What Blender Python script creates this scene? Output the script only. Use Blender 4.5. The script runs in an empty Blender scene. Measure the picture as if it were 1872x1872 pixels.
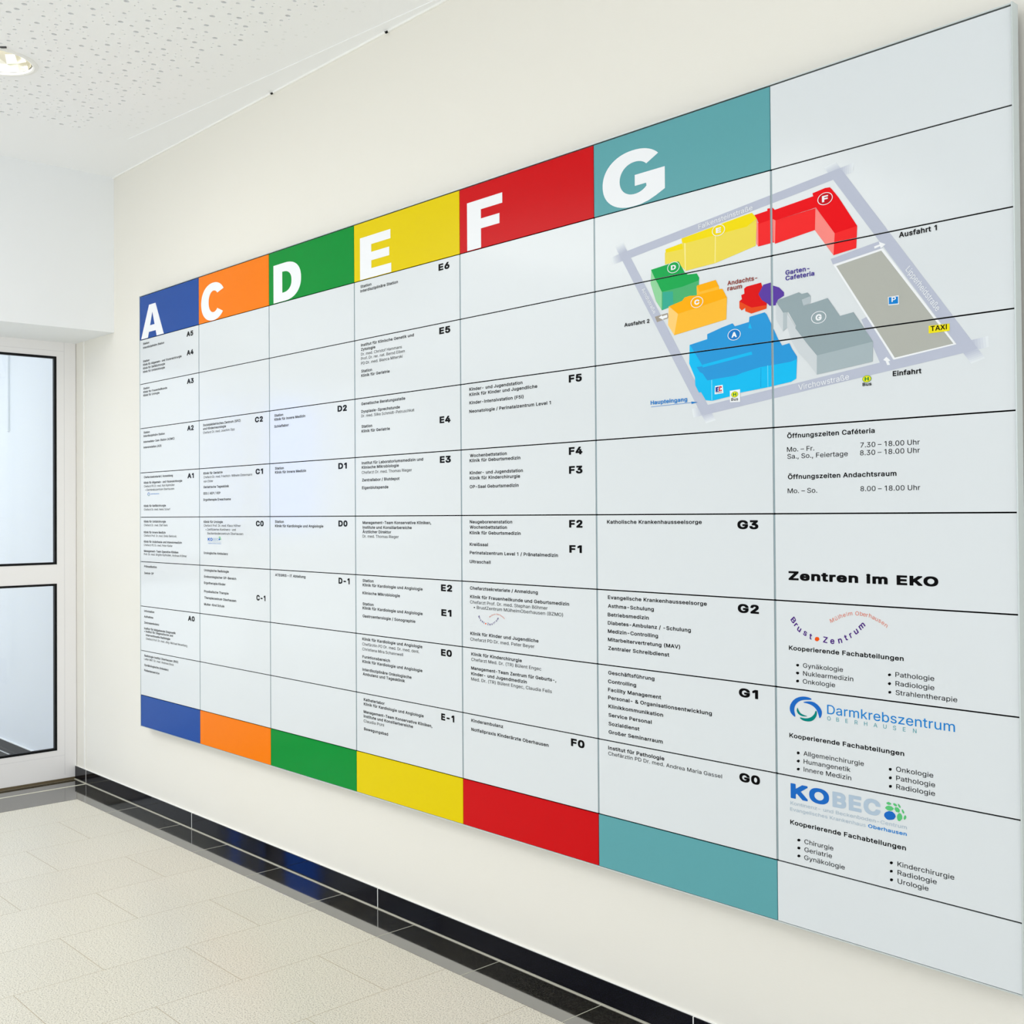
# Hospital corridor with a large wall-mounted directory board.  Blender 4.5, everything procedural.
# Axes: x runs along the board wall (to the right), y points into that wall (room is y < 0), z is up.  Metres.
import bpy, bmesh, math, random
from mathutils import Vector, Matrix
from mathutils.geometry import tessellate_polygon
random.seed(7)
sc = bpy.context.scene
COL = sc.collection
W=0.60994;Z5=1.329;TOP=0.19876;BOT=0.13925
CAM_LOC=[5.32024, -2.06865, 1.33851]
CAM_ROT=[[0.7282985, 0.0145589, 0.6851053], [0.6852056, -0.0028739, -0.728344], [-0.008635, 0.9998899, -0.0120689]]
CAM_F=40.0757;CAM_SH=(-0.16817, -0.014933)

# ------------------------------------------------------------------ camera, sky, lights, exposure
cam_d = bpy.data.cameras.new('camera')
cam_d.sensor_fit = 'HORIZONTAL'; cam_d.sensor_width = 36.0; cam_d.lens = CAM_F
cam_d.shift_x, cam_d.shift_y = CAM_SH
cam_d.clip_start = 0.05; cam_d.clip_end = 100
cam = bpy.data.objects.new('camera', cam_d); COL.objects.link(cam)
cam.matrix_world = Matrix.Translation(CAM_LOC) @ Matrix(CAM_ROT).to_4x4()
sc.camera = cam

world = bpy.data.worlds.new('daylight'); sc.world = world
world.use_nodes = True
wn = world.node_tree.nodes['Background']
wn.inputs['Color'].default_value = (0.95, 0.98, 1.0, 1); wn.inputs['Strength'].default_value = 1.36

def area_lamp(name, loc, rot, sx, sy, power, color, shape='RECTANGLE'):
    d = bpy.data.lights.new(name, 'AREA'); d.shape = shape; d.size = sx
    if shape == 'RECTANGLE': d.size_y = sy
    d.energy = power; d.color = color
    o = bpy.data.objects.new(name, d); COL.objects.link(o); o.location = loc; o.rotation_euler = rot
    return o

area_lamp('added_overhead_light', (0.9, -2.7, 2.94), (0, 0, 0), 2.8, 1.5, 50, (1.0, 0.98, 0.95))  # added unseen overhead light, gives the soft shadow under the board

area_lamp('added_corridor_fill', (-2.2, -1.2, 2.55), (0, 0, 0), 1.2, 0.6, 11, (0.93, 0.99, 1.0))  # added fill light out of view, brightens the corridor behind the glass
sc.view_settings.view_transform = 'Standard'
sc.view_settings.look = 'None'
sc.view_settings.gamma = 1.0
sc.view_settings.use_curve_mapping = False
sc.view_settings.exposure = 0.1
sc.cycles.use_denoising = True
sc.cycles.max_bounces = 10
sc.cycles.diffuse_bounces = 7
sc.cycles.sample_clamp_indirect = 6.0

# ------------------------------------------------------------------ materials
def lin(c):
    c = c / 255.0
    return c / 12.92 if c <= 0.04045 else ((c + 0.055) / 1.055) ** 2.4
MATS = {}
def mat(name, rgb, rough=0.5, spec=0.5, metal=0.0, **kw):
    if name in MATS: return MATS[name]
    m = bpy.data.materials.new(name); m.use_nodes = True
    b = m.node_tree.nodes['Principled BSDF']
    b.inputs['Base Color'].default_value = (lin(rgb[0]), lin(rgb[1]), lin(rgb[2]), 1)
    b.inputs['Roughness'].default_value = rough
    b.inputs['Metallic'].default_value = metal
    b.inputs['Specular IOR Level'].default_value = spec
    for k, v in kw.items(): b.inputs[k.replace('_', ' ')].default_value = v
    m.diffuse_color = b.inputs['Base Color'].default_value
    MATS[name] = m
    return m
def nodes_of(m): return m.node_tree.nodes, m.node_tree.links, m.node_tree.nodes['Principled BSDF']
def add_bump(m, scale, strength, dist=0.001, stretch=(1, 1, 1)):
    n, l, b = nodes_of(m)
    tc = n.new('ShaderNodeTexCoord'); mp = n.new('ShaderNodeMapping'); mp.inputs['Scale'].default_value = stretch
    no = n.new('ShaderNodeTexNoise'); no.inputs['Scale'].default_value = scale; no.inputs['Detail'].default_value = 3
    bu = n.new('ShaderNodeBump'); bu.inputs['Strength'].default_value = strength; bu.inputs['Distance'].default_value = dist
    l.new(tc.outputs['Object'], mp.inputs['Vector']); l.new(mp.outputs['Vector'], no.inputs['Vector'])
    l.new(no.outputs['Fac'], bu.inputs['Height']); l.new(bu.outputs['Normal'], b.inputs['Normal'])

WALL = mat('cream_wall_paint', (236, 234, 227), 0.75, 0.2); add_bump(WALL, 220, 0.18, 0.0008, (0.35, 1, 1.6))
LINTEL = mat('white_wall_paint', (241, 244, 247), 0.75, 0.2); add_bump(LINTEL, 200, 0.12, 0.0006)
CEIL = mat('white_ceiling_paint', (250, 252, 255), 0.85, 0.15)
FLEECE = mat('ceiling_fleece', (120, 124, 124), 0.95, 0.1)
FILLER = mat('plastered_hole_filler', (240, 243, 245), 0.9, 0.1)
CAULK = mat('white_caulk', (250, 250, 248), 0.5)
SEALANT = mat('beige_floor_sealant', (205, 203, 188), 0.6)
DOORW = mat('white_door_lacquer', (244, 243, 244), 0.35)
GASKET = mat('black_rubber_gasket', (8, 9, 11), 0.5, 0.2)
SEAM = mat('door_seam_grey', (208, 208, 212), 0.6)
BRASS = mat('dark_threshold', (96, 84, 60), 0.5)
ALU = mat('brushed_aluminium', (205, 214, 216), 0.35, 0.5, 0.35)
DIVID = mat('grey_blue_aluminium', (140, 158, 166), 0.4, 0.5, 0.2)
BLACKB = mat('black_board_backing', (4, 4, 5), 0.8, 0.0)
PANEL = mat('white_sign_panel', (220, 226, 231), 0.14, 0.22)
GLOSS = dict(rough=0.22, spec=0.06)
HC = {'A': mat('sign_colour_blue', (26, 76, 160), **GLOSS), 'C': mat('sign_colour_orange', (246, 126, 0), **GLOSS),
      'D': mat('sign_colour_green', (0, 142, 52), **GLOSS), 'E': mat('sign_colour_yellow', (228, 204, 0), **GLOSS),
      'F': mat('sign_colour_red', (204, 12, 20), **GLOSS), 'G': mat('sign_colour_teal', (96, 164, 172), **GLOSS),
      'Z': PANEL}
PC = {'ink': (5, 5, 7), 'print_white': (240, 243, 248), 'logo_blue': (25, 130, 210), 'logo_blue_dark': (30, 105, 196),
      'logo_grey': (176, 195, 214), 'logo_grey_text': (172, 190, 206), 'logo_teal': (0, 132, 126), 'logo_teal_light': (90, 165, 178),
      'logo_green': (92, 196, 122), 'logo_orange': (238, 84, 14), 'logo_violet': (78, 34, 130), 'logo_salmon': (226, 128, 104),
      'map_brown': (150, 62, 52), 'map_violet': (68, 50, 150), 'street_grey': (186, 192, 211), 'taupe': (178, 180, 174), 'taupe_dark': (160, 152, 142),
      'yellow_side': (238, 218, 84), 'yellow_light': (246, 234, 150), 'yellow_roof': (244, 220, 0), 'green_light': (146, 212, 160),
      'green_side': (76, 178, 116), 'teal_side': (58, 172, 150), 'green_roof': (26, 168, 82), 'red_side': (244, 40, 42), 'red_light': (250, 138, 132),
      'red_roof': (236, 6, 20), 'red_deep': (196, 10, 24), 'orange_light': (255, 208, 122), 'orange_side': (252, 188, 54), 'orange_roof': (254, 176, 4),
      'brick_side': (232, 76, 28), 'brick_roof': (222, 16, 18), 'violet': (92, 62, 164), 'blue_side': (24, 188, 244), 'blue_light': (110, 214, 250),
      'blue_roof': (44, 152, 220), 'blue_deep': (30, 122, 200), 'grey_light': (206, 213, 219), 'grey_side': (168, 183, 190), 'grey_mid': (180, 192, 199),
      'grey_roof': (150, 167, 174), 'sign_blue': (22, 130, 212), 'sign_yellow': (240, 226, 30), 'ec_blue': (40, 60, 150), 'ec_red': (214, 24, 40),
      'stop_yellow': (232, 226, 40), 'stop_green': (40, 140, 60)}
def pm(c): return mat('print_' + c if not c.startswith('print') else c, PC[c], 0.3, 0.05)
for k, t in enumerate((0.12, 0.27, 0.42, 0.57, 0.72, 0.87)):
    w, s = (232, 238, 242), PC['street_grey']
    PC['street_fade_%d' % k] = tuple(w[i] + (s[i] - w[i]) * t for i in range(3))

def floor_material():
    m = mat('light_terrazzo_tiles', (232, 228, 214), 0.3, 0.3)
    n, l, b = nodes_of(m)
    tc = n.new('ShaderNodeTexCoord')
    mp = n.new('ShaderNodeMapping'); mp.inputs['Rotation'].default_value = (0, 0, math.pi / 2); mp.inputs['Location'].default_value = FLOOR_OFF
    br = n.new('ShaderNodeTexBrick'); br.offset = 0.5; br.offset_frequency = 2; br.squash = 1.0
    br.inputs['Scale'].default_value = 1.0; br.inputs['Brick Width'].default_value = 0.48; br.inputs['Row Height'].default_value = 0.372
    br.inputs['Mortar Size'].default_value = 0.0011; br.inputs['Mortar Smooth'].default_value = 0.2; br.inputs['Bias'].default_value = 0
    br.inputs['Color1'].default_value = (1, 1, 1, 1); br.inputs['Color2'].default_value = (0.965, 0.965, 0.96, 1); br.inputs['Mortar'].default_value = (0.60, 0.52, 0.40, 1)
    v = n.new('ShaderNodeTexNoise'); v.inputs['Scale'].default_value = 250; v.inputs['Detail'].default_value = 2; v.inputs['Roughness'].default_value = 0.7
    r = n.new('ShaderNodeValToRGB')
    e = r.color_ramp.elements
    e[0].position = 0.35; e[0].color = (0.27, 0.25, 0.21, 1); e[1].position = 0.44; e[1].color = (0.70, 0.665, 0.57, 1)
    x = e.new(0.57); x.color = (0.755, 0.72, 0.625, 1); y = e.new(0.68); y.color = (0.92, 0.90, 0.83, 1)
    d = n.new('ShaderNodeTexVoronoi'); d.inputs['Scale'].default_value = 160
    dr = n.new('ShaderNodeValToRGB'); dr.color_ramp.elements[0].position = 0.07; dr.color_ramp.elements[0].color = (0.45, 0.43, 0.38, 1)
    dr.color_ramp.elements[1].position = 0.16; dr.color_ramp.elements[1].color = (1, 1, 1, 1)
    m1 = n.new('ShaderNodeMix'); m1.data_type = 'RGBA'; m1.blend_type = 'MULTIPLY'; m1.inputs['Factor'].default_value = 1
    m2 = n.new('ShaderNodeMix'); m2.data_type = 'RGBA'; m2.blend_type = 'MULTIPLY'; m2.inputs['Factor'].default_value = 0.8
    l.new(tc.outputs['Object'], mp.inputs['Vector']); l.new(mp.outputs['Vector'], br.inputs['Vector'])
    l.new(tc.outputs['Object'], v.inputs['Vector']); l.new(v.outputs['Fac'], r.inputs['Fac'])
    l.new(tc.outputs['Object'], d.inputs['Vector']); l.new(d.outputs['Distance'], dr.inputs['Fac'])
    l.new(r.outputs['Color'], m2.inputs['A']); l.new(dr.outputs['Color'], m2.inputs['B'])
    l.new(m2.outputs['Result'], m1.inputs['A']); l.new(br.outputs['Color'], m1.inputs['B'])
    l.new(m1.outputs['Result'], b.inputs['Base Color'])
    return m
FLOOR_OFF = (0.0, 0.0, 0.0)
FLOOR_OFF = (-0.07, 0.105, 0.0)

def granite(name, base, fleck, ior, scale=420):
    m = mat(name, base, 0.06, 0.5, IOR=ior)
    n, l, b = nodes_of(m)
    tc = n.new('ShaderNodeTexCoord'); v = n.new('ShaderNodeTexNoise'); v.inputs['Scale'].default_value = scale; v.inputs['Detail'].default_value = 2
    r = n.new('ShaderNodeValToRGB'); e = r.color_ramp.elements
    e[0].position = 0.50; e[0].color = (lin(base[0]), lin(base[1]), lin(base[2]), 1)
    e[1].position = 0.72; e[1].color = (lin(fleck[0]), lin(fleck[1]), lin(fleck[2]), 1)
    l.new(tc.outputs['Object'], v.inputs['Vector']); l.new(v.outputs['Fac'], r.inputs['Fac']); l.new(r.outputs['Color'], b.inputs['Base Color'])
    return m
BLACKG = granite('black_polished_granite', (4, 4, 7), (24, 24, 44), 1.22)
BORDERG = granite('dark_polished_floor_granite', (22, 22, 18), (96, 90, 74), 4.2)
FLOOR = floor_material()

# ------------------------------------------------------------------ mesh helpers
def link(name, me, parent=None):
    o = bpy.data.objects.new(name, me); COL.objects.link(o)
    if parent is not None:
        o.parent = parent
        if parent.type == 'EMPTY': o.matrix_parent_inverse = Matrix.Translation(-parent.location)
    return o
class MB:
    """collects geometry with several materials, ends up as one mesh object"""
    def __init__(s): s.v = []; s.f = []; s.m = []; s.mats = []
    def mi(s, m):
        if m not in s.mats: s.mats.append(m)
        return s.mats.index(m)
    def box(s, x0, x1, y0, y1, z0, z1, m):
        k = len(s.v); i = s.mi(m)
        s.v += [(x0, y0, z0), (x1, y0, z0), (x1, y1, z0), (x0, y1, z0), (x0, y0, z1), (x1, y0, z1), (x1, y1, z1), (x0, y1, z1)]
        for q in ((0, 3, 2, 1), (4, 5, 6, 7), (0, 1, 5, 4), (1, 2, 6, 5), (2, 3, 7, 6), (3, 0, 4, 7)):
            s.f.append(tuple(k + a for a in q)); s.m.append(i)
    def poly(s, pts, y, m):
        """flat outline in the x-z plane, facing the room (-y); may be concave"""
        if len(pts) < 3: return
        k = len(s.v); i = s.mi(m)
        s.v += [(p[0], y, p[1]) for p in pts]
        for t in tessellate_polygon([[Vector((p[0], p[1], 0)) for p in pts]]):
            a, b, c = (pts[q] for q in t)
            cr = (b[0] - a[0]) * (c[1] - a[1]) - (b[1] - a[1]) * (c[0] - a[0])
            if abs(cr) < 1e-12: continue
            t = t if cr > 0 else t[::-1]
            s.f.append(tuple(k + q for q in t)); s.m.append(i)
    def quad(s, a, b, c, d, m):
        k = len(s.v); s.v += [a, b, c, d]; s.f.append((k, k + 1, k + 2, k + 3)); s.m.append(s.mi(m))
    def mesh(s, me2, M, m):
        k = len(s.v); i = s.mi(m)
        s.v += [tuple(M @ v.co) for v in me2.vertices]
        for p in me2.polygons: s.f.append(tuple(k + q for q in p.vertices)); s.m.append(i)
    def build(s, name, parent=None, bevel=0.0):
        me = bpy.data.meshes.new(name); me.from_pydata(s.v, [], s.f)
        for m in s.mats: me.materials.append(m)
        me.polygons.foreach_set('material_index', s.m); me.update()
        o = link(name, me, parent)
        if bevel:
            b = o.modifiers.new('bevel', 'BEVEL'); b.width = bevel; b.segments = 2; b.limit_method = 'ANGLE'
        return o
def boxobj(name, b, m, parent=None, bevel=0.0):
    k = MB(); k.box(*b, m); return k.build(name, parent, bevel)
def structure(o): o['kind'] = 'structure'; return o
def label(o, lab, cat=None, group=None):
    o['label'] = lab
    if cat: o['category'] = cat
    if group: o['group'] = group
    return o
def empty(name, loc):
    o = bpy.data.objects.new(name, None); o.empty_display_size = 0.1; COL.objects.link(o); o.location = loc; return o

# ------------------------------------------------------------------ room shell
WY = 0.045; ZC = 2.966; XR = 7.2; YB = -6.5; XD = -0.93; ZL = 2.218; XL = -0.423
BASE_H = 0.066; BASE_Y = 0.036
structure(boxobj('floor', (-5.0, XR, YB, 0.3, -0.12, 0.0), FLOOR))
k = MB(); k.box(-0.995, XR, WY, 0.3, 0.0, ZC + 0.3, WALL); structure(k.build('wall_right'))
# wall with the door: bulkhead over it, solid part beyond the double door
structure(boxobj('wall_bulkhead', (-1.05, XL, YB, WY + 0.002, ZL, ZC + 0.05), LINTEL))
structure(boxobj('wall_left', (-1.05, XD, YB, -2.25, 0.0, ZL + 0.01), LINTEL))
# corridor behind the glazed door
structure(boxobj('wall_corridor', (-5.0, -0.992, 0.014, 0.3, 0.0, 2.6), LINTEL))
structure(boxobj('ceiling_corridor', (-5.0, -1.05, YB, 0.3, 2.6, 2.7), CEIL))

def strip_joints(k, x0, x1, xs, y0, y1, z, m, w=0.0022):
    for x in xs:
        if x0 < x < x1: k.box(x - w / 2, x + w / 2, y0, y1, z - 0.002, z + 0.0004, m)
# black granite skirting along the board wall
k = MB(); k.box(-0.96, XR, BASE_Y, WY + 0.004, 0.0, BASE_H, BLACKG)
for x in (-1.015 + 1.457 * n for n in range(1, 6)): k.box(x - 0.0016, x + 0.0016, BASE_Y - 0.0004, WY, 0.0, BASE_H + 0.0004, CAULK)
k.box(-0.782, -0.779, BASE_Y - 0.0004, WY, 0.0, BASE_H + 0.0004, CAULK)
k.box(-0.962, XR, BASE_Y + 0.003, WY + 0.004, BASE_H, BASE_H + 0.0015, CAULK)
k.box(-0.966, -0.958, BASE_Y - 0.001, WY, 0.0, BASE_H, BRASS)
structure(k.build('baseboard_right'))
k = MB(); k.box(-5.0, -0.995, 0.004, 0.016, 0.0, BASE_H, BLACKG); k.box(-5.0, -0.995, 0.006, 0.016, BASE_H, BASE_H + 0.003, CAULK)
k.box(-5.0, -0.995, -0.002, 0.006, 0.0, 0.003, CAULK)
structure(k.build('baseboard_corridor'))
# polished dark border in the floor: along the board wall, along the door, and in the corridor
k = MB(); k.box(-0.475, XR, -0.108, BASE_Y + 0.004, -0.01, 0.0012, BORDERG)
strip_joints(k, -0.475, XR, [0.341 + 0.4468 * n for n in range(-1, 16)], -0.1085, BASE_Y, 0.0012, SEALANT)
structure(k.build('trim_1'))
k = MB(); k.box(XD + 0.012, -0.475, -2.25, BASE_Y + 0.004, -0.01, 0.0011, BORDERG)
k.box(-0.775, -0.757, -2.25, BASE_Y, 0.0, 0.0018, SEALANT)
strip_joints(k, -0.3, 0.0, [], 0, 0, 0, SEALANT)
for y in (-0.108 - 0.4468 * n for n in range(1, 5)): k.box(-0.757, -0.475, y - 0.001, y + 0.001, -0.002, 0.0015, SEALANT)
structure(k.build('trim_2'))
k = MB(); k.box(-0.96, XR, BASE_Y - 0.006, BASE_Y + 0.002, 0.0, 0.0035, SEALANT); structure(k.build('trim_3'))
structure(boxobj('trim_4', (-5.0, -1.0, -0.5, 0.006, -0.01, 0.0012), BORDERG))
# white sealant bead running up the board wall beside the door, and the beads under the ceiling
k = MB(); k.box(-0.823, -0.813, WY - 0.0035, WY + 0.002, BASE_H, ZL, CAULK); structure(k.build('trim_5'))
k = MB(); k.box(XL, XR, WY - 0.007, WY + 0.002, ZC - 0.007, ZC + 0.001, CAULK); structure(k.build('trim_6'))
a, b2 = Vector((0.195, -0.128)), Vector((2.6, 0.045))
k = MB(); d = (b2 - a).normalized(); nrm = Vector((-d.y, d.x)) * 0.004; z0, z1 = ZC - 0.0022, ZC + 0.001
P = [a + nrm, a - nrm, b2 - nrm, b2 + nrm]
k.quad(*[(p.x, p.y, z0) for p in P], CEIL)
for q in range(4):
    p1, p2 = P[q], P[(q + 1) % 4]; k.quad((p1.x, p1.y, z1), (p2.x, p2.y, z1), (p2.x, p2.y, z0), (p1.x, p1.y, z0), CEIL)
structure(k.build('trim_7'))

# ------------------------------------------------------------------ glazed double door in the left wall
ZT = ZL
def door_leaf(parent, y0, y1, hinge_right=True):
    """one leaf between y0 (far) and y1 (near the board wall)"""
    xf = XD; xb = XD - 0.055
    gy0, gy1 = y0 + (0.045 if hinge_right else 0.078), (-0.048 if hinge_right else y1 - 0.04)
    k = MB()
    k.box(xb, xf, gy1, y1, 0.012, ZT, DOORW); k.box(xb, xf, y0, gy0, 0.012, ZT, DOORW)
    for z0, z1 in ((0.012, 0.158), (0.997, 1.094), (2.144, ZT)): k.box(xb, xf, gy0, gy1, z0, z1, DOORW)
    if hinge_right:
        k.box(xf - 0.001, xf + 0.0006, -0.0125, -0.0115, 0.03, ZT, SEAM); k.box(xf - 0.001, xf + 0.0006, gy0, -0.012, 0.1285, 0.1293, SEAM)
        k.box(xf - 0.001, xf + 0.0006, gy0, -0.012, 2.172, 2.1728, SEAM)
    fr = k.build('door_frame', parent)
    k = MB(); g = 0.011
    for z0, z1 in ((0.158, 0.997), (1.094, 2.144)):
        k.box(xf - 0.02, xf + 0.0015, gy1 - g, gy1, z0, z1, GASKET); k.box(xf - 0.02, xf + 0.0015, gy0, gy0 + g, z0, z1, GASKET)
        k.box(xf - 0.02, xf + 0.0015, gy0 + g, gy1 - g, z0, z0 + g, GASKET); k.box(xf - 0.02, xf + 0.0015, gy0 + g, gy1 - g, z1 - g, z1, GASKET)
    label(k.build('gasket', parent), 'black rubber glazing gasket')
    gl = bpy.data.materials.get('clear_door_glass')
    if gl is None:
        gl = bpy.data.materials.new('clear_door_glass'); gl.use_nodes = True
        n, l = gl.node_tree.nodes, gl.node_tree.links; n.remove(n['Principled BSDF'])
        tr = n.new('ShaderNodeBsdfTransparent'); tr.inputs['Color'].default_value = (0.95, 0.985, 0.985, 1)
        gs = n.new('ShaderNodeBsdfGlossy'); gs.inputs['Roughness'].default_value = 0.0
        fz = n.new('ShaderNodeFresnel'); fz.inputs['IOR'].default_value = 1.45
        mx = n.new('ShaderNodeMixShader'); l.new(fz.outputs[0], mx.inputs[0]); l.new(tr.outputs[0], mx.inputs[1]); l.new(gs.outputs[0], mx.inputs[2])
        l.new(mx.outputs[0], n['Material Output'].inputs['Surface'])
    for z0, z1 in ((0.158, 0.997), (1.094, 2.144)):
        k = MB(); x = xf - 0.012; k.quad((x, gy0 + .004, z0 + .004), (x, gy1 - .004, z0 + .004), (x, gy1 - .004, z1 - .004), (x, gy0 + .004, z1 - .004), gl)
        k.build('glass_pane', parent)
    return fr

leaf = structure(empty('door_1', (XD, -0.5, 0.0))); door_leaf(leaf, -1.047, 0.043)
leaf = structure(empty('door_2', (XD, -1.7, 0.0))); door_leaf(leaf, -2.245, -1.050, False)
k = MB(); k.box(XD - 0.055, XD + 0.004, -2.245, 0.034, 0.0, 0.013, BRASS); structure(k.build('trim_8'))
BLUE = mat('added_blue_glow', (30, 90, 220), 0.3, 0.3, Emission_Color=(0.03, 0.16, 0.75, 1), Emission_Strength=6.0)  # invented glowing window out of view, added for the blue skirting reflections
k = MB()
for y0, y1 in ((-3.4, -3.02), (-2.9, -2.85), (-2.61, -2.55)): k.box(-4.75, -4.73, y0, y1, 1.2, 2.4, BLUE)
for y0, y1 in ((-3.5, -3.4), (-3.02, -2.9), (-2.85, -2.61), (-2.55, -2.45)): k.box(-4.76, -4.71, y0, y1, 1.1, 2.5, DOORW)
k.box(-4.76, -4.71, -3.5, -2.45, 1.1, 1.2, DOORW); k.box(-4.76, -4.71, -3.5, -2.45, 2.4, 2.5, DOORW)
structure(k.build('added_glow_window_1'))
label(boxobj('cable_duct', (-1.905, -1.872, 0.004, 0.0145, 1.82, 2.6), LINTEL), 'thin white cable duct on the wall seen through the glass door', 'cable duct')

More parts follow.
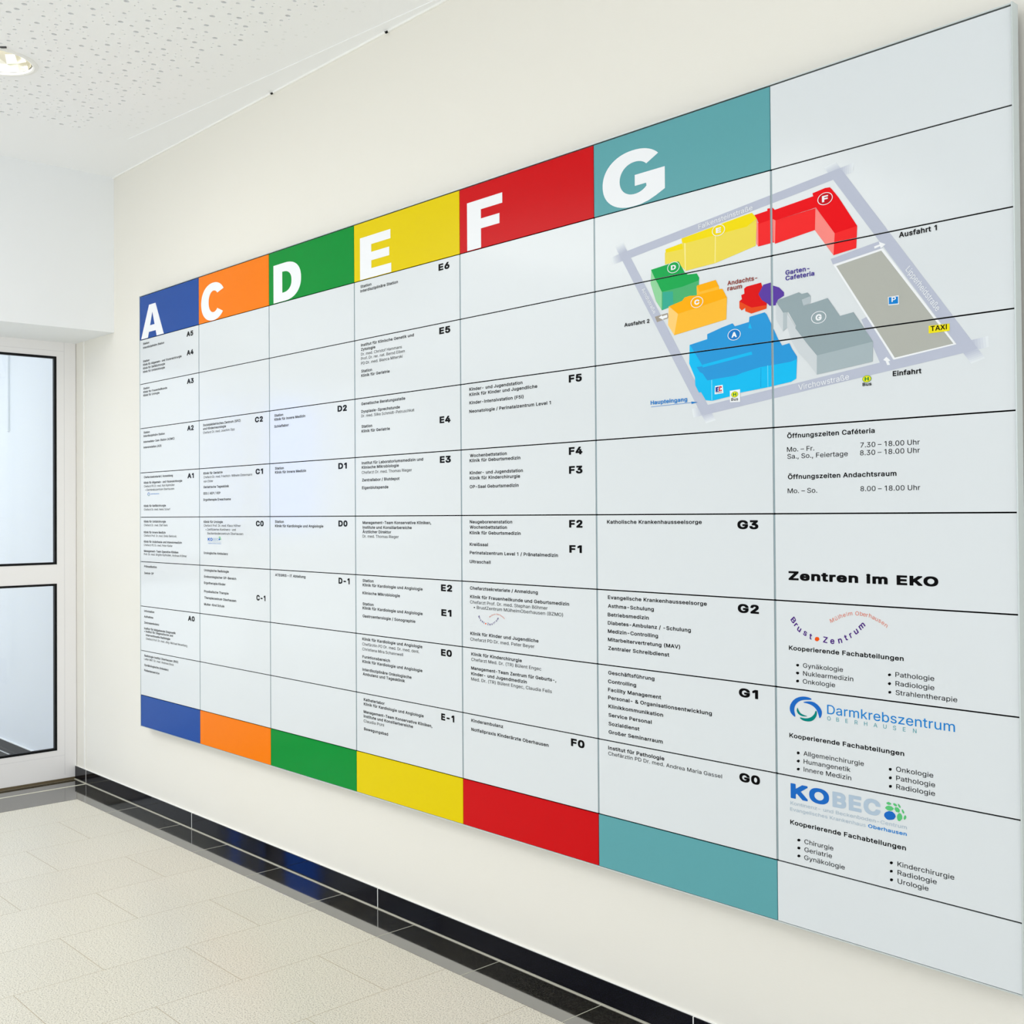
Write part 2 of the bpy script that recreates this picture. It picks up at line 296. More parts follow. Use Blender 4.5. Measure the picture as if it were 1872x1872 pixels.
# ------------------------------------------------------------------ ceiling: perforated plaster board with real holes
TEXTS=[
('Station', 0.036, 2.105, 0.0666, 0.0097, 'B', 'ink', 0.0),
('Interdisziplinäre Station', 0.036, 2.087, 0.2273, 0.0097, 'B', 'ink', 0.0),
('A5', 0.493, 2.091, 0.0636, 0.021, 'K', 'ink', 0.0),
('A4', 0.494, 2.012, 0.0644, 0.021, 'K', 'ink', 0.0),
('Station', 0.035, 2.026, 0.0697, 0.0097, 'B', 'ink', 0.0),
('Klinik für Allgemein- und Viszeralchirurgie', 0.035, 2.01, 0.4063, 0.0097, 'B', 'ink', 0.0),
('Klinik für Gefäßchirurgie', 0.035, 1.994, 0.2366, 0.0097, 'B', 'ink', 0.0),
('Klinik für Unfallchirurgie', 0.035, 1.978, 0.2352, 0.0097, 'B', 'ink', 0.0),
('A3', 0.495, 1.891, 0.0648, 0.021, 'K', 'ink', 0.0),
('Station', 0.037, 1.903, 0.0682, 0.0097, 'B', 'ink', 0.0),
('Klinik für Frauenheilkunde', 0.037, 1.887, 0.2556, 0.0097, 'B', 'ink', 0.0),
('Klinik für Urologie', 0.037, 1.872, 0.1753, 0.0097, 'B', 'ink', 0.0),
('A2', 0.496, 1.693, 0.0622, 0.021, 'K', 'ink', 0.0),
('Station', 0.039, 1.705, 0.0661, 0.0097, 'B', 'ink', 0.0),
('Interdisziplinäre Station', 0.038, 1.689, 0.2287, 0.0097, 'B', 'ink', 0.0),
('Intermediate-Care-Station (A2IMC)', 0.038, 1.663, 0.3288, 0.0097, 'B', 'ink', 0.0),
('Intensivstation (A2I)', 0.038, 1.638, 0.1921, 0.0097, 'B', 'ink', 0.0),
('Sozialpädiatrisches Zentrum (SPZ)', 0.648, 1.703, 0.3345, 0.0097, 'B', 'ink', 0.0),
('und Kinderneurologie', 0.648, 1.688, 0.2086, 0.0097, 'B', 'ink', 0.0),
('Chefarzt Dr. med. Joachim Opp', 0.648, 1.672, 0.2836, 0.0095, 'R', 'ink', 0.0),
('C2', 1.104, 1.692, 0.0643, 0.021, 'K', 'ink', 0.0),
('Station', 1.26, 1.704, 0.0672, 0.0097, 'B', 'ink', 0.0),
('Klinik für Innere Medizin', 1.26, 1.689, 0.2314, 0.0097, 'B', 'ink', 0.0),
('Schlaflabor', 1.259, 1.663, 0.1097, 0.0097, 'B', 'ink', 0.0),
('D2', 1.717, 1.693, 0.0616, 0.021, 'K', 'ink', 0.0),
('Station', 1.263, 1.505, 0.0671, 0.0097, 'B', 'ink', 0.0),
('Klinik für Innere Medizin', 1.263, 1.49, 0.2319, 0.0097, 'B', 'ink', 0.0),
('D1', 1.72, 1.493, 0.0566, 0.021, 'K', 'ink', 0.0),
('A1', 0.497, 1.492, 0.0608, 0.021, 'K', 'ink', 0.0),
('Chefarztsekretariat / Anmeldung', 0.041, 1.504, 0.3083, 0.0097, 'B', 'ink', 0.0),
('Klinik für Allgemein- und Viszeralchirurgie', 0.041, 1.479, 0.4023, 0.0097, 'B', 'ink', 0.0),
('Chefarzt PD Dr. med. Karl Kipfmüller', 0.041, 1.463, 0.3267, 0.0095, 'R', 'ink', 0.0),
('• Darmkrebszentrum Oberhausen', 0.056, 1.447, 0.3066, 0.0095, 'R', 'ink', 0.0),
('Klinik für Gefäßchirurgie', 0.04, 1.375, 0.2359, 0.0097, 'B', 'ink', 0.0),
('Chefarzt Dr. med. Heinz Scharf', 0.04, 1.359, 0.2804, 0.0095, 'R', 'ink', 0.0),
('Klinik für Unfallchirurgie', 0.04, 1.305, 0.2354, 0.0097, 'B', 'ink', 0.0),
('Chefarzt Dr. med. Olaf Hans', 0.04, 1.289, 0.2532, 0.0095, 'R', 'ink', 0.0),
('Klinik für Innere Medizin', 0.039, 1.257, 0.2335, 0.0097, 'B', 'ink', 0.0),
('Chefarzt Prof. Dr. med. Dinko Berkovic', 0.039, 1.242, 0.347, 0.0095, 'R', 'ink', 0.0),
('Klinik für Anästhesie und Intensivmedizin', 0.039, 1.215, 0.3986, 0.0097, 'B', 'ink', 0.0),
('Chefarzt PD Dr. med. Peter Kiefer', 0.039, 1.2, 0.3042, 0.0095, 'R', 'ink', 0.0),
('Management-Team Operative Kliniken', 0.039, 1.173, 0.3638, 0.0097, 'B', 'ink', 0.0),
('Prof. Dr. med. Brigitte Kipfmüller, Andreas Krämer', 0.039, 1.159, 0.4468, 0.0095, 'R', 'ink', 0.0),
('Klinik für Geriatrie', 0.65, 1.504, 0.1745, 0.0097, 'B', 'ink', 0.0),
('Chefarzt Dr. med. Friedrich-Wilhelm Elstermann', 0.65, 1.488, 0.4285, 0.0095, 'R', 'ink', 0.0),
('von Elster', 0.65, 1.471, 0.0888, 0.0095, 'R', 'ink', 0.0),
('Geriatrische Tagesklinik', 0.65, 1.447, 0.2305, 0.0097, 'B', 'ink', 0.0),
('EEG / AEP / VEP', 0.65, 1.421, 0.1541, 0.0097, 'B', 'ink', 0.0),
('Ergotherapie Erwachsene', 0.649, 1.395, 0.2472, 0.0097, 'B', 'ink', 0.0),
('C1', 1.107, 1.492, 0.0605, 0.021, 'K', 'ink', 0.0),
('C0', 1.108, 1.292, 0.0627, 0.021, 'K', 'ink', 0.0),
('Klinik für Urologie', 0.651, 1.304, 0.1741, 0.0097, 'B', 'ink', 0.0),
('Chefarzt Prof. Dr. med. Klaus Höfner', 0.651, 1.289, 0.33, 0.0095, 'R', 'ink', 0.0),
('• Zertifiziertes Kontinenz- und', 0.668, 1.273, 0.2709, 0.0095, 'R', 'ink', 0.0),
('Beckenbodenzentrum Oberhausen', 0.686, 1.257, 0.3156, 0.0095, 'R', 'ink', 0.0),
('Urologische Ambulanz', 0.65, 1.176, 0.2196, 0.0097, 'B', 'ink', 0.0),
('Station', 1.261, 1.305, 0.0673, 0.0097, 'B', 'ink', 0.0),
('Klinik für Kardiologie und Angiologie', 1.261, 1.289, 0.3546, 0.0097, 'B', 'ink', 0.0),
('D0', 1.719, 1.293, 0.0597, 0.021, 'K', 'ink', 0.0),
('Prämedikation', 0.041, 1.104, 0.1368, 0.0097, 'B', 'ink', 0.0),
('Zentral-OP', 0.041, 1.074, 0.1022, 0.0097, 'B', 'ink', 0.0),
('Urologische Radiologie', 0.653, 1.105, 0.2236, 0.0097, 'B', 'ink', 0.0),
('Endourologischer OP-Bereich', 0.653, 1.079, 0.2874, 0.0097, 'B', 'ink', 0.0),
('Ergotherapie Kinder', 0.652, 1.053, 0.195, 0.0097, 'B', 'ink', 0.0),
('Physikalische Therapie', 0.652, 1.018, 0.2217, 0.0097, 'B', 'ink', 0.0),
('Therapiezentrum Oberhausen', 0.654, 0.992, 0.2856, 0.0097, 'B', 'ink', 0.0),
('Mutter-Kind Schule', 0.652, 0.965, 0.1844, 0.0097, 'B', 'ink', 0.0),
('C-1', 1.11, 1.007, 0.0729, 0.021, 'K', 'ink', 0.0),
('ATEGRIS – IT Abteilung', 1.261, 1.105, 0.2268, 0.0097, 'B', 'ink', 0.0),
('D-1', 1.718, 1.094, 0.0733, 0.021, 'K', 'ink', 0.0),
('A0', 0.497, 0.892, 0.0643, 0.021, 'K', 'ink', 0.0),
('Information', 0.04, 0.904, 0.1099, 0.0097, 'B', 'ink', 0.0),
('Aufnahme', 0.039, 0.879, 0.0988, 0.0097, 'B', 'ink', 0.0),
('Zentralambulanz', 0.039, 0.852, 0.1618, 0.0097, 'B', 'ink', 0.0),
('Institut für bildgebende Diagnostik', 0.039, 0.826, 0.3338, 0.0097, 'B', 'ink', 0.0),
('• Institut für Diagnostische und', 0.039, 0.813, 0.3062, 0.0097, 'B', 'ink', 0.0),
('Interventionelle Radiologie', 0.058, 0.797, 0.2581, 0.0097, 'B', 'ink', 0.0),
('Chefarzt Prof. Dr. med. Jörg-Michael Neuerburg', 0.058, 0.781, 0.4297, 0.0095, 'R', 'ink', 0.0),
('Radiologie Institut Oberhausen (RIO)', 0.04, 0.704, 0.3567, 0.0097, 'B', 'ink', 0.0),
('Leiter MRT Dr. med. Andreas Bock', 0.039, 0.689, 0.3128, 0.0095, 'R', 'ink', 0.0),
('Gynäkologische Ambulanz', 0.039, 0.662, 0.2596, 0.0097, 'B', 'ink', 0.0),
('Patientenservice', 0.039, 0.638, 0.1628, 0.0097, 'B', 'ink', 0.0),
('Station', 1.871, 2.104, 0.0685, 0.0097, 'B', 'ink', 0.0),
('Interdisziplinäre Station', 1.87, 2.089, 0.2293, 0.0097, 'B', 'ink', 0.0),
('E6', 2.328, 2.094, 0.0584, 0.021, 'K', 'ink', 0.0),
('E5', 2.33, 1.895, 0.0586, 0.021, 'K', 'ink', 0.0),
('Institut für Klinische Genetik und', 1.872, 1.905, 0.3178, 0.0097, 'B', 'ink', 0.0),
('Zytologie', 1.872, 1.89, 0.0895, 0.0097, 'B', 'ink', 0.0),
('Dr. med. Christof Hammans', 1.872, 1.874, 0.2487, 0.0095, 'R', 'ink', 0.0),
('Prof. Dr. rer. nat. Bernd Eiben', 1.872, 1.859, 0.265, 0.0095, 'R', 'ink', 0.0),
('PD Dr. med. Bianca Miterski', 1.872, 1.843, 0.2523, 0.0095, 'R', 'ink', 0.0),
('Station', 1.873, 1.816, 0.067, 0.0097, 'B', 'ink', 0.0),
('Klinik für Geriatrie', 1.873, 1.801, 0.1749, 0.0097, 'B', 'ink', 0.0),
('Genetische Beratungsstelle', 1.872, 1.705, 0.2665, 0.0097, 'B', 'ink', 0.0),
('Dysplasie-Sprechstunde', 1.872, 1.679, 0.235, 0.0097, 'B', 'ink', 0.0),
('Dr. med. Silke Schmidt-Petruschkat', 1.872, 1.664, 0.3176, 0.0095, 'R', 'ink', 0.0),
('E4', 2.329, 1.617, 0.058, 0.021, 'K', 'ink', 0.0),
('F5', 2.942, 1.693, 0.0539, 0.021, 'K', 'ink', 0.0),
('Kinder- und Jugendstation', 2.485, 1.706, 0.2548, 0.0097, 'B', 'ink', 0.0),
('Klinik für Kinder und Jugendliche', 2.485, 1.69, 0.3211, 0.0097, 'B', 'ink', 0.0),
('Kinder-Intensivstation (F5i)', 2.485, 1.665, 0.2593, 0.0097, 'B', 'ink', 0.0),
('Neonatologie / Perinatalzentrum Level 1', 2.484, 1.639, 0.3809, 0.0097, 'B', 'ink', 0.0),
('Station', 1.873, 1.628, 0.0668, 0.0097, 'B', 'ink', 0.0),
('Klinik für Geriatrie', 1.873, 1.612, 0.1738, 0.0097, 'B', 'ink', 0.0),
('E3', 2.329, 1.493, 0.0582, 0.021, 'K', 'ink', 0.0),
('Institut für Laboratoriumsmedizin und', 1.873, 1.504, 0.3647, 0.0097, 'B', 'ink', 0.0),
('Klinische Mikrobiologie', 1.873, 1.489, 0.2258, 0.0097, 'B', 'ink', 0.0),
('Chefarzt Dr. med. Thomas Rieger', 1.873, 1.472, 0.3009, 0.0095, 'R', 'ink', 0.0),
('Zentrallabor / Blutdepot', 1.875, 1.446, 0.2273, 0.0097, 'B', 'ink', 0.0),
('Eigenblutspende', 1.874, 1.42, 0.162, 0.0097, 'B', 'ink', 0.0),
('F4', 2.94, 1.494, 0.0559, 0.021, 'K', 'ink', 0.0),
('Wochenbettstation', 2.486, 1.505, 0.1789, 0.0097, 'B', 'ink', 0.0),
('Klinik für Geburtsmedizin', 2.484, 1.49, 0.2436, 0.0097, 'B', 'ink', 0.0),
('F3', 2.94, 1.442, 0.0558, 0.021, 'K', 'ink', 0.0),
('Kinder- und Jugendstation', 2.484, 1.453, 0.2549, 0.0097, 'B', 'ink', 0.0),
('Klinik für Kinderchirurgie', 2.484, 1.437, 0.2418, 0.0097, 'B', 'ink', 0.0),
('OP-Saal Geburtsmedizin', 2.484, 1.411, 0.2348, 0.0097, 'B', 'ink', 0.0),
('Management-Team Konservative Kliniken,', 1.877, 1.302, 0.4031, 0.0097, 'B', 'ink', 0.0),
('Institute und Konsiliarbereiche', 1.877, 1.286, 0.2942, 0.0097, 'B', 'ink', 0.0),
('Ärztlicher Direktor', 1.876, 1.271, 0.1754, 0.0097, 'B', 'ink', 0.0),
('Dr. med. Thomas Rieger', 1.876, 1.256, 0.2197, 0.0095, 'R', 'ink', 0.0),
('F2', 2.939, 1.294, 0.0552, 0.021, 'K', 'ink', 0.0),
('Neugeborenenstation', 2.483, 1.305, 0.2054, 0.0097, 'B', 'ink', 0.0),
('Wochenbettstation', 2.483, 1.289, 0.1802, 0.0097, 'B', 'ink', 0.0),
('Klinik für Geburtsmedizin', 2.482, 1.272, 0.2445, 0.0097, 'B', 'ink', 0.0),
('Kreißsaal', 2.482, 1.237, 0.09, 0.0097, 'B', 'ink', 0.0),
('F1', 2.939, 1.225, 0.0516, 0.021, 'K', 'ink', 0.0),
('Perinatalzentrum Level 1 / Pränatalmedizin', 2.482, 1.212, 0.4087, 0.0097, 'B', 'ink', 0.0),
('Ultraschall', 2.481, 1.185, 0.1035, 0.0097, 'B', 'ink', 0.0),
('E2', 2.331, 1.094, 0.059, 0.021, 'K', 'ink', 0.0),
('Station', 1.875, 1.106, 0.068, 0.0097, 'B', 'ink', 0.0),
('Klinik für Kardiologie und Angiologie', 1.875, 1.091, 0.3555, 0.0097, 'B', 'ink', 0.0),
('Klinische Mikrobiologie', 1.874, 1.064, 0.2268, 0.0097, 'B', 'ink', 0.0),
('Station', 1.874, 1.027, 0.0682, 0.0097, 'B', 'ink', 0.0),
('Klinik für Kardiologie und Angiologie', 1.874, 1.013, 0.3557, 0.0097, 'B', 'ink', 0.0),
('Gastroenterologie / Sonographie', 1.874, 0.986, 0.3148, 0.0097, 'B', 'ink', 0.0),
('E1', 2.332, 1.017, 0.0537, 0.021, 'K', 'ink', 0.0),
('Chefarztsekretariate / Anmeldung', 2.482, 1.105, 0.32, 0.0097, 'B', 'ink', 0.0),
('Klinik für Frauenheilkunde und Geburtsmedizin', 2.482, 1.079, 0.4543, 0.0097, 'B', 'ink', 0.0),
('Chefarzt Prof. Dr. med. Stephan Böhmer', 2.482, 1.063, 0.3625, 0.0095, 'R', 'ink', 0.0),
('• BrustZentrum MülheimOberhausen (BZMO)', 2.5, 1.048, 0.4106, 0.0095, 'R', 'ink', 0.0),
('Klinik für Kinder und Jugendliche', 2.482, 0.968, 0.3215, 0.0097, 'B', 'ink', 0.0),
('Chefarzt PD Dr. med. Peter Beyer', 2.482, 0.951, 0.3034, 0.0095, 'R', 'ink', 0.0),
('E0', 2.329, 0.893, 0.0575, 0.021, 'K', 'ink', 0.0),
('Klinik für Kardiologie und Angiologie', 1.871, 0.908, 0.3561, 0.0097, 'B', 'ink', 0.0),
('Chefärztin PD Dr. med. Dr. med. dent.', 1.871, 0.891, 0.3387, 0.0095, 'R', 'ink', 0.0),
('Christiana Mira Schannwell', 1.871, 0.874, 0.2459, 0.0095, 'R', 'ink', 0.0),
('Funktionsbereich', 1.871, 0.848, 0.169, 0.0097, 'B', 'ink', 0.0),
('Klinik für Kardiologie und Angiologie', 1.871, 0.832, 0.3553, 0.0097, 'B', 'ink', 0.0),
('Interdisziplinäre Onkologische', 1.871, 0.805, 0.2938, 0.0097, 'B', 'ink', 0.0),
('Ambulanz und Tagesklinik', 1.873, 0.79, 0.2539, 0.0097, 'B', 'ink', 0.0),
('Klinik für Kinderchirurgie', 2.486, 0.906, 0.242, 0.0097, 'B', 'ink', 0.0),
('Chefarzt Med. Dr. (TR) Bülent Engec', 2.486, 0.89, 0.329, 0.0095, 'R', 'ink', 0.0),
('Management-Team Zentrum für Geburts-,', 2.485, 0.864, 0.3944, 0.0097, 'B', 'ink', 0.0),
('Kinder- und Jugendmedizin', 2.485, 0.847, 0.2649, 0.0097, 'B', 'ink', 0.0),
('Med. Dr. (TR) Bülent Engec, Claudia Fells', 2.485, 0.831, 0.3756, 0.0095, 'R', 'ink', 0.0),
('E-1', 2.328, 0.693, 0.069, 0.021, 'K', 'ink', 0.0),
('Katheterlabor', 1.878, 0.704, 0.1291, 0.0097, 'B', 'ink', 0.0),
('Klinik für Kardiologie und Angiologie', 1.878, 0.689, 0.3543, 0.0097, 'B', 'ink', 0.0),
('Management-Team Konservative Kliniken,', 1.877, 0.663, 0.4024, 0.0097, 'B', 'ink', 0.0),
('Institute und Konsiliarbereiche', 1.877, 0.648, 0.2946, 0.0097, 'B', 'ink', 0.0),
('Claudia Pohl', 1.877, 0.632, 0.1253, 0.0095, 'R', 'ink', 0.0),
('Bewegungsbad', 1.879, 0.605, 0.1473, 0.0097, 'B', 'ink', 0.0),
('F0', 2.94, 0.695, 0.0556, 0.021, 'K', 'ink', 0.0),
('Kinderambulanz', 2.484, 0.706, 0.1551, 0.0097, 'B', 'ink', 0.0),
('Notfallpraxis Kinderärzte Oberhausen', 2.484, 0.679, 0.3604, 0.0097, 'B', 'ink', 0.0),
('Katholische Krankenhausseelsorge', 3.092, 1.305, 0.3411, 0.0097, 'B', 'ink', 0.0),
('G3', 3.548, 1.293, 0.0647, 0.021, 'K', 'ink', 0.0),
('G2', 3.547, 1.094, 0.0652, 0.021, 'K', 'ink', 0.0),
('Evangelische Krankenhausseelsorge', 3.093, 1.105, 0.3544, 0.0097, 'B', 'ink', 0.0),
('Asthma-Schulung', 3.093, 1.082, 0.1716, 0.0097, 'B', 'ink', 0.0),
('Betriebsmedizin', 3.092, 1.059, 0.1541, 0.0097, 'B', 'ink', 0.0),
('Diabetes-Ambulanz / -Schulung', 3.092, 1.037, 0.3012, 0.0097, 'B', 'ink', 0.0),
('Medizin-Controlling', 3.092, 1.015, 0.1869, 0.0097, 'B', 'ink', 0.0),
('Mitarbeitervertretung (MAV)', 3.092, 0.993, 0.2641, 0.0097, 'B', 'ink', 0.0),
('Zentraler Schreibdienst', 3.093, 0.97, 0.2252, 0.0097, 'B', 'ink', 0.0),
('Geschäftsführung', 3.092, 0.905, 0.1728, 0.0097, 'B', 'ink', 0.0),
('Controlling', 3.091, 0.882, 0.1067, 0.0097, 'B', 'ink', 0.0),
('Facility Management', 3.091, 0.86, 0.1973, 0.0097, 'B', 'ink', 0.0),
('Personal- & Organisationsentwicklung', 3.091, 0.839, 0.3698, 0.0097, 'B', 'ink', 0.0),
('Klinikkommunikation', 3.092, 0.816, 0.2025, 0.0097, 'B', 'ink', 0.0),
('Service Personal', 3.092, 0.793, 0.1616, 0.0097, 'B', 'ink', 0.0),
('Sozialdienst', 3.092, 0.77, 0.1165, 0.0097, 'B', 'ink', 0.0),
('Großer Seminarraum', 3.092, 0.748, 0.2006, 0.0097, 'B', 'ink', 0.0),
('G1', 3.548, 0.894, 0.0592, 0.021, 'K', 'ink', 0.0),
('Institut für Pathologie', 3.09, 0.706, 0.2077, 0.0097, 'B', 'ink', 0.0),
('Chefärztin PD Dr. med. Andrea Maria Gassel', 3.09, 0.691, 0.4017, 0.0095, 'R', 'ink', 0.0),
('G0', 3.547, 0.693, 0.0635, 0.021, 'K', 'ink', 0.0),
('Öffnungszeiten Caféteria', 3.701, 1.502, 0.2384, 0.0108, 'B', 'ink', 0.0),
('Mo. – Fr.', 3.7, 1.471, 0.0777, 0.0108, 'R', 'ink', 0.0),
('7.30 – 18.00 Uhr', 3.902, 1.472, 0.1486, 0.0108, 'R', 'ink', 0.0),
('Sa., So., Feiertage', 3.701, 1.455, 0.1677, 0.0108, 'R', 'ink', 0.0),
('8.30 – 18.00 Uhr', 3.901, 1.455, 0.1497, 0.0108, 'R', 'ink', 0.0),
('Öffnungszeiten Andachtsraum', 3.702, 1.408, 0.291, 0.0108, 'B', 'ink', 0.0),
('Mo. – So.', 3.701, 1.376, 0.0836, 0.0108, 'R', 'ink', 0.0),
('8.00 – 18.00 Uhr', 3.901, 1.377, 0.1494, 0.0108, 'R', 'ink', 0.0),
('Zentren im EKO', 3.701, 1.177, 0.3899, 0.0205, 'K', 'ink', 0.0),
('Kooperierende Fachabteilungen', 3.7, 1.017, 0.3057, 0.0102, 'B', 'ink', 0.0),
('Gynäkologie', 3.74, 0.98, 0.1099, 0.0102, 'R', 'ink', 0.0),
('Nuklearmedizin', 3.74, 0.962, 0.1368, 0.0102, 'R', 'ink', 0.0),
('Onkologie', 3.739, 0.944, 0.0893, 0.0102, 'R', 'ink', 0.0),
('Pathologie', 3.985, 0.982, 0.0937, 0.0102, 'R', 'ink', 0.0),
('Radiologie', 3.985, 0.963, 0.0935, 0.0102, 'R', 'ink', 0.0),
('Strahlentherapie', 3.985, 0.944, 0.1465, 0.0102, 'R', 'ink', 0.0),
('Darmkrebszentrum', 3.806, 0.883, 0.3194, 0.0205, 'R', 'logo_blue', 0.0),
('O B E R H A U S E N', 3.806, 0.869, 0.2306, 0.0088, 'R', 'logo_teal_light', 0.0),
('Kooperierende Fachabteilungen', 3.699, 0.817, 0.3055, 0.0102, 'B', 'ink', 0.0),
('Allgemeinchirurgie', 3.739, 0.781, 0.1636, 0.0102, 'R', 'ink', 0.0),
('Humangenetik', 3.739, 0.763, 0.128, 0.0102, 'R', 'ink', 0.0),
('Innere Medizin', 3.739, 0.745, 0.1299, 0.0102, 'R', 'ink', 0.0),
('Onkologie', 3.984, 0.782, 0.0899, 0.0102, 'R', 'ink', 0.0),
('Pathologie', 3.984, 0.763, 0.0939, 0.0102, 'R', 'ink', 0.0),
('Radiologie', 3.984, 0.745, 0.0936, 0.0102, 'R', 'ink', 0.0),
('KO', 3.701, 0.679, 0.1079, 0.034, 'K', 'logo_blue_dark', 0.0),
('BEC', 3.818, 0.679, 0.1257, 0.034, 'K', 'logo_grey', 0.0),
('Kontinenz- und Beckenboden-Centrum', 3.7, 0.664, 0.3086, 0.0078, 'R', 'logo_grey_text', 0.0),
('Evangelisches Krankenhaus', 3.699, 0.65, 0.2066, 0.0078, 'R', 'logo_grey_text', 0.0),
('Oberhausen', 3.912, 0.65, 0.0964, 0.0078, 'B', 'logo_blue', 0.0),
('Kooperierende Fachabteilungen', 3.699, 0.619, 0.3074, 0.0102, 'B', 'ink', 0.0),
('Chirurgie', 3.739, 0.582, 0.08, 0.0102, 'R', 'ink', 0.0),
('Geriatrie', 3.739, 0.564, 0.076, 0.0102, 'R', 'ink', 0.0),
('Gynäkologie', 3.738, 0.546, 0.1113, 0.0102, 'R', 'ink', 0.0),
('Kinderchirurgie', 3.985, 0.582, 0.1349, 0.0102, 'R', 'ink', 0.0),
('Radiologie', 3.985, 0.564, 0.0942, 0.0102, 'R', 'ink', 0.0),
('Urologie', 3.985, 0.546, 0.0745, 0.0102, 'R', 'ink', 0.0),
('Ausfahrt 1', 4.006, 1.912, 0.0911, 0.0112, 'B', 'ink', 0.0),
('Ausfahrt 2', 3.165, 1.821, 0.0929, 0.0098, 'B', 'ink', 0.0),
('Haupteingang', 3.26, 1.61, 0.1281, 0.0103, 'B', 'logo_blue', 0.0),
('Andachts-', 3.524, 1.879, 0.093, 0.0105, 'B', 'map_brown', 0.0),
('raum', 3.524, 1.866, 0.0457, 0.0105, 'B', 'map_brown', 0.0),
('Garten-', 3.701, 1.878, 0.0686, 0.0105, 'B', 'map_violet', 0.0),
('Cafeteria', 3.701, 1.865, 0.082, 0.0105, 'B', 'map_violet', 0.0),
('Einfahrt', 3.987, 1.62, 0.0698, 0.0108, 'B', 'ink', 0.0),
('TAXI', 4.08, 1.705, 0.0379, 0.0105, 'B', 'ink', 0.0),
('Bus', 3.533, 1.6, 0.0218, 0.0072, 'B', 'ink', 0.0),
('Bus', 3.91, 1.605, 0.0229, 0.0072, 'B', 'ink', 0.0),
('Falkensteinstraße', 3.432, 2.031, 0.1737, 0.0115, 'R', 'print_white', 0.0922),
('Arndtstraße', 3.231, 1.909, 0.0805, 0.0105, 'R', 'print_white', -1.0069),
('Lipperheidstraße', 4.021, 1.841, 0.1214, 0.0135, 'R', 'print_white', -0.9256),
('Virchowstraße', 3.736, 1.61, 0.1396, 0.0125, 'R', 'print_white', 0.0933),
('P', 3.986, 1.778, 0.011, 0.0105, 'B', 'print_white', 0.0),
('Darmkrebszentrum', 0.116, 1.43, 0.0891, 0.0058, 'R', 'logo_blue', 0.0),
('KO', 0.688, 1.231, 0.0443, 0.0125, 'K', 'logo_blue_dark', 0.0),
('BEC', 0.736, 1.231, 0.0477, 0.0125, 'K', 'logo_grey', 0.0),
('Kontinenz- und Beckenboden-Centrum', 0.689, 1.225, 0.1211, 0.0032, 'R', 'logo_grey_text', 0.0),
('Evangelisches Krankenhaus Oberhausen', 0.689, 1.219, 0.1211, 0.0032, 'R', 'logo_blue', 0.0),
]
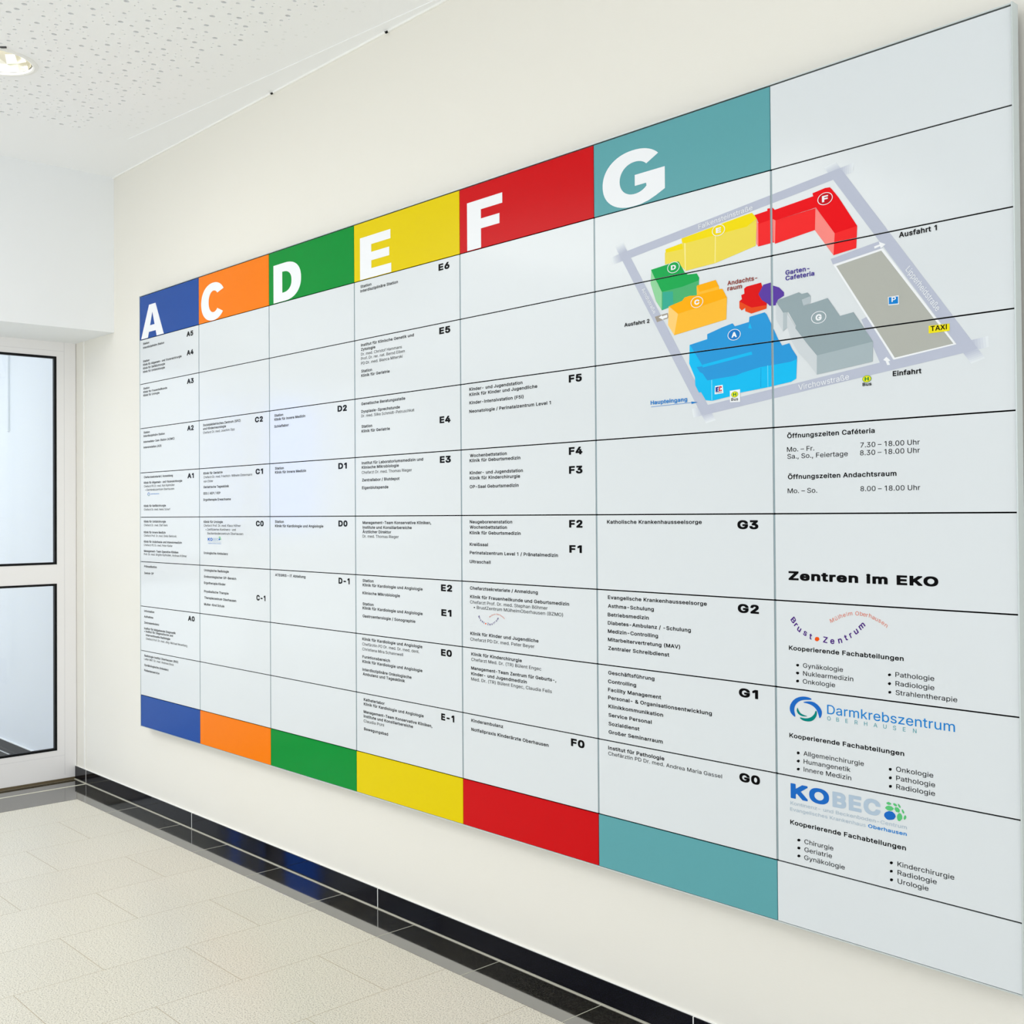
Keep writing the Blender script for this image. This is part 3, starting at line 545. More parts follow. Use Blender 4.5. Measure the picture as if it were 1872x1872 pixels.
SITE=[
('street', 'printed street along the top of the site map', 'street_grey', [(3.115, 2.012), (3.893, 2.096), (3.891, 2.076), (3.122, 1.991)]),
('street', 'printed street along the left of the site map', 'street_grey', [(3.132, 2.037), (3.161, 2.044), (3.482, 1.557), (3.45, 1.551)]),
('street', 'printed street along the right of the site map', 'street_grey', [(3.812, 2.103), (3.844, 2.109), (4.203, 1.637), (4.172, 1.629)]),
('street', 'printed street along the bottom of the site map', 'street_grey', [(3.403, 1.59), (4.21, 1.681), (4.212, 1.659), (3.408, 1.568)]),
('street', 'printed exit road above the car park', 'street_grey', [(3.828, 1.895), (3.955, 1.913), (3.965, 1.897), (3.834, 1.882)]),
('street', 'printed entry road left of the car park', 'street_grey', [(3.908, 1.75), (3.923, 1.755), (3.988, 1.654), (3.955, 1.651)]),
('car_park', None, 'print_white', [(3.835, 1.881), (3.965, 1.897), (4.139, 1.672), (3.989, 1.655)]),
('car_park', 'printed taupe car park', 'taupe', [(3.843, 1.877), (3.961, 1.892), (4.132, 1.674), (3.992, 1.659)]),
('arrow', None, 'print_white', [(3.943, 1.904), (3.957, 1.906), (3.955, 1.912), (3.972, 1.904), (3.96, 1.897), (3.958, 1.902), (3.944, 1.899)]),
('arrow', None, 'print_white', [(3.963, 1.657), (3.971, 1.663), (3.981, 1.654), (3.976, 1.653), (3.98, 1.645), (3.973, 1.645), (3.969, 1.654)]),
('exit_marker', None, 'taupe_dark', [(3.277, 1.834), (3.323, 1.838), (3.326, 1.825), (3.285, 1.819)]),
('exit_marker', None, 'print_white', [(3.291, 1.83), (3.302, 1.835), (3.303, 1.832), (3.321, 1.834), (3.322, 1.827), (3.307, 1.825), (3.308, 1.822)]),
('building', 'printed yellow building E', 'yellow_side', [(3.315, 1.992), (3.381, 1.993), (3.386, 1.935), (3.358, 1.962), (3.315, 1.962)]),
('building', None, 'yellow_roof', [(3.317, 2.0), (3.373, 2.006), (3.387, 1.991), (3.318, 1.991)]),
('building', None, 'yellow_side', [(3.375, 2.008), (3.386, 2.005), (3.587, 2.01), (3.617, 2.023), (3.613, 1.96), (3.517, 1.944), (3.485, 1.939), (3.386, 1.935)]),
('building', None, 'yellow_light', [(3.382, 2.005), (3.387, 2.004), (3.387, 1.935), (3.384, 1.936)]),
('building', None, 'yellow_light', [(3.485, 2.006), (3.488, 2.006), (3.486, 1.94), (3.483, 1.94)]),
('building', None, 'yellow_roof', [(3.373, 2.018), (3.586, 2.039), (3.602, 2.04), (3.618, 2.024), (3.587, 2.01), (3.386, 2.004), (3.375, 2.008)]),
('building', 'printed green building D', 'green_light', [(3.266, 1.956), (3.288, 1.917), (3.303, 1.894), (3.302, 1.848), (3.282, 1.873), (3.263, 1.921)]),
('building', None, 'green_side', [(3.303, 1.894), (3.374, 1.898), (3.431, 1.906), (3.43, 1.874), (3.423, 1.863), (3.374, 1.861), (3.327, 1.851), (3.302, 1.847)]),
('building', None, 'teal_side', [(3.306, 1.893), (3.342, 1.89), (3.343, 1.856), (3.305, 1.848)]),
('building', None, 'green_roof', [(3.265, 1.956), (3.35, 1.963), (3.363, 1.962), (3.382, 1.933), (3.393, 1.925), (3.424, 1.923), (3.432, 1.911), (3.431, 1.905), (3.374, 1.897), (3.303, 1.894), (3.289, 1.917), (3.278, 1.933)]),
('building', 'printed red building F', 'red_side', [(3.617, 2.012), (3.667, 2.016), (3.67, 1.959), (3.62, 1.957)]),
('building', None, 'red_light', [(3.616, 2.023), (3.621, 2.01), (3.621, 1.957), (3.615, 1.964)]),
('building', None, 'red_side', [(3.671, 2.009), (3.788, 2.016), (3.786, 1.967), (3.671, 1.955)]),
('building', None, 'red_light', [(3.665, 2.014), (3.673, 2.009), (3.671, 1.956), (3.666, 1.962)]),
('building', None, 'red_light', [(3.788, 2.017), (3.841, 1.95), (3.836, 1.902), (3.786, 1.966)]),
('building', None, 'red_side', [(3.84, 1.951), (3.9, 1.956), (3.897, 1.908), (3.836, 1.902)]),
('building', None, 'red_roof', [(3.61, 2.033), (3.649, 2.036), (3.649, 2.041), (3.665, 2.04), (3.671, 2.034), (3.782, 2.044), (3.78, 2.051), (3.815, 2.056), (3.828, 2.055), (3.835, 2.048), (3.852, 2.027), (3.9, 1.956), (3.84, 1.95), (3.789, 2.017), (3.673, 2.009), (3.665, 2.014), (3.623, 2.01), (3.617, 2.023)]),
('building', 'printed orange building C', 'orange_light', [(3.327, 1.854), (3.36, 1.831), (3.345, 1.779), (3.324, 1.807)]),
('building', None, 'orange_side', [(3.359, 1.831), (3.522, 1.85), (3.519, 1.798), (3.345, 1.779)]),
('building', None, 'orange_side', [(3.423, 1.891), (3.496, 1.883), (3.498, 1.872), (3.431, 1.867), (3.424, 1.868)]),
('building', None, 'orange_roof', [(3.424, 1.893), (3.486, 1.898), (3.496, 1.881), (3.433, 1.876)]),
('building', None, 'orange_roof', [(3.328, 1.854), (3.374, 1.862), (3.382, 1.869), (3.4, 1.871), (3.418, 1.869), (3.502, 1.874), (3.508, 1.873), (3.522, 1.85), (3.359, 1.831)]),
('building', 'printed red prayer room building', 'brick_side', [(3.561, 1.836), (3.599, 1.818), (3.645, 1.82), (3.644, 1.808), (3.598, 1.802), (3.579, 1.81), (3.579, 1.818), (3.568, 1.813), (3.561, 1.82)]),
('building', None, 'brick_roof', [(3.584, 1.868), (3.628, 1.871), (3.633, 1.858), (3.621, 1.845), (3.631, 1.83), (3.645, 1.821), (3.644, 1.816), (3.599, 1.816), (3.581, 1.825), (3.57, 1.831), (3.561, 1.836), (3.569, 1.84), (3.567, 1.85), (3.577, 1.852), (3.576, 1.864)]),
('building', 'printed violet cafeteria building', 'violet', [(3.635, 1.865), (3.658, 1.867), (3.664, 1.859), (3.682, 1.852), (3.696, 1.839), (3.696, 1.831), (3.678, 1.824), (3.671, 1.812), (3.654, 1.813), (3.646, 1.82), (3.63, 1.83), (3.62, 1.845)]),
('building', 'printed blue building A', 'blue_side', [(3.398, 1.749), (3.457, 1.757), (3.732, 1.687), (3.729, 1.637), (3.714, 1.631), (3.646, 1.624), (3.564, 1.618), (3.525, 1.611), (3.471, 1.605), (3.45, 1.608), (3.435, 1.629), (3.428, 1.628), (3.416, 1.647), (3.415, 1.667), (3.396, 1.703)]),
('building', None, 'blue_roof', [(3.399, 1.749), (3.457, 1.756), (3.457, 1.769), (3.505, 1.78), (3.539, 1.786), (3.546, 1.778), (3.59, 1.783), (3.592, 1.795), (3.638, 1.8), (3.644, 1.795), (3.659, 1.768), (3.677, 1.734), (3.689, 1.717), (3.71, 1.72), (3.718, 1.706), (3.732, 1.687), (3.731, 1.681), (3.714, 1.677), (3.649, 1.674), (3.624, 1.673), (3.57, 1.665), (3.548, 1.66), (3.456, 1.656), (3.441, 1.674), (3.431, 1.679), (3.421, 1.692), (3.442, 1.692)]),
('building', None, 'blue_side', [(3.441, 1.696), (3.597, 1.712), (3.6, 1.705), (3.441, 1.689)]),
('building', None, 'blue_side', [(3.588, 1.769), (3.593, 1.781), (3.599, 1.766)]),
('building', None, 'blue_deep', [(3.625, 1.671), (3.626, 1.672), (3.625, 1.626), (3.624, 1.626)]),
('building', None, 'blue_light', [(3.645, 1.675), (3.647, 1.675), (3.647, 1.624), (3.645, 1.624)]),
('building', None, 'blue_light', [(3.469, 1.656), (3.472, 1.656), (3.472, 1.606), (3.469, 1.605)]),
('building', 'printed grey building G', 'grey_light', [(3.673, 1.818), (3.693, 1.794), (3.704, 1.79), (3.73, 1.754), (3.788, 1.685), (3.787, 1.641), (3.76, 1.673), (3.737, 1.694), (3.715, 1.727), (3.705, 1.757), (3.692, 1.749), (3.672, 1.779)]),
('building', None, 'grey_side', [(3.788, 1.685), (3.938, 1.699), (3.936, 1.656), (3.787, 1.641)]),
('building', None, 'grey_mid', [(3.747, 1.815), (3.772, 1.82), (3.771, 1.804), (3.752, 1.8)]),
('building', None, 'grey_mid', [(3.693, 1.793), (3.705, 1.793), (3.704, 1.757), (3.692, 1.749)]),
('building', None, 'grey_roof', [(3.674, 1.819), (3.682, 1.824), (3.739, 1.833), (3.747, 1.828), (3.763, 1.829), (3.772, 1.82), (3.747, 1.815), (3.752, 1.8), (3.819, 1.809), (3.852, 1.765), (3.888, 1.769), (3.938, 1.699), (3.788, 1.684), (3.764, 1.71), (3.728, 1.752), (3.73, 1.758), (3.708, 1.792), (3.693, 1.792)]),
('map_sign', 'printed blue parking sign', 'print_white', [(3.977, 1.79), (4.004, 1.79), (4.004, 1.771), (3.978, 1.772)]),
('map_sign', None, 'sign_blue', [(3.979, 1.789), (4.002, 1.788), (4.002, 1.773), (3.979, 1.774)]),
('map_sign', 'printed yellow taxi sign', 'sign_yellow', [(4.075, 1.717), (4.124, 1.716), (4.124, 1.701), (4.075, 1.701)]),
('map_sign', 'printed bank card sign', 'print_white', [(3.481, 1.64), (3.506, 1.641), (3.508, 1.621), (3.48, 1.62)]),
('map_sign', None, 'ec_blue', [(3.483, 1.637), (3.493, 1.638), (3.493, 1.634), (3.489, 1.634), (3.489, 1.632), (3.493, 1.633), (3.493, 1.63), (3.489, 1.63), (3.489, 1.628), (3.494, 1.628), (3.494, 1.626), (3.483, 1.625)]),
('map_sign', None, 'ec_red', [(3.494, 1.638), (3.503, 1.638), (3.503, 1.634), (3.5, 1.634), (3.5, 1.635), (3.498, 1.635), (3.498, 1.628), (3.5, 1.628), (3.5, 1.63), (3.503, 1.63), (3.503, 1.626), (3.494, 1.626)]),
('map_sign', None, 'ink', [(3.483, 1.624), (3.504, 1.624), (3.504, 1.623), (3.483, 1.623)]),
('map_sign', 'printed bus stop sign left', 'print_white', [(3.529, 1.625), (3.561, 1.626), (3.561, 1.596), (3.529, 1.597)]),
('map_underline', 'printed blue arrow to the main entrance', 'logo_blue', [(3.261, 1.605), (3.405, 1.606), (3.405, 1.605), (3.261, 1.604)]),
('map_underline', None, 'blue_deep', [(3.402, 1.608), (3.424, 1.605), (3.403, 1.602)]),
]
RINGS=[
('E', 3.497, 2.017, 0.021, None, 0.0145),
('D', 3.345, 1.95, 0.0215, None, 0.014),
('C', 3.424, 1.852, 0.021, None, 0.0145),
('A', 3.544, 1.758, 0.0205, 'blue_deep', 0.015),
('F', 3.815, 2.032, 0.021, 'red_deep', 0.0165),
('G', 3.794, 1.769, 0.021, None, 0.0165),
('H', 3.544, 1.615, 0.011, 'stop', 0.0095),
('H', 3.921, 1.62, 0.0115, 'stop', 0.0095),
]
LOGO=[
('ring', 'logo_blue_dark', [(3.764, 0.912), (3.751, 0.915), (3.733, 0.914), (3.715, 0.907), (3.703, 0.894), (3.7, 0.882), (3.704, 0.872), (3.717, 0.864), (3.716, 0.872), (3.713, 0.881), (3.716, 0.892), (3.725, 0.901), (3.739, 0.907), (3.762, 0.909)]),
('ring', 'logo_blue_dark', [(3.736, 0.901), (3.751, 0.905), (3.768, 0.906), (3.783, 0.899), (3.792, 0.888), (3.791, 0.877), (3.785, 0.869), (3.783, 0.876), (3.778, 0.888), (3.768, 0.896), (3.754, 0.9)]),
('ring', 'logo_teal', [(3.723, 0.889), (3.72, 0.88), (3.725, 0.873), (3.736, 0.869), (3.754, 0.871), (3.74, 0.873), (3.731, 0.876), (3.726, 0.882)]),
('ring', 'logo_teal', [(3.727, 0.867), (3.736, 0.86), (3.754, 0.859), (3.767, 0.863), (3.777, 0.874), (3.778, 0.885), (3.774, 0.887), (3.771, 0.878), (3.76, 0.869), (3.744, 0.865)]),
('dots', 'logo_blue_dark', [(3.982, 0.686), (3.98, 0.683), (3.978, 0.68), (3.974, 0.678), (3.97, 0.677), (3.965, 0.676), (3.961, 0.676), (3.957, 0.678), (3.955, 0.68), (3.953, 0.682), (3.953, 0.685), (3.954, 0.688), (3.957, 0.691), (3.961, 0.693), (3.965, 0.695), (3.969, 0.695), (3.974, 0.695), (3.977, 0.693), (3.98, 0.691), (3.981, 0.689)]),
('dots', 'logo_green', [(3.977, 0.701), (3.976, 0.7), (3.974, 0.698), (3.972, 0.697), (3.969, 0.696), (3.965, 0.696), (3.962, 0.696), (3.96, 0.697), (3.958, 0.698), (3.956, 0.699), (3.956, 0.701), (3.957, 0.702), (3.959, 0.704), (3.961, 0.705), (3.964, 0.706), (3.968, 0.706), (3.971, 0.706), (3.973, 0.705), (3.975, 0.704), (3.977, 0.703)]),
('dots', 'logo_green', [(3.971, 0.711), (3.971, 0.71), (3.97, 0.709), (3.968, 0.709), (3.967, 0.708), (3.965, 0.708), (3.963, 0.708), (3.961, 0.709), (3.96, 0.709), (3.959, 0.71), (3.959, 0.711), (3.96, 0.712), (3.961, 0.713), (3.962, 0.713), (3.964, 0.714), (3.966, 0.714), (3.968, 0.713), (3.969, 0.713), (3.971, 0.712), (3.971, 0.712)]),
('dots', 'logo_green', [(3.985, 0.709), (3.985, 0.708), (3.984, 0.708), (3.982, 0.708), (3.981, 0.708), (3.979, 0.708), (3.978, 0.709), (3.977, 0.71), (3.976, 0.711), (3.976, 0.712), (3.976, 0.713), (3.977, 0.713), (3.978, 0.714), (3.979, 0.714), (3.981, 0.713), (3.982, 0.713), (3.984, 0.712), (3.985, 0.711), (3.985, 0.71), (3.986, 0.709)]),
('dots', 'logo_green', [(3.994, 0.706), (3.993, 0.706), (3.992, 0.706), (3.991, 0.707), (3.99, 0.708), (3.989, 0.709), (3.988, 0.71), (3.988, 0.711), (3.988, 0.712), (3.988, 0.713), (3.988, 0.714), (3.989, 0.714), (3.99, 0.714), (3.991, 0.713), (3.992, 0.712), (3.993, 0.711), (3.994, 0.71), (3.994, 0.709), (3.994, 0.708), (3.994, 0.707)]),
('dots', 'logo_green', [(3.991, 0.697), (3.99, 0.696), (3.988, 0.696), (3.986, 0.696), (3.984, 0.696), (3.982, 0.697), (3.981, 0.699), (3.98, 0.7), (3.979, 0.702), (3.98, 0.703), (3.98, 0.705), (3.982, 0.706), (3.984, 0.706), (3.986, 0.706), (3.988, 0.706), (3.989, 0.705), (3.991, 0.703), (3.992, 0.702), (3.992, 0.7), (3.992, 0.699)]),
('dots', 'logo_green', [(4.002, 0.696), (4.002, 0.696), (4.001, 0.696), (4.0, 0.696), (3.999, 0.697), (3.998, 0.699), (3.997, 0.7), (3.997, 0.702), (3.997, 0.703), (3.997, 0.704), (3.997, 0.704), (3.998, 0.704), (3.999, 0.704), (4.0, 0.704), (4.001, 0.702), (4.002, 0.701), (4.003, 0.7), (4.003, 0.698), (4.003, 0.697), (4.003, 0.696)]),
('dots', 'logo_green', [(3.998, 0.688), (3.998, 0.685), (3.997, 0.683), (3.995, 0.681), (3.993, 0.679), (3.991, 0.678), (3.989, 0.678), (3.987, 0.679), (3.986, 0.681), (3.985, 0.683), (3.985, 0.685), (3.985, 0.688), (3.986, 0.69), (3.987, 0.692), (3.989, 0.694), (3.991, 0.695), (3.994, 0.695), (3.995, 0.694), (3.997, 0.692), (3.998, 0.69)]),
('dots', 'logo_green', [(4.008, 0.688), (4.007, 0.686), (4.006, 0.685), (4.005, 0.684), (4.004, 0.683), (4.003, 0.683), (4.003, 0.683), (4.002, 0.684), (4.002, 0.685), (4.001, 0.686), (4.002, 0.688), (4.002, 0.689), (4.003, 0.691), (4.004, 0.692), (4.005, 0.693), (4.006, 0.693), (4.006, 0.693), (4.007, 0.692), (4.008, 0.691), (4.008, 0.689)]),
('brust_dot', 'logo_orange', [(3.787, 1.048), (3.786, 1.046), (3.785, 1.045), (3.784, 1.044), (3.782, 1.043), (3.78, 1.042), (3.778, 1.043), (3.776, 1.043), (3.775, 1.044), (3.774, 1.045), (3.774, 1.047), (3.774, 1.048), (3.775, 1.05), (3.776, 1.051), (3.778, 1.052), (3.78, 1.052), (3.782, 1.052), (3.784, 1.052), (3.785, 1.051), (3.786, 1.049)]),
('bullet', 'ink', [(3.729, 0.985), (3.728, 0.983), (3.727, 0.982), (3.725, 0.981), (3.724, 0.981), (3.722, 0.982), (3.721, 0.982), (3.72, 0.984), (3.721, 0.985), (3.722, 0.986), (3.724, 0.987), (3.726, 0.987), (3.727, 0.987), (3.728, 0.986)]),
('bullet', 'ink', [(3.729, 0.967), (3.728, 0.965), (3.727, 0.964), (3.725, 0.963), (3.723, 0.963), (3.722, 0.964), (3.72, 0.965), (3.72, 0.966), (3.72, 0.967), (3.722, 0.969), (3.723, 0.969), (3.725, 0.969), (3.727, 0.969), (3.728, 0.968)]),
('bullet', 'ink', [(3.728, 0.949), (3.728, 0.947), (3.727, 0.946), (3.725, 0.945), (3.723, 0.945), (3.721, 0.945), (3.72, 0.946), (3.72, 0.948), (3.72, 0.949), (3.721, 0.95), (3.723, 0.951), (3.725, 0.951), (3.727, 0.951), (3.728, 0.95)]),
('bullet', 'ink', [(3.974, 0.985), (3.974, 0.984), (3.972, 0.983), (3.971, 0.982), (3.969, 0.982), (3.968, 0.982), (3.967, 0.983), (3.966, 0.984), (3.967, 0.986), (3.968, 0.987), (3.969, 0.987), (3.971, 0.988), (3.973, 0.987), (3.974, 0.986)]),
('bullet', 'ink', [(3.974, 0.966), (3.973, 0.965), (3.972, 0.964), (3.971, 0.963), (3.969, 0.963), (3.967, 0.964), (3.966, 0.965), (3.966, 0.966), (3.966, 0.967), (3.968, 0.968), (3.969, 0.969), (3.971, 0.969), (3.972, 0.969), (3.973, 0.968)]),
('bullet', 'ink', [(3.974, 0.948), (3.974, 0.947), (3.973, 0.946), (3.971, 0.945), (3.969, 0.945), (3.968, 0.945), (3.967, 0.946), (3.967, 0.947), (3.967, 0.949), (3.968, 0.95), (3.97, 0.95), (3.971, 0.951), (3.973, 0.95), (3.974, 0.949)]),
('bullet', 'ink', [(3.728, 0.785), (3.728, 0.784), (3.727, 0.783), (3.725, 0.782), (3.723, 0.781), (3.721, 0.782), (3.72, 0.783), (3.72, 0.784), (3.72, 0.785), (3.721, 0.787), (3.723, 0.788), (3.725, 0.788), (3.727, 0.787), (3.728, 0.786)]),
('bullet', 'ink', [(3.728, 0.767), (3.728, 0.766), (3.726, 0.764), (3.725, 0.763), (3.723, 0.763), (3.721, 0.764), (3.72, 0.764), (3.719, 0.766), (3.72, 0.767), (3.721, 0.768), (3.723, 0.769), (3.725, 0.77), (3.727, 0.769), (3.728, 0.768)]),
('bullet', 'ink', [(3.728, 0.749), (3.727, 0.747), (3.726, 0.746), (3.725, 0.745), (3.723, 0.745), (3.721, 0.745), (3.72, 0.746), (3.719, 0.747), (3.72, 0.749), (3.721, 0.75), (3.723, 0.751), (3.725, 0.751), (3.726, 0.751), (3.728, 0.75)]),
('bullet', 'ink', [(3.973, 0.785), (3.973, 0.783), (3.972, 0.782), (3.97, 0.781), (3.968, 0.781), (3.967, 0.782), (3.966, 0.782), (3.966, 0.784), (3.966, 0.785), (3.967, 0.786), (3.968, 0.787), (3.97, 0.787), (3.972, 0.787), (3.973, 0.786)]),
('bullet', 'ink', [(3.973, 0.767), (3.973, 0.765), (3.972, 0.764), (3.97, 0.763), (3.969, 0.763), (3.967, 0.763), (3.966, 0.764), (3.966, 0.765), (3.966, 0.767), (3.967, 0.768), (3.969, 0.769), (3.97, 0.769), (3.972, 0.769), (3.973, 0.768)]),
('bullet', 'ink', [(3.973, 0.749), (3.973, 0.747), (3.972, 0.746), (3.97, 0.745), (3.969, 0.745), (3.967, 0.745), (3.966, 0.746), (3.966, 0.747), (3.966, 0.749), (3.967, 0.75), (3.969, 0.751), (3.97, 0.751), (3.972, 0.751), (3.973, 0.75)]),
('bullet', 'ink', [(3.728, 0.588), (3.727, 0.586), (3.726, 0.585), (3.724, 0.584), (3.722, 0.584), (3.72, 0.584), (3.719, 0.585), (3.719, 0.586), (3.719, 0.588), (3.721, 0.589), (3.722, 0.59), (3.724, 0.59), (3.726, 0.59), (3.727, 0.589)]),
('bullet', 'ink', [(3.727, 0.57), (3.727, 0.568), (3.726, 0.567), (3.724, 0.566), (3.722, 0.566), (3.72, 0.566), (3.719, 0.567), (3.719, 0.568), (3.719, 0.57), (3.72, 0.571), (3.722, 0.572), (3.724, 0.572), (3.726, 0.572), (3.727, 0.571)]),
('bullet', 'ink', [(3.727, 0.552), (3.727, 0.55), (3.725, 0.549), (3.724, 0.548), (3.722, 0.548), (3.72, 0.548), (3.719, 0.549), (3.718, 0.55), (3.719, 0.551), (3.72, 0.553), (3.722, 0.554), (3.724, 0.554), (3.725, 0.554), (3.727, 0.553)]),
('bullet', 'ink', [(3.974, 0.587), (3.973, 0.585), (3.972, 0.584), (3.971, 0.583), (3.969, 0.583), (3.967, 0.583), (3.966, 0.584), (3.966, 0.585), (3.966, 0.587), (3.968, 0.588), (3.969, 0.589), (3.971, 0.589), (3.972, 0.589), (3.973, 0.588)]),
('bullet', 'ink', [(3.973, 0.569), (3.973, 0.568), (3.972, 0.566), (3.97, 0.566), (3.969, 0.565), (3.967, 0.565), (3.966, 0.566), (3.966, 0.567), (3.966, 0.569), (3.967, 0.57), (3.969, 0.571), (3.971, 0.571), (3.972, 0.571), (3.973, 0.57)]),
('bullet', 'ink', [(3.974, 0.551), (3.973, 0.55), (3.972, 0.548), (3.971, 0.547), (3.969, 0.547), (3.967, 0.547), (3.966, 0.548), (3.966, 0.549), (3.966, 0.551), (3.967, 0.552), (3.969, 0.553), (3.971, 0.553), (3.972, 0.553), (3.973, 0.552)]),
('copies', None, [[3.7, 0.881], [0.08, 1.43], 0.293, [3.713, 1.085], [2.526, 1.025], 0.489, [3.953, 0.683], [0.787, 1.237], 0.418]),
('arc', None, [('B', 3.713, 1.085, -0.896, 0.0135, 'logo_violet'), ('r', 3.721, 1.075, -0.841, 0.0135, 'logo_violet'), ('u', 3.73, 1.066, -0.579, 0.0135, 'logo_violet'), ('s', 3.747, 1.058, -0.438, 0.0135, 'logo_violet'), ('t', 3.762, 1.051, -0.211, 0.0135, 'logo_violet'), ('Z', 3.803, 1.046, -0.1, 0.0135, 'logo_violet'), ('e', 3.822, 1.045, 0.05, 0.0135, 'logo_violet'), ('n', 3.843, 1.048, 0.264, 0.0135, 'logo_violet'), ('t', 3.859, 1.055, 0.45, 0.0135, 'logo_violet'), ('r', 3.872, 1.062, 0.535, 0.0135, 'logo_violet'), ('u', 3.886, 1.071, 0.649, 0.0135, 'logo_violet'), ('m', 3.901, 1.084, 0.714, 0.0135, 'logo_violet'), ('M', 3.822, 1.091, 0.405, 0.0088, 'logo_salmon'), ('ü', 3.833, 1.096, 0.405, 0.0088, 'logo_salmon'), ('l', 3.84, 1.099, 0.405, 0.0088, 'logo_salmon'), ('h', 3.846, 1.102, 0.278, 0.0088, 'logo_salmon'), ('e', 3.855, 1.105, 0.322, 0.0088, 'logo_salmon'), ('i', 3.862, 1.107, 0.322, 0.0088, 'logo_salmon'), ('m', 3.871, 1.109, 0.165, 0.0088, 'logo_salmon'), ('O', 3.889, 1.11, 0.0, 0.0088, 'logo_salmon'), ('b', 3.9, 1.11, 0.0, 0.0088, 'logo_salmon'), ('e', 3.908, 1.109, -0.165, 0.0088, 'logo_salmon'), ('r', 3.915, 1.108, -0.165, 0.0088, 'logo_salmon'), ('h', 3.923, 1.107, -0.165, 0.0088, 'logo_salmon'), ('a', 3.931, 1.104, -0.322, 0.0088, 'logo_salmon'), ('u', 3.939, 1.101, -0.322, 0.0088, 'logo_salmon'), ('s', 3.947, 1.098, -0.464, 0.0088, 'logo_salmon'), ('e', 3.955, 1.094, -0.464, 0.0088, 'logo_salmon'), ('n', 3.963, 1.089, -0.588, 0.0088, 'logo_salmon')]),
]
HEAD={'A': [0.014, 0.261, 2.278], 'C': [0.634, 0.856, 2.285], 'D': [1.257, 1.466, 2.274], 'E': [1.869, 2.061, 2.274], 'F': [2.479, 2.652, 2.277], 'G': [3.085, 3.317, 2.278]}
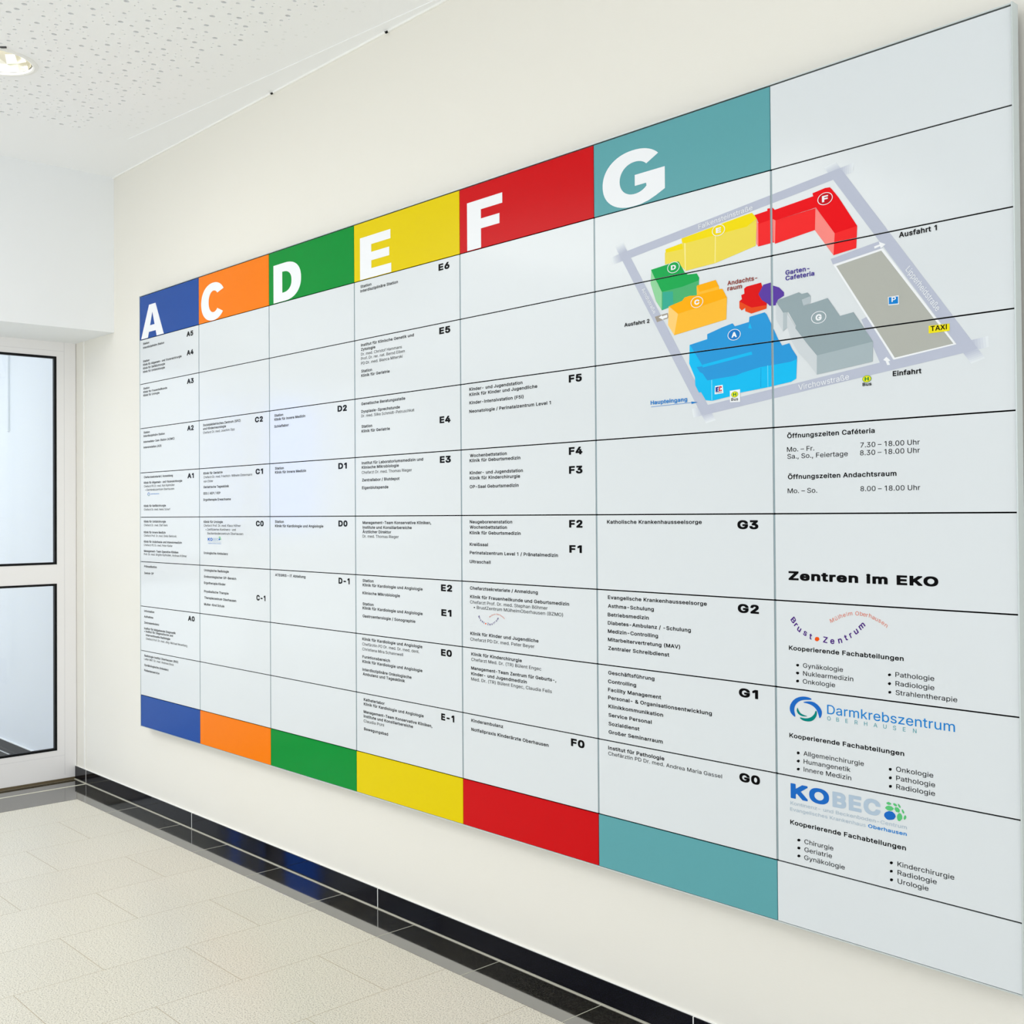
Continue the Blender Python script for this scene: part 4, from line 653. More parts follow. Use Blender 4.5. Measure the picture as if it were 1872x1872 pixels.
HOLES=[(1.332,-0.871,0.0085,0),(1.449,-0.707,0.0085,0),(1.583,-0.654,0.0085,0),(1.663,-0.524,0.0085,0),(1.795,-0.437,0.0085,0),(1.363,-0.744,0.0085,0),(1.209,-0.796,0.0085,0),(1.286,-0.674,0.0085,0),(1.413,-0.608,0.0085,0),(1.485,-0.549,0.0085,0),(1.669,-0.417,0.0085,0),(1.718,-0.35,0.0085,0),(1.368,-0.542,0.0085,0),(1.5,-0.454,0.0085,0),(1.587,-0.4,0.0085,0),(1.67,-0.305,0.0085,0),(1.152,-0.726,0.0085,0),(1.065,-0.762,0.0085,0),(1.116,-0.627,0.0085,0),(1.188,-0.568,0.0085,0),(1.376,-0.435,0.0085,0),(1.423,-0.368,0.0085,0),(1.507,-0.335,0.0085,0),(1.552,-0.266,0.0085,0),(0.992,-0.69,0.0085,0),(1.07,-0.56,0.0085,0),(1.203,-0.474,0.0085,0),(1.287,-0.418,0.0085,0),(1.374,-0.323,0.0085,0),(0.824,-0.644,0.0085,0),(0.894,-0.586,0.0085,0),(1.079,-0.454,0.0085,0),(1.126,-0.387,0.0085,0),(1.21,-0.354,0.0085,0),(1.253,-0.284,0.0085,0),(0.778,-0.578,0.0085,0),(0.908,-0.491,0.0085,0),(0.994,-0.437,0.0085,0),(1.078,-0.342,0.0085,0),(0.606,-0.604,0.0085,0),(0.787,-0.472,0.0085,0),(0.835,-0.406,0.0085,0),(0.918,-0.373,0.0085,0),(0.962,-0.303,0.0085,0),(0.534,-0.661,0.0085,0),(0.491,-0.596,0.0085,0),(0.619,-0.509,0.0085,0),(0.706,-0.455,0.0085,0),(0.787,-0.36,0.0085,0),(0.318,-0.621,0.0085,0),(0.499,-0.49,0.0085,0),(0.546,-0.424,0.0085,0),(0.629,-0.391,0.0085,0),(0.672,-0.322,0.0085,0),(0.334,-0.528,0.0085,0),(0.203,-0.614,0.0085,0),(0.5,-0.378,0.0085,0),(0.341,-0.409,0.0085,0),(0.212,-0.508,0.0085,0),(0.261,-0.442,0.0085,0),(0.385,-0.339,0.0085,0),(0.212,-0.396,0.0085,0),(1.285,-0.925,0.0064,0),(1.397,-0.813,0.0064,0),(1.421,-0.768,0.0064,0),(1.519,-0.689,0.0064,0),(1.698,-0.552,0.0064,0),(1.719,-0.508,0.0064,0),(1.82,-0.402,0.0064,0),(1.592,-0.571,0.0064,0),(1.696,-0.472,0.0064,0),(1.488,-0.625,0.0064,0),(1.403,-0.689,0.0064,0),(1.279,-0.799,0.0064,0),(1.193,-0.847,0.0064,0),(1.64,-0.493,0.0064,0),(1.527,-0.526,0.0064,0),(1.598,-0.46,0.0064,0),(1.724,-0.386,0.0064,0),(1.282,-0.714,0.0064,0),(1.24,-0.748,0.0064,0),(1.361,-0.63,0.0064,0),(1.407,-0.571,0.0064,0),(1.423,-0.526,0.0064,0),(1.525,-0.42,0.0064,0),(1.667,-0.336,0.0064,0),(1.1,-0.831,0.0064,0),(1.125,-0.786,0.0064,0),(1.222,-0.707,0.0064,0),(1.295,-0.59,0.0064,0),(1.401,-0.491,0.0064,0),(1.534,-0.377,0.0064,0),(1.596,-0.284,0.0064,0),(1.105,-0.707,0.0064,0),(1.188,-0.643,0.0064,0),(1.345,-0.511,0.0064,0),(1.428,-0.403,0.0064,0),(0.986,-0.816,0.0064,0),(1.23,-0.545,0.0064,0),(1.3,-0.478,0.0064,0),(1.374,-0.355,0.0064,0),(1.45,-0.294,0.0064,0),(1.502,-0.262,0.0064,0),(0.987,-0.731,0.0064,0),(0.946,-0.766,0.0064,0),(1.063,-0.649,0.0064,0),(1.108,-0.589,0.0064,0),(1.125,-0.545,0.0064,0),(1.227,-0.439,0.0064,0),(0.926,-0.723,0.0064,0),(1.0,-0.607,0.0064,0),(1.047,-0.529,0.0064,0),(1.103,-0.509,0.0064,0),(1.236,-0.396,0.0064,0),(1.296,-0.303,0.0064,0),(1.384,-0.255,0.0064,0),(0.893,-0.66,0.0064,0),(0.937,-0.564,0.0064,0),(1.006,-0.496,0.0064,0),(1.13,-0.422,0.0064,0),(0.771,-0.666,0.0064,0),(0.817,-0.607,0.0064,0),(1.077,-0.373,0.0064,0),(1.154,-0.313,0.0064,0),(1.205,-0.281,0.0064,0),(0.712,-0.625,0.0064,0),(0.832,-0.562,0.0064,0),(0.812,-0.528,0.0064,0),(0.934,-0.457,0.0064,0),(0.944,-0.414,0.0064,0),(0.756,-0.547,0.0064,0),(0.605,-0.679,0.0064,0),(0.841,-0.441,0.0064,0),(1.005,-0.322,0.0064,0),(1.09,-0.276,0.0064,0),(0.484,-0.684,0.0064,0),(0.528,-0.625,0.0064,0),(0.545,-0.581,0.0064,0),(0.647,-0.581,0.0064,0),(0.716,-0.515,0.0064,0),(0.645,-0.476,0.0064,0),(0.786,-0.392,0.0064,0),(0.861,-0.332,0.0064,0),(0.913,-0.3,0.0064,0),(0.655,-0.433,0.0064,0),(0.423,-0.643,0.0064,0),(0.469,-0.565,0.0064,0),(0.524,-0.546,0.0064,0),(0.714,-0.342,0.0064,0),(0.798,-0.293,0.0064,0),(0.361,-0.599,0.0064,0),(0.431,-0.533,0.0064,0),(0.552,-0.459,0.0064,0),(0.417,-0.473,0.0064,0),(0.368,-0.451,0.0064,0),(0.359,-0.494,0.0064,0),(0.259,-0.597,0.0064,0),(0.498,-0.41,0.0064,0),(0.574,-0.35,0.0064,0),(0.625,-0.319,0.0064,0),(0.181,-0.583,0.0064,0),(0.239,-0.563,0.0064,0),(0.264,-0.477,0.0064,0),(0.427,-0.359,0.0064,0),(0.512,-0.313,0.0064,0),(0.287,-0.368,0.0064,0),(0.338,-0.336,0.0064,0),(0.226,-0.331,0.0064,0),(1.804,-0.317,0.0085,0),(1.847,-0.247,0.0085,0),(1.828,-0.358,0.0064,0),(1.891,-0.266,0.0064,0),(1.975,-0.219,0.0064,0),(1.799,-0.245,0.0064,0),(1.747,-0.275,0.0064,0),(1.874,-0.379,0.0064,0),(1.68,-0.238,0.0064,0),(1.963,-0.285,0.0064,0),(1.664,-0.168,0.007,1),(1.597,-0.161,0.007,1),(1.525,-0.189,0.007,1),(1.438,-0.147,0.007,1),(1.419,-0.21,0.007,1),(1.323,-0.188,0.007,1),(1.259,-0.167,0.007,1),(1.197,-0.16,0.007,1),(1.196,-0.229,0.007,1),(1.124,-0.188,0.007,1),(1.015,-0.21,0.007,1),(1.038,-0.148,0.007,1),(0.916,-0.189,0.007,1),(0.862,-0.166,0.007,1),(0.794,-0.227,0.007,1),(0.796,-0.159,0.007,1),(0.719,-0.186,0.007,1),(0.673,-0.231,0.007,1),(0.615,-0.208,0.007,1),(0.634,-0.149,0.007,1),(0.518,-0.186,0.007,1),(0.456,-0.165,0.007,1),(0.389,-0.159,0.007,1),(0.585,-0.228,0.007,1),(1.075,-0.228,0.007,1)]

DL = (0.759, -0.807); DR = 0.129
def circle_pts(x, y, r, n, k=1.0): return [(x + r * math.cos(2 * math.pi * q / n), y + k * r * math.sin(2 * math.pi * q / n)) for q in range(n)]
holes = [(x, y, r) for x, y, r, kind in HOLES if kind == 0]
filled = [(x, y, r) for x, y, r, kind in HOLES if kind == 1]
def free(x, y, gap, L): return all((x - a) ** 2 + (y - b) ** 2 > (gap + c) ** 2 for a, b, c in L)
def perforated(x, y):
    edge = -0.315 + max(0.0, (x - 1.1)) * 0.13
    return x > 0.2 and y < edge and (x - DL[0]) ** 2 + (y - DL[1]) ** 2 > 0.165 ** 2
big = list(holes)
rnd = random.Random(3)
seen = []                                          # ceiling patch whose large holes are already listed
for t in range(9000):                              # the rest of the pattern: three hole sizes strewn evenly
    x, y = rnd.uniform(0.2, 3.1), rnd.uniform(-1.7, -0.1)
    r, gap = ((0.0085, 0.034), (0.0064, 0.028), (0.0030, 0.018))[0 if t < 1500 else 1 if t < 4000 else 2]
    if not perforated(x, y): continue
    if r > 0.004 and not (y < -0.80 - 0.16 * (x - 0.9) or x > 2.05): continue
    if free(x, y, gap, big): big.append((x, y, r))
for t in range(500):
    x, y = rnd.uniform(0.3, 2.4), rnd.uniform(-0.3, -0.1)
    y2 = -0.3 + 0.13 * max(0.0, x - 1.1)
    r = rnd.choice((0.0031, 0.0031, 0.006))
    if y > y2 + 0.02 and y < y2 + 0.13 and free(x, y, 0.02, filled) and free(x, y, 0.02, big): filled.append((x, y, r))
cu = bpy.data.curves.new('ceiling', 'CURVE'); cu.dimensions = '2D'; cu.fill_mode = 'BOTH'; cu.extrude = 0.005
def spline(pts):
    s = cu.splines.new('POLY'); s.points.add(len(pts) - 1)
    for q, p in enumerate(pts): s.points[q].co = (p[0], p[1], 0, 1)
    s.use_cyclic_u = True
CX0, CX1, CY0, CY1 = 0.1, 3.2, -1.8, WY + 0.002
spline([(CX0, CY0), (CX1, CY0), (CX1, CY1), (CX0, CY1)])
for x, y, r in big: spline(circle_pts(x, y, r, 14 if r > .004 else 8))
spline(circle_pts(DL[0], DL[1], DR + 0.004, 48))
tmp = bpy.data.objects.new('ceiling_curve', cu); COL.objects.link(tmp)
dg = bpy.context.evaluated_depsgraph_get(); dg.update()
plate = tmp.evaluated_get(dg).to_mesh()
k = MB(); k.mesh(plate, Matrix.Translation((0, 0, ZC + 0.005)), CEIL)
tmp.evaluated_get(dg).to_mesh_clear(); bpy.data.objects.remove(tmp)
k.box(XL, CX0, YB, WY + 0.002, ZC, ZC + 0.01, CEIL); k.box(CX1, XR, YB, WY + 0.002, ZC, ZC + 0.01, CEIL)
k.box(CX0, CX1, YB, CY0, ZC, ZC + 0.01, CEIL)
for x0, x1, y0, y1 in ((XL, XR, YB, DL[1] - 0.14), (XL, XR, DL[1] + 0.14, WY), (XL, DL[0] - 0.14, DL[1] - 0.14, DL[1] + 0.14), (DL[0] + 0.14, XR, DL[1] - 0.14, DL[1] + 0.14)):
    k.box(x0, x1, y0, y1, ZC + 0.0105, ZC + 0.03, FLEECE)
k.box(XL, XR, YB, WY, ZC + 0.2, ZC + 0.25, CEIL)
for x, y, r in filled:
    P = circle_pts(x, y, r, 12); c = len(k.v); k.v += [(p[0], p[1], ZC - 0.0003) for p in reversed(P)]; k.f.append(tuple(range(c, c + 12))); k.m.append(k.mi(FILLER))
structure(k.build('ceiling'))

# ------------------------------------------------------------------ recessed ceiling downlight
REFL = mat('faceted_reflector', (235, 233, 222), 0.12, 0.5, 0.9)
RING = mat('white_downlight_ring', (240, 241, 240), 0.35)
TUBE = mat('lamp_tube_glow', (255, 252, 240), 0.5, Emission_Color=(1.0, 0.97, 0.88, 1), Emission_Strength=4.2)
HOUSING = mat('lamp_housing', (60, 60, 62), 0.6)
lampo = label(empty('ceiling_downlight', (DL[0], DL[1], ZC)), 'round recessed downlight with a faceted reflector in the perforated ceiling', 'ceiling light')
def lathe(prof, n, m, name, parent, jitter=0.0):
    k = MB(); i = k.mi(m)
    for q in range(n):
        a = 2 * math.pi * q / n
        for r, z in prof:
            jr = r * (1 + jitter * random.uniform(-1, 1)); k.v.append((DL[0] + jr * math.cos(a), DL[1] + jr * math.sin(a), ZC + z))
    s = len(prof)
    for q in range(n):
        for t in range(s - 1):
            a, b = q * s + t, ((q + 1) % n) * s + t
            k.f.append((a, a + 1, b + 1, b)); k.m.append(i)
    return k.build(name, parent)
lathe([(DR, 0.012), (DR, -0.004), (DR + 0.006, -0.0065), (DR + 0.018, -0.004), (DR + 0.0195, 0.0005)], 64, RING, 'trim_ring', lampo)
lathe([(DR - 0.001, 0.004), (DR - 0.008, 0.032), (DR - 0.022, 0.062), (DR - 0.046, 0.09), (0.045, 0.112), (0.001, 0.116)], 18, REFL, 'reflector', lampo, 0.025)
for s in (-1, 1):
    k = MB()
    for q in range(10):
        a0, a1 = 2 * math.pi * q / 10, 2 * math.pi * (q + 1) / 10
        y = DL[1] + s * 0.03
        f = lambda a, x: (x, y + 0.012 * math.cos(a), ZC + 0.066 + 0.012 * math.sin(a))
        k.quad(f(a0, DL[0] - .06), f(a1, DL[0] - .06), f(a1, DL[0] + .06), f(a0, DL[0] + .06), TUBE)
    label(k.build('lamp_tube', lampo), 'glowing white lamp tube')
lathe([(DR + 0.003, 0.002), (DR + 0.003, 0.14), (0.001, 0.142)], 32, HOUSING, 'housing', lampo)
k = MB(); c0, ex, ey = Vector((0.917, -0.812)), Vector((0.728, 0.685)), Vector((-0.685, 0.728))
P = [c0 + ex * a + ey * b for a, b in ((-.012, -.004), (.012, -.004), (.009, .004), (-.009, .004))]
k.quad(*[(p.x, p.y, ZC - 0.004) for p in P], HOUSING)
for q in range(4): k.quad((P[q].x, P[q].y, ZC + 0.001), (P[q - 1].x, P[q - 1].y, ZC + 0.001), (P[q - 1].x, P[q - 1].y, ZC - 0.004), (P[q].x, P[q].y, ZC - 0.004), HOUSING)
label(k.build('spring_clip', lampo), 'small black clip at the ring edge')
area_lamp('downlight_beam', (DL[0], DL[1], ZC + 0.02), (0, 0, 0), 0.2, 0.2, 0.7, (1, 0.95, 0.86), 'DISK')

for x, lab in ((1.175, 'small dark hook under the ceiling edge above the orange header panel'), (1.98, 'small dark hook under the ceiling edge above the green header panel')):
    k = MB(); k.box(x - 0.006, x + 0.006, WY - 0.009, WY - 0.005, ZC - 0.010, ZC - 0.0035, GASKET); k.box(x - 0.002, x + 0.002, WY - 0.014, WY - 0.008, ZC - 0.008, ZC - 0.006, GASKET)
    label(k.build('ceiling_hook'), lab, 'hook', 'hooks along the ceiling edge')

# ------------------------------------------------------------------ the directory board
ROW = 0.2
ZJ = [Z5 + 4 * ROW + TOP] + [Z5 + (5 - j) * ROW for j in range(1, 10)] + [Z5 - 4 * ROW - BOT]
COLS = 'ACDEFGZ'
board = label(empty('directory_board', (3.5 * W, 0.02, ZJ[10])), 'large wall-mounted hospital directory board with seven colour-coded columns of white panels and a site map', 'directory sign')
X1 = 7 * W
k = MB(); k.box(0.002, X1 - 0.002, 0.0035, 0.016, ZJ[10] + 0.002, ZJ[0] - 0.002, BLACKB); label(k.build('backing_plate', board), 'black backing visible in the gaps between panels')
k = MB()
t = 0.003
k.box(-t, 0.0, -0.0015, 0.018, ZJ[10] - t, ZJ[0] + t, ALU); k.box(X1, X1 + t, -0.0055, 0.018, ZJ[10] - t, ZJ[0] + t, ALU)
k.box(0.0, X1, -0.0005, 0.018, ZJ[0], ZJ[0] + t, ALU); k.box(0.0, X1, -0.0005, 0.018, ZJ[10] - t, ZJ[10], ALU)
for x in (0.25, 1.5, 2.77, 4.02):
    for z in (ZJ[1] - .1, ZJ[9] + .1): k.box(x - 0.04, x + 0.04, 0.015, WY + 0.001, z - 0.04, z + 0.04, ALU)
label(k.build('frame', board), 'slim aluminium edge frame')
for i in range(1, 7):
    k = MB(); x = i * W + 0.001
    for j in range(1, 9):
        k.box(x - 0.0028, x + 0.0028, 0.0006, 0.005, ZJ[j + 1] + 0.002, ZJ[j] - 0.002, DIVID)
        k.box(x + 0.0028, x + 0.0045, 0.0002, 0.005, ZJ[j + 1] + 0.002, ZJ[j] - 0.002, ALU)
    k.build('column_divider', board)
NAMEC = dict(A='blue', C='orange', D='green', E='yellow', F='red', G='teal', Z='white')
panels = {}
for i, c in enumerate(COLS):
    for j in range(10):
        g = 0.0016
        x0, x1 = i * W + (0.0012 if j in (0, 9) else 0.0042), (i + 1) * W - (0.0012 if j in (0, 9) else 0.0024)
        if i == 0: x0 = 0.0012
        if i == 6: x1 = X1 - 0.003
        z0, z1 = ZJ[j + 1] + g, ZJ[j] - g
        if j == 0: z1 = ZJ[0] - 0.0036
        if j == 9: z0 = ZJ[10] + 0.001
        if j == 9: z1 = ZJ[9] - 0.0016
        nm = 'header_panel' if j == 0 else 'footer_panel' if j == 9 else 'row_panel'
        o = boxobj(nm, (x0, x1, 0.0, 0.0036, z0, z1), HC[c] if j in (0, 9) else PANEL, board)
        if j in (0, 9): label(o, '%s %s' % (NAMEC[c], nm.replace('_', ' ')))
        panels[(i, j)] = (o, x0, x1, z0, z1)
def panel_at(u, v):
    i = min(6, max(0, int(u / W))); j = 0
    while j < 9 and v < ZJ[j + 1]: j += 1
    return i, j
YP = -0.0004                                        # lettering sits a hair in front of the panel face

# header initials drawn as heavy grotesque capitals (unit square outlines)
def arc(cx, cy, rx, ry, a0, a1, n, p=2.0):
    out = []
    for q in range(n + 1):
        a = math.radians(a0 + (a1 - a0) * q / n); c, s = math.cos(a), math.sin(a)
        out.append((cx + rx * math.copysign(abs(c) ** (2 / p), c), cy + ry * math.copysign(abs(s) ** (2 / p), s)))
    return out
def initial(ch):
    """list of simple outlines (each a plain polygon; holes are cut by splitting)"""
    if ch == 'A':
        L = [(0, 0), (.31, 0), (.505, .76), (.505, 1), (.36, 1)]; Rr = [(.69, 0), (1, 0), (.645, 1), (.505, 1), (.505, .76)]
        bar = [(.352, .17), (.652, .17), (.60, .365), (.405, .365)]
        return [L, Rr, bar]
    if ch == 'E': return [[(0, 0), (1, 0), (1, .215), (.37, .215), (.37, .40), (.94, .40), (.94, .60), (.37, .60), (.37, .785), (.98, .785), (.98, 1), (0, 1)]]
    if ch == 'F': return [[(0, 0), (.40, 0), (.40, .395), (.92, .395), (.92, .60), (.40, .60), (.40, .79), (1, .79), (1, 1), (0, 1)]]
    if ch == 'D':
        o = arc(.42, .5, .58, .5, 90, -90, 26, 2.25); n = arc(.36, .5, .30, .275, 90, -90, 26, 2.3)
        return [[(0, 0), (.325, 0), (.325, 1), (0, 1)], [(.325, 1)] + o + [(.325, 0), (.325, .225)] + n[::-1] + [(.325, .775)]]
    if ch == 'C':
        return [arc(.5, .5, .5, .5, 32, 322, 44, 2.15) + arc(.52, .5, .205, .285, 316, 44, 34, 2.1)]
    if ch == 'G':
        ring_ = arc(.5, .5, .5, .5, 38, 270, 40, 2.15) + [(.62, 0.005), (.74, .035), (.86, .09), (1, .17), (1, .55), (.53, .55), (.53, .355), (.71, .355)]
        return [ring_ + arc(.53, .5, .245, .285, 318, 42, 32, 2.1)]
for i, c in enumerate('ACDEFG'):
    u0, u1, vt = HEAD[c]; o, x0, x1, z0, z1 = panels[(i, 0)]
    zb = z0 + 0.001 if c in 'AEDF' else z0 + 0.0005
    k = MB()
    for P in initial(c): k.poly([(u0 + p[0] * (u1 - u0), zb + p[1] * (vt - zb)) for p in P], YP, pm('print_white'))
    label(k.build('column_letter', o), 'big white letter %s' % c)

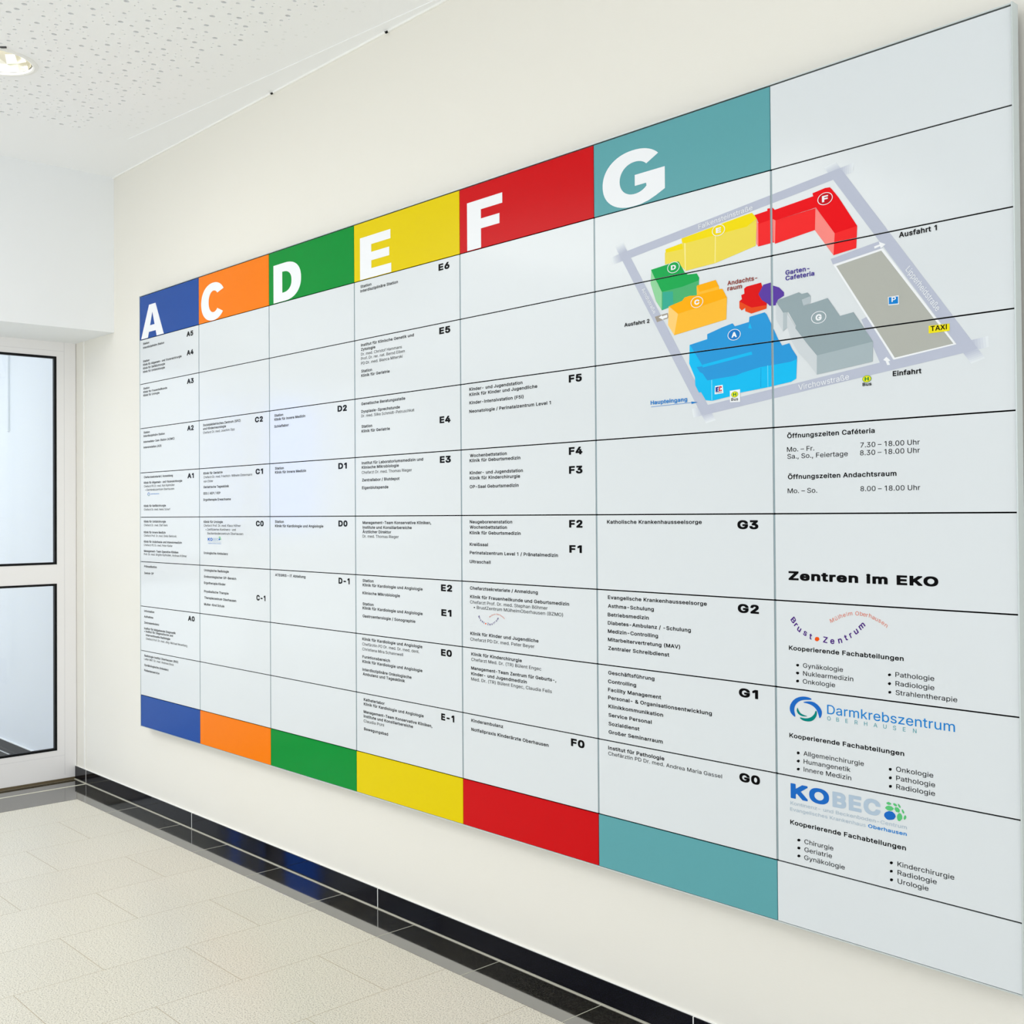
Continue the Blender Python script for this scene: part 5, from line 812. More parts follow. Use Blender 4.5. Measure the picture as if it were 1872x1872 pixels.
# ---- lettering from the built-in font
# plain sans capitals and small letters as outlines (advance, contours), 509 units cap height
GLYPHS={'R ':[187],
'R&':[447,[163,-8,200,-10,248,-3,292,13,316,27,328,38,364,-3,436,-3,441,0,375,80,371,88,388,116,400,144,407,172,411,224,408,227,348,227,346,224,345,200,341,176,334,152,328,141,324,143,319,148,224,264,260,292,302,332,312,348,321,368,326,388,327,404,325,424,320,441,300,475,284,490,268,501,252,508,224,515,176,515,152,509,136,503,113,488,100,476,88,459,79,440,74,420,73,392,78,360,92,327,131,276,84,238,64,218,48,196,40,181,33,152,31,132,33,108,40,84,52,60,67,40,91,20,111,8,136,-2],[168,52,160,53,143,60,120,77,111,88,105,100,101,116,100,132,101,144,106,160,118,180,148,209,168,224,172,225,287,88,284,83,269,72,252,63,232,55,192,49],[184,315,171,328,148,363,141,384,141,412,147,428,152,437,166,448,180,455,196,458,220,456,232,451,246,440,252,433,259,412,258,392,252,376,237,356,212,336]],
'R(':[273,[174,-96,176,-99,204,-99,236,-99,239,-96,192,12,168,88,158,140,154,208,154,236,163,304,178,376,206,464,238,536,238,540,236,542,176,542,156,509,140,472,113,392,93,296,87,244,86,204,89,156,96,108,107,60,126,0,148,-48]],
'R)':[273,[34,-96,36,-99,40,-99,84,-99,96,-99,100,-96,128,-44,148,4,160,40,176,100,185,156,187,204,186,244,176,324,167,364,154,412,133,472,113,516,100,539,96,542,36,542,35,540,67,464,98,364,110,308,119,236,119,208,115,148,106,96,96,60,84,20,70,-16]],
'R,':[187,[35,-120,40,-122,56,-122,84,-122,87,-120,138,64,139,72,136,74,68,74,66,72]],
'R-':[453,[111,188,116,185,336,185,340,188,340,244,336,247,328,247,112,246]],
'R.':[187,[77,-4,96,-7,108,-5,120,0,136,15,143,28,144,48,138,64,132,72,120,83,108,88,92,89,72,84,62,76,52,65,49,56,47,40,48,28,52,17,69,0]],
'R/':[249,[11,-76,16,-79,68,-79,72,-78,74,-76,238,532,236,535,180,536,176,535,175,532]],
'R0':[453,[207,-8,224,-10,260,-6,296,4,324,22,352,48,371,76,387,112,400,160,406,204,408,240,406,300,398,356,388,392,376,420,370,432,352,460,324,486,296,505,256,516,224,519,188,514,156,504,126,484,106,464,92,447,83,432,67,396,55,356,48,312,45,260,47,204,53,160,66,112,85,72,104,45,130,20,156,4,188,-5],[200,56,184,62,170,72,151,92,135,120,126,144,118,176,114,208,112,252,114,296,119,336,126,364,135,388,151,416,164,432,184,447,204,455,228,457,248,455,260,450,284,436,302,416,316,394,326,368,334,336,338,308,341,252,339,208,334,172,320,124,305,96,288,77,268,62,248,54,228,53]],
'R1':[420,[209,0,212,-3,264,-3,276,-3,279,0,279,500,279,508,276,512,196,511,83,428,84,356,92,359,208,443]],
'R2':[453,[61,0,64,-3,364,-3,388,-3,392,0,392,56,388,60,159,60,272,182,340,260,362,292,375,320,381,344,384,372,381,400,374,424,362,448,347,468,328,485,305,500,272,512,228,519,196,516,168,510,144,500,120,484,99,464,80,437,73,420,65,392,64,360,128,359,134,396,152,427,168,441,184,449,200,454,224,457,256,452,264,450,284,439,296,429,306,416,314,396,317,384,316,360,311,332,300,312,280,284,62,48]],
'R3':[453,[186,-8,220,-10,252,-8,284,0,312,11,336,26,356,44,373,64,385,88,393,116,396,140,394,172,385,200,370,228,356,245,340,260,308,279,280,289,248,293,236,292,232,293,231,296,375,460,375,508,372,512,72,512,68,511,67,508,68,450,284,448,155,300,154,248,156,245,224,244,252,239,276,230,304,209,318,184,326,152,324,122,312,94,288,71,256,57,240,54,220,53,192,55,164,62,152,68,137,80,128,89,119,104,114,116,112,132,108,135,44,135,41,132,45,104,52,83,67,56,80,42,106,20,128,9,156,-1]],
'R4':[453,[279,0,284,-3,344,-2,346,0,346,100,348,103,412,102,416,104,415,164,412,166,348,166,346,168,345,320,280,320,279,168,276,166,116,166,114,168,312,505,314,508,312,511,308,512,248,512,244,510,37,156,37,108,37,104,40,102,276,102,279,100,279,92]],
'R5':[453,[190,-8,224,-10,252,-7,276,-1,312,14,336,32,356,52,370,72,384,103,391,136,394,160,393,184,388,212,382,232,373,252,359,272,332,301,296,323,276,330,252,335,228,337,212,336,179,328,152,316,140,308,139,320,153,444,156,449,364,449,369,452,369,508,364,512,96,512,93,508,64,252,128,243,144,255,172,267,196,273,216,275,237,272,272,260,289,248,300,236,311,220,318,204,323,184,325,160,323,136,318,120,311,104,288,76,264,62,240,54,216,53,200,55,184,58,164,69,149,80,140,90,132,104,124,131,122,132,59,132,57,128,60,104,68,80,82,56,96,40,116,23,140,8,164,-2]],
'R6':[453,[203,-8,228,-10,260,-6,296,5,312,12,324,20,351,44,368,68,381,96,389,124,392,164,390,188,384,212,372,241,357,264,340,281,316,298,292,308,268,314,224,316,208,314,192,309,190,312,324,507,324,510,320,512,252,512,248,509,108,302,81,248,65,200,61,164,63,132,70,100,85,68,96,51,116,29,140,12,168,0],[212,52,192,57,176,65,161,76,150,88,140,104,129,136,128,156,129,180,140,212,148,224,155,232,176,250,208,261,224,263,244,261,262,256,284,244,296,233,311,212,319,196,324,176,323,136,319,120,310,100,292,76,280,67,264,58,252,55,224,50]],
'R7':[453,[94,0,96,-3,100,-3,164,-3,168,0,394,448,394,508,392,511,60,511,59,452,64,449,319,448]],
'R8':[453,[191,-8,228,-10,260,-8,292,-1,324,12,344,24,364,40,380,60,394,84,401,108,404,136,402,156,398,176,390,196,377,216,364,233,346,248,333,256,314,264,312,268,324,274,346,288,364,311,376,332,382,356,385,380,381,408,376,428,360,455,347,472,328,488,308,500,288,508,252,517,216,518,196,517,172,512,144,501,124,488,106,472,88,452,76,428,69,396,67,380,69,360,76,332,80,324,92,304,106,288,128,273,141,268,139,264,116,255,92,237,80,224,63,196,50,156,49,136,51,108,61,80,72,60,88,41,100,30,112,21,136,8,160,-1],[216,52,200,53,168,62,152,72,140,82,131,92,123,108,118,140,120,156,131,184,140,198,168,219,188,227,204,231,224,232,248,231,280,221,312,197,324,179,332,156,334,140,332,120,328,107,320,92,308,79,287,64,252,53],[200,296,180,302,160,316,147,332,141,344,136,363,137,392,142,408,148,420,156,431,167,440,188,451,208,456,248,455,264,450,285,440,296,431,304,420,311,408,314,396,315,360,311,344,305,332,296,320,284,310,260,297,224,293]],
'RA':[479,[13,0,16,-3,24,-3,84,-3,88,0,136,137,144,139,220,139,340,139,343,136,392,0,396,-3,460,-3,464,-2,466,0,284,496,276,512,204,512,200,512,198,508],[160,203,204,332,236,439,240,441,280,312,319,204,316,202,308,202,172,202]],
'RB':[456,[57,0,60,-3,248,-3,284,-1,308,3,344,15,368,28,386,44,404,68,416,100,421,132,420,156,412,188,394,220,380,236,348,257,332,262,318,264,344,275,372,296,390,320,400,352,400,392,393,420,384,442,364,468,350,480,332,492,304,504,276,509,248,512,60,512,57,508],[128,60,128,227,132,228,240,228,280,224,303,216,312,211,328,198,340,181,347,168,351,152,351,116,343,100,334,88,326,80,308,70,276,62,252,60],[128,288,128,449,240,449,268,447,298,436,312,425,322,412,331,388,332,356,320,327,312,316,300,306,272,293,248,289]],
'RC':[510,[245,-8,264,-10,292,-9,320,-4,364,11,394,28,423,52,436,68,452,92,464,116,476,160,472,163,408,163,405,160,398,136,387,116,367,92,344,76,330,68,300,59,288,57,268,56,236,59,212,65,200,71,184,79,163,96,144,118,132,137,116,176,109,212,106,252,109,296,116,332,132,371,143,388,160,409,184,428,208,442,236,450,268,453,288,452,316,446,328,442,344,433,360,422,378,404,387,392,398,372,405,348,408,345,472,345,476,348,464,392,452,416,436,441,408,469,383,488,360,500,320,513,280,518,264,519,224,515,187,504,148,486,116,460,88,429,69,396,50,352,41,304,37,256,41,204,50,156,68,112,91,76,116,48,148,23,184,4,224,-6]],
'RD':[502,[57,0,60,-3,220,-3,268,0,304,9,352,28,381,48,412,80,420,92,435,116,451,156,461,204,465,252,460,312,452,352,436,391,416,424,387,456,356,479,316,498,272,508,216,512,60,512,57,508],[128,60,128,448,216,449,256,447,292,438,316,426,342,408,363,384,378,356,388,323,395,292,396,256,395,220,387,180,375,148,361,124,340,100,316,83,288,71,252,62,216,60]],
'RE':[418,[57,0,60,-3,68,-3,372,-3,376,-2,378,0,378,56,376,59,132,60,128,60,128,64,128,225,352,226,356,227,358,232,358,280,356,289,132,289,128,291,128,448,372,449,375,452,375,508,372,512,60,512,57,508]],
'RF':[410,[57,0,60,-3,88,-3,124,-3,128,0,128,217,340,218,349,220,349,272,348,278,346,280,132,281,128,283,128,448,368,449,372,452,372,508,368,512,60,512,57,508]],
'RG':[520,[244,-8,268,-10,308,-7,344,2,380,18,409,36,433,60,452,88,464,112,469,124,478,160,481,200,480,257,472,259,284,258,280,256,280,200,284,196,408,196,411,192,410,172,404,148,394,124,380,104,368,92,344,74,316,62,300,59,276,56,240,59,212,65,184,79,163,96,142,120,128,145,114,184,109,212,106,252,109,296,116,332,128,364,135,376,144,391,160,410,184,430,208,442,236,450,264,453,300,450,340,435,364,416,373,408,387,388,405,348,408,346,468,346,477,348,464,392,452,416,436,440,422,456,403,472,384,486,340,507,316,513,268,519,228,516,184,504,148,487,114,460,90,432,68,396,50,352,40,304,37,256,41,200,50,156,68,112,89,76,115,48,148,22,184,4,224,-6]],
'RH':[517,[57,0,60,-3,88,-3,124,-3,128,0,128,224,128,229,132,229,388,229,389,0,392,-3,420,-3,456,-3,460,0,460,508,456,512,392,512,389,508,389,296,389,292,384,292,128,292,128,508,124,512,72,512,60,512,57,508]],
'RI':[184,[57,0,60,-3,88,-3,124,-3,128,0,128,508,124,512,60,512,57,508]],
'RJ':[396,[167,-8,184,-10,224,-5,264,8,296,32,320,60,334,96,339,148,339,500,339,508,336,512,272,512,269,508,269,144,266,116,262,104,257,92,246,76,230,64,216,58,192,53,168,55,144,62,124,76,110,96,103,116,100,174,96,176,36,176,32,176,30,172,30,144,35,100,48,64,64,42,76,28,104,8,140,-4]],
'RK':[466,[57,0,60,-3,88,-3,124,-3,128,0,128,164,196,238,200,237,368,0,372,-3,448,-3,452,0,247,288,448,505,451,508,448,512,364,512,360,509,172,306,128,252,127,256,128,508,124,512,72,512,60,512,57,508]],
'RL':[393,[57,0,60,-3,304,-3,360,-3,364,0,364,56,360,60,128,60,128,508,124,512,60,512,57,508]],
'RM':[628,[57,0,60,-3,116,-3,120,-3,125,0,125,328,123,408,124,412,173,276,281,4,284,-2,288,-3,340,-3,345,0,460,292,500,407,503,392,501,324,501,0,504,-3,568,-3,571,0,571,96,571,500,571,508,568,512,476,512,473,508,352,196,316,87,312,89,280,188,155,508,152,512,148,512,60,512,57,508]],
'RN':[523,[57,0,60,-3,88,-3,124,-3,128,0,128,288,124,417,200,287,384,-1,388,-3,464,-2,466,0,466,96,466,500,464,511,400,512,396,508,396,160,399,100,396,97,360,161,140,508,136,512,84,512,60,512,57,508]],
'RO':[533,[245,-8,264,-10,300,-7,348,4,384,22,418,48,444,76,468,116,483,156,492,196,496,244,493,304,483,352,465,396,443,432,416,462,384,487,348,504,312,514,276,518,264,519,224,515,187,504,148,486,112,456,91,432,69,396,50,352,41,304,37,256,41,204,50,156,68,112,91,76,116,48,148,23,184,4,224,-6],[260,56,236,58,220,63,188,77,163,96,144,118,128,143,115,180,109,212,106,252,109,296,116,332,128,364,146,392,163,412,188,432,212,443,236,450,268,453,296,450,324,443,356,424,370,412,388,392,404,366,417,332,425,296,427,252,425,212,418,180,404,143,388,116,371,96,352,82,324,66,296,58]],
'RP':[444,[57,0,60,-3,88,-3,124,-3,128,0,128,182,140,183,232,183,272,185,304,192,332,204,357,220,376,240,392,263,402,288,410,320,412,348,408,384,403,404,392,432,378,452,356,474,335,488,308,501,296,504,272,509,236,512,60,512,57,508],[128,246,128,449,256,448,292,438,316,420,331,400,336,384,340,368,341,336,337,312,331,296,322,280,311,268,296,259,276,250,252,246,216,245]],
'RR':[449,[57,0,60,-3,88,-3,124,-3,128,0,128,193,140,195,240,196,244,195,247,192,352,-3,424,-3,428,-3,431,0,320,204,319,208,336,216,360,232,378,248,388,263,404,296,409,320,412,344,410,380,404,408,391,436,376,459,360,473,336,490,300,504,272,509,236,512,60,512,57,508],[128,259,128,449,256,448,296,438,324,416,331,404,339,384,342,344,340,328,335,308,324,291,314,280,294,268,280,263,256,258,136,258]],
'RS':[446,[219,-12,260,-10,292,-3,324,8,352,24,372,41,387,60,398,80,409,112,411,136,409,164,397,200,380,221,360,241,344,251,312,267,208,297,168,311,144,326,124,347,119,364,118,380,124,404,131,416,148,434,168,446,184,451,208,455,224,456,256,452,280,446,298,436,320,416,328,402,336,375,403,376,401,404,392,429,378,452,364,468,344,484,318,500,292,510,260,517,224,519,188,516,164,511,140,502,108,484,89,468,68,442,59,424,51,400,49,372,53,340,64,312,80,291,112,266,144,250,180,237,248,218,292,203,320,187,336,168,341,152,343,140,341,124,336,108,324,91,312,79,284,62,244,53,211,52,184,56,168,61,152,68,135,80,123,92,116,104,104,140,40,140,36,139,35,136,39,108,52,74,63,56,76,41,100,20,124,8,152,-3,188,-10]],
'RT':[448,[190,0,192,-3,196,-3,248,-3,256,-3,260,0,260,448,416,449,420,452,420,508,416,512,32,512,29,508,29,452,32,449,190,448]],
'RU':[517,[214,-8,260,-11,296,-9,332,-1,364,12,392,31,416,52,434,76,444,96,449,108,456,136,460,172,460,508,456,512,396,512,392,512,390,508,391,176,386,148,375,116,360,95,348,84,328,70,292,58,260,54,228,57,208,62,185,72,155,96,143,116,135,132,129,156,126,176,127,508,124,512,84,512,60,512,57,508,57,172,60,140,68,108,84,76,100,54,124,31,152,12,184,0]],
'RV':[479,[201,0,204,-3,272,-3,276,-3,281,0,466,508,464,511,396,512,392,509,293,224,263,136,246,76,240,65,196,204,87,508,84,512,28,512,16,512,13,508]],
'RW':[686,[152,0,156,-3,160,-3,228,-3,233,0,316,304,340,408,344,412,373,292,452,0,456,-3,528,-3,532,-1,672,510,668,512,608,512,604,512,600,508,509,152,492,78,456,232,384,504,380,512,308,512,304,511,303,508,213,164,198,96,192,81,166,196,85,508,80,512,16,512,13,508]],
'RX':[474,[15,0,20,-3,92,-2,185,128,224,189,236,211,276,147,380,-2,456,-3,459,0,457,4,283,256,280,264,448,507,448,510,440,512,372,511,292,397,252,335,240,313,236,311,208,360,104,512,28,512,26,508,29,504,197,260]],
'RZ':[438,[39,0,44,-3,400,-2,402,0,402,56,400,59,152,60,128,58,122,60,180,140,399,460,400,508,396,512,40,512,37,508,37,452,40,449,304,450,316,448,268,384,40,48]],
'Ra':[389,[156,-12,196,-7,212,-3,228,4,252,21,272,47,275,44,274,0,276,-3,336,-3,340,0,340,248,338,272,333,300,324,322,312,340,301,352,271,372,240,382,200,386,172,386,152,383,116,372,92,360,69,340,50,316,39,292,40,288,100,271,117,296,140,314,165,324,176,327,200,328,216,327,240,319,256,306,266,292,271,276,273,256,272,248,268,240,256,234,248,232,124,214,88,201,65,188,52,176,42,164,33,144,27,108,29,84,36,60,52,34,72,14,96,1,120,-7],[164,48,144,50,132,54,116,62,104,74,98,84,95,104,96,119,104,136,113,144,136,157,180,166,232,173,260,179,272,185,273,140,271,120,262,96,254,84,240,70,212,55,196,50]],
'Rb':[424,[198,-8,228,-11,260,-9,288,0,316,15,334,28,358,56,376,92,384,116,390,148,393,188,392,216,383,264,373,292,364,308,356,321,336,345,312,364,288,377,260,385,212,386,196,384,172,376,140,352,120,328,119,328,117,332,117,508,112,512,52,512,50,508,50,500,50,0,52,-3,56,-3,112,-3,115,0,114,48,116,56,136,28,148,16,168,3,188,-6],[200,52,180,58,164,67,148,81,131,108,122,136,117,160,117,220,127,260,137,280,152,300,164,311,180,320,200,325,228,327,258,320,276,310,292,296,304,280,315,256,322,228,325,200,324,164,320,140,313,116,302,96,294,84,282,72,260,57,243,52,224,50]],
'Rc':[395,[173,-8,208,-11,244,-8,264,-3,292,9,315,24,332,40,340,50,353,68,365,100,364,105,304,120,301,116,288,90,269,68,240,54,208,49,192,50,168,56,146,68,130,84,120,98,111,116,102,152,98,188,106,240,110,256,131,292,152,311,164,319,192,326,208,327,240,323,269,308,287,288,300,261,304,259,356,273,365,276,356,300,348,314,333,336,320,348,303,360,280,372,244,384,216,387,172,385,143,376,113,360,88,340,68,318,52,290,41,260,35,228,31,184,36,140,42,112,53,84,65,64,92,32,116,13,144,0]],
'Rd':[424,[160,-8,200,-11,220,-9,242,-4,266,8,276,16,288,28,308,56,311,48,310,0,312,-3,368,-3,372,-3,375,0,375,500,375,508,372,512,312,512,308,508,307,328,304,326,289,348,271,364,256,374,242,380,208,386,164,385,135,376,108,362,92,348,67,320,50,288,41,264,33,228,31,188,33,156,41,112,52,83,67,56,88,31,112,12,136,0],[184,52,164,57,146,68,132,81,120,98,107,132,102,152,99,184,101,216,111,260,119,276,133,296,146,308,164,320,200,327,216,326,244,320,260,310,276,297,288,279,298,260,307,220,309,188,307,160,304,140,296,116,284,91,272,76,252,62,236,55,212,50]],
'Re':[404,[175,-8,212,-11,240,-9,264,-5,288,4,317,20,336,36,352,56,361,72,367,88,367,92,364,94,308,107,304,107,292,84,275,68,264,61,248,54,232,50,204,49,168,56,151,64,136,75,124,88,112,108,105,128,100,165,368,166,374,168,373,224,368,256,360,281,348,308,328,335,304,358,278,372,240,384,208,387,172,385,143,376,104,354,92,344,70,320,53,292,41,256,33,224,31,184,37,136,42,112,53,84,65,64,88,35,116,13,144,0],[100,224,100,233,110,264,121,284,132,298,148,311,164,320,200,327,216,326,240,322,265,308,286,284,295,268,301,248,305,224]],
'Rf':[253,[78,0,80,-3,84,-3,132,-3,140,-3,145,0,145,320,148,324,228,324,230,328,231,376,228,382,148,382,145,384,146,436,155,456,168,466,196,471,228,466,246,520,242,524,212,531,168,532,140,524,124,516,104,500,92,486,85,472,79,452,79,388,76,382,8,382,3,380,4,325,76,324,78,320]],
'Rg':[425,[177,-152,204,-154,236,-152,264,-147,289,-140,314,-128,335,-112,353,-92,366,-68,373,-40,375,0,375,376,372,382,312,382,311,380,311,332,308,323,280,358,260,372,240,381,220,385,196,387,164,385,136,377,108,362,88,345,76,331,68,320,54,296,40,264,33,228,31,188,33,152,40,120,52,88,68,64,89,40,112,24,140,10,164,4,216,3,236,7,267,20,290,40,304,61,308,60,308,-8,304,-35,293,-60,280,-73,262,-84,238,-92,224,-93,188,-94,168,-90,156,-86,138,-76,100,-38,48,-68,60,-90,79,-112,96,-125,115,-136,136,-144,156,-149],[184,64,164,69,148,77,131,92,119,108,110,128,103,156,99,188,101,216,105,240,115,268,126,288,140,304,158,316,180,324,200,327,228,325,248,318,269,304,284,288,297,264,304,240,308,220,309,176,306,152,298,124,290,108,276,90,264,79,244,69,228,64,200,62]],
'Rh':[410,[50,0,52,-3,56,-3,104,-3,112,-3,117,0,117,228,118,252,121,264,128,281,148,306,174,320,192,325,208,326,236,323,256,314,272,300,280,289,290,264,293,232,293,0,296,-3,348,-3,356,-3,360,0,360,240,358,268,354,292,342,324,328,344,316,356,295,372,276,380,252,386,236,387,200,385,172,376,148,363,132,348,120,331,118,332,117,336,117,508,112,512,56,512,52,512,50,508]],
'Ri':[166,[50,0,52,-3,56,-3,104,-3,112,-3,117,0,117,376,116,381,112,382,52,382,51,380],[80,440,96,442,115,452,124,463,128,472,128,480,127,496,120,509,108,519,96,525,84,527,71,524,52,514,44,504,39,484,40,472,43,464,53,452,64,444]],
'Rk':[380,[50,0,52,-3,56,-3,112,-3,116,-1,117,136,118,140,152,172,156,171,292,-2,368,-3,372,-3,375,0,205,216,350,364,361,376,362,380,360,382,308,382,284,382,282,380,132,227,120,216,118,216,117,224,117,508,112,512,56,512,52,512,50,508]],
'Rl':[166,[50,0,52,-3,56,-3,104,-3,112,-3,117,0,117,508,112,512,56,512,52,512,50,508]],
'Rm':[609,[50,0,52,-3,56,-3,104,-3,112,-3,117,0,117,236,120,269,129,288,140,304,148,311,172,323,200,327,222,324,236,320,247,312,262,296,269,280,271,252,271,0,276,-3,336,-2,338,0,338,248,340,268,348,290,355,300,364,310,376,318,388,323,420,327,436,327,456,320,468,312,483,296,490,280,493,252,493,0,496,-3,556,-3,560,0,560,260,558,280,553,308,544,328,532,346,514,364,500,373,476,384,452,388,416,388,396,384,380,378,356,364,336,347,320,324,316,322,300,350,287,364,271,376,244,386,212,389,180,382,152,368,140,359,128,346,116,326,114,332,114,380,112,382,52,382,50,376]],
'Rn':[409,[50,0,52,-3,56,-3,104,-3,112,-3,117,0,117,228,118,252,121,264,128,281,148,306,174,320,192,325,208,326,236,323,256,314,272,300,280,289,290,264,293,232,293,0,296,-3,348,-3,356,-3,360,0,360,240,358,268,352,300,342,324,328,344,312,360,295,372,276,380,252,386,200,385,172,376,148,363,132,348,116,324,114,328,114,380,112,382,96,382,52,382,51,380]],
'Ro':[415,[173,-8,208,-11,244,-7,272,0,304,17,324,32,342,52,360,81,373,112,381,148,384,188,381,228,374,260,362,292,352,308,345,320,328,339,300,362,272,377,240,385,204,387,172,385,143,376,113,360,88,340,68,318,52,290,41,260,35,228,31,184,36,140,42,112,53,84,65,64,92,32,116,13,144,0],[184,52,164,58,146,68,132,81,120,98,111,116,102,152,98,188,101,216,110,256,131,292,144,306,164,319,182,324,208,327,220,326,248,319,267,308,284,292,296,276,310,240,315,216,315,164,311,140,304,116,294,96,276,75,252,58,232,52,208,49]],
'Rp':[424,[50,-144,52,-146,80,-146,108,-146,117,-144,117,48,120,51,140,24,154,12,172,1,188,-6,208,-10,228,-11,260,-9,289,0,316,15,334,28,356,54,372,83,384,116,392,160,393,188,391,224,383,264,371,296,357,320,348,331,336,345,316,362,288,377,260,385,232,387,204,385,184,381,168,375,140,353,116,322,114,332,114,380,112,382,96,382,52,382,51,380],[200,52,180,58,164,67,148,81,131,108,122,136,117,160,117,220,127,260,137,280,152,300,164,311,180,320,200,325,228,327,258,320,276,310,292,296,304,280,315,256,322,228,325,200,324,164,320,140,313,116,302,96,294,84,282,72,260,57,243,52,224,50]],
'Rr':[259,[50,0,52,-3,56,-3,112,-3,116,-1,117,232,117,252,122,268,136,292,148,304,164,314,176,319,208,323,245,320,246,384,244,386,208,388,188,385,168,379,152,370,140,360,125,344,116,330,115,340,115,376,112,382,52,382,51,380]],
'Rs':[365,[143,-8,176,-11,204,-10,236,-5,263,4,300,29,316,48,324,62,332,84,333,116,330,132,324,149,309,172,290,188,256,204,144,235,124,247,119,252,113,264,112,276,114,288,123,304,132,314,148,323,168,328,188,331,208,328,228,321,240,314,250,304,265,276,268,274,326,288,320,310,302,340,296,346,272,366,252,376,228,383,212,386,160,386,136,381,104,368,86,356,64,336,53,316,47,296,44,276,47,248,56,224,72,204,88,191,120,176,148,167,220,150,240,142,252,134,263,116,264,96,256,76,235,60,224,55,204,49,180,48,164,49,140,55,128,61,115,72,106,84,96,109,84,108,35,96,34,92,38,72,48,52,60,36,72,23,88,12,108,2]],
'Rt':[227,[137,-4,168,-7,192,-6,215,0,215,4,204,55,200,57,168,53,156,54,144,58,137,64,132,72,129,96,129,320,132,324,136,324,205,324,207,336,206,380,204,382,132,382,129,384,129,388,129,472,120,474,64,474,62,468,62,384,60,382,52,382,4,381,3,328,5,324,56,324,60,324,62,320,62,96,65,64,74,40,92,17,112,4]],
'Ru':[410,[183,-8,212,-5,229,0,255,12,280,35,292,53,295,44,296,-2,356,-3,360,0,360,376,359,380,356,382,296,382,294,380,293,152,290,124,279,96,260,72,232,57,216,53,204,53,180,55,156,63,136,81,126,96,119,116,117,148,117,380,80,382,52,382,51,380,50,136,51,108,56,84,64,63,72,48,81,36,96,20,112,9,132,0,160,-6]],
'Rv':[389,[160,0,164,-3,168,-3,224,-3,229,0,372,372,372,382,304,382,303,380,224,164,196,75,192,78,168,156,86,380,84,382,44,382,16,382,15,380]],
'Rw':[567,[135,0,140,-3,192,-3,200,-2,202,0,256,188,284,296,317,168,365,0,368,-3,428,-3,432,0,440,24,547,380,544,382,492,382,478,380,433,220,396,82,384,140,366,208,320,376,316,382,252,382,250,380,205,220,174,92,172,87,168,85,156,140,90,380,84,382,56,382,20,380]],
'Rx':[378,[18,0,20,-3,24,-3,92,-2,148,80,188,148,284,-1,292,-3,356,-3,360,-1,360,2,229,192,354,376,354,380,352,382,280,381,229,304,192,242,187,244,102,380,100,382,44,382,28,382,27,380,27,376,44,351,150,196,150,192]],
'Ry':[389,[87,-148,108,-147,124,-144,138,-140,156,-129,177,-112,200,-76,372,372,372,382,304,382,303,380,224,164,196,77,192,78,168,156,86,380,84,382,44,382,16,382,15,380,159,0,150,-32,142,-52,124,-76,111,-84,92,-87,60,-84,44,-140,64,-146]],
'Rz':[380,[39,0,44,-3,340,-2,342,0,342,12,342,56,340,58,136,58,130,60,335,328,335,380,324,382,48,382,46,380,45,324,48,320,240,320,244,320,247,316,40,48]],
'RÄ':[479,[13,0,16,-3,24,-3,84,-3,88,0,136,137,144,139,220,139,340,139,343,136,392,0,396,-3,460,-3,464,-2,466,0,284,496,276,512,204,512,200,512,198,508],[160,203,204,332,236,439,240,441,280,312,319,204,316,202,308,202,172,202],[153,572,168,569,188,574,200,584,206,592,211,608,210,624,201,640,188,651,168,656,156,654,139,644,130,632,124,612,127,600,132,588,139,580],[297,572,312,569,332,574,344,584,350,592,355,608,354,624,345,640,332,651,312,656,300,654,283,644,273,632,268,612,273,592,283,580]],
'RÖ':[533,[245,-8,264,-10,300,-7,348,4,384,22,418,48,444,76,468,116,483,156,492,196,496,244,493,304,483,352,465,396,443,432,416,462,384,487,348,504,312,514,276,518,264,519,224,515,187,504,148,486,112,456,91,432,69,396,50,352,41,304,37,256,41,204,50,156,68,112,91,76,116,48,148,23,184,4,224,-6],[260,56,236,58,220,63,188,77,163,96,144,118,128,143,115,180,109,212,106,252,109,296,116,332,128,364,146,392,163,412,188,432,212,443,236,450,268,453,296,450,324,443,356,424,370,412,388,392,404,366,417,332,425,296,427,252,425,212,418,180,404,143,388,116,371,96,352,82,324,66,296,58],[180,572,196,569,212,573,228,584,233,592,239,612,237,624,228,640,216,650,196,656,176,652,166,644,157,632,152,612,157,592,167,580],[323,572,340,569,356,573,372,584,377,592,382,608,381,624,372,640,360,650,340,656,320,652,310,644,301,632,295,612,296,604,304,587,312,578]],
'Rß':[441,[238,-8,272,-10,320,-4,344,5,360,13,375,24,389,40,400,64,406,100,405,120,400,140,394,152,376,178,361,192,300,242,293,252,290,260,289,280,293,296,316,328,327,348,332,364,335,392,333,420,326,444,311,468,280,496,260,506,240,513,196,519,155,512,124,500,98,480,75,448,61,408,57,356,57,0,60,-3,116,-3,120,-3,125,0,125,348,126,388,133,416,144,434,156,444,164,448,176,453,196,456,216,454,233,448,247,440,258,428,267,408,269,388,267,364,256,346,228,308,221,288,221,256,225,240,233,224,249,204,299,164,328,137,335,124,339,108,336,88,328,74,304,58,288,54,260,53,233,56,216,61,188,77,184,75,161,20,164,17,188,4,212,-3]],
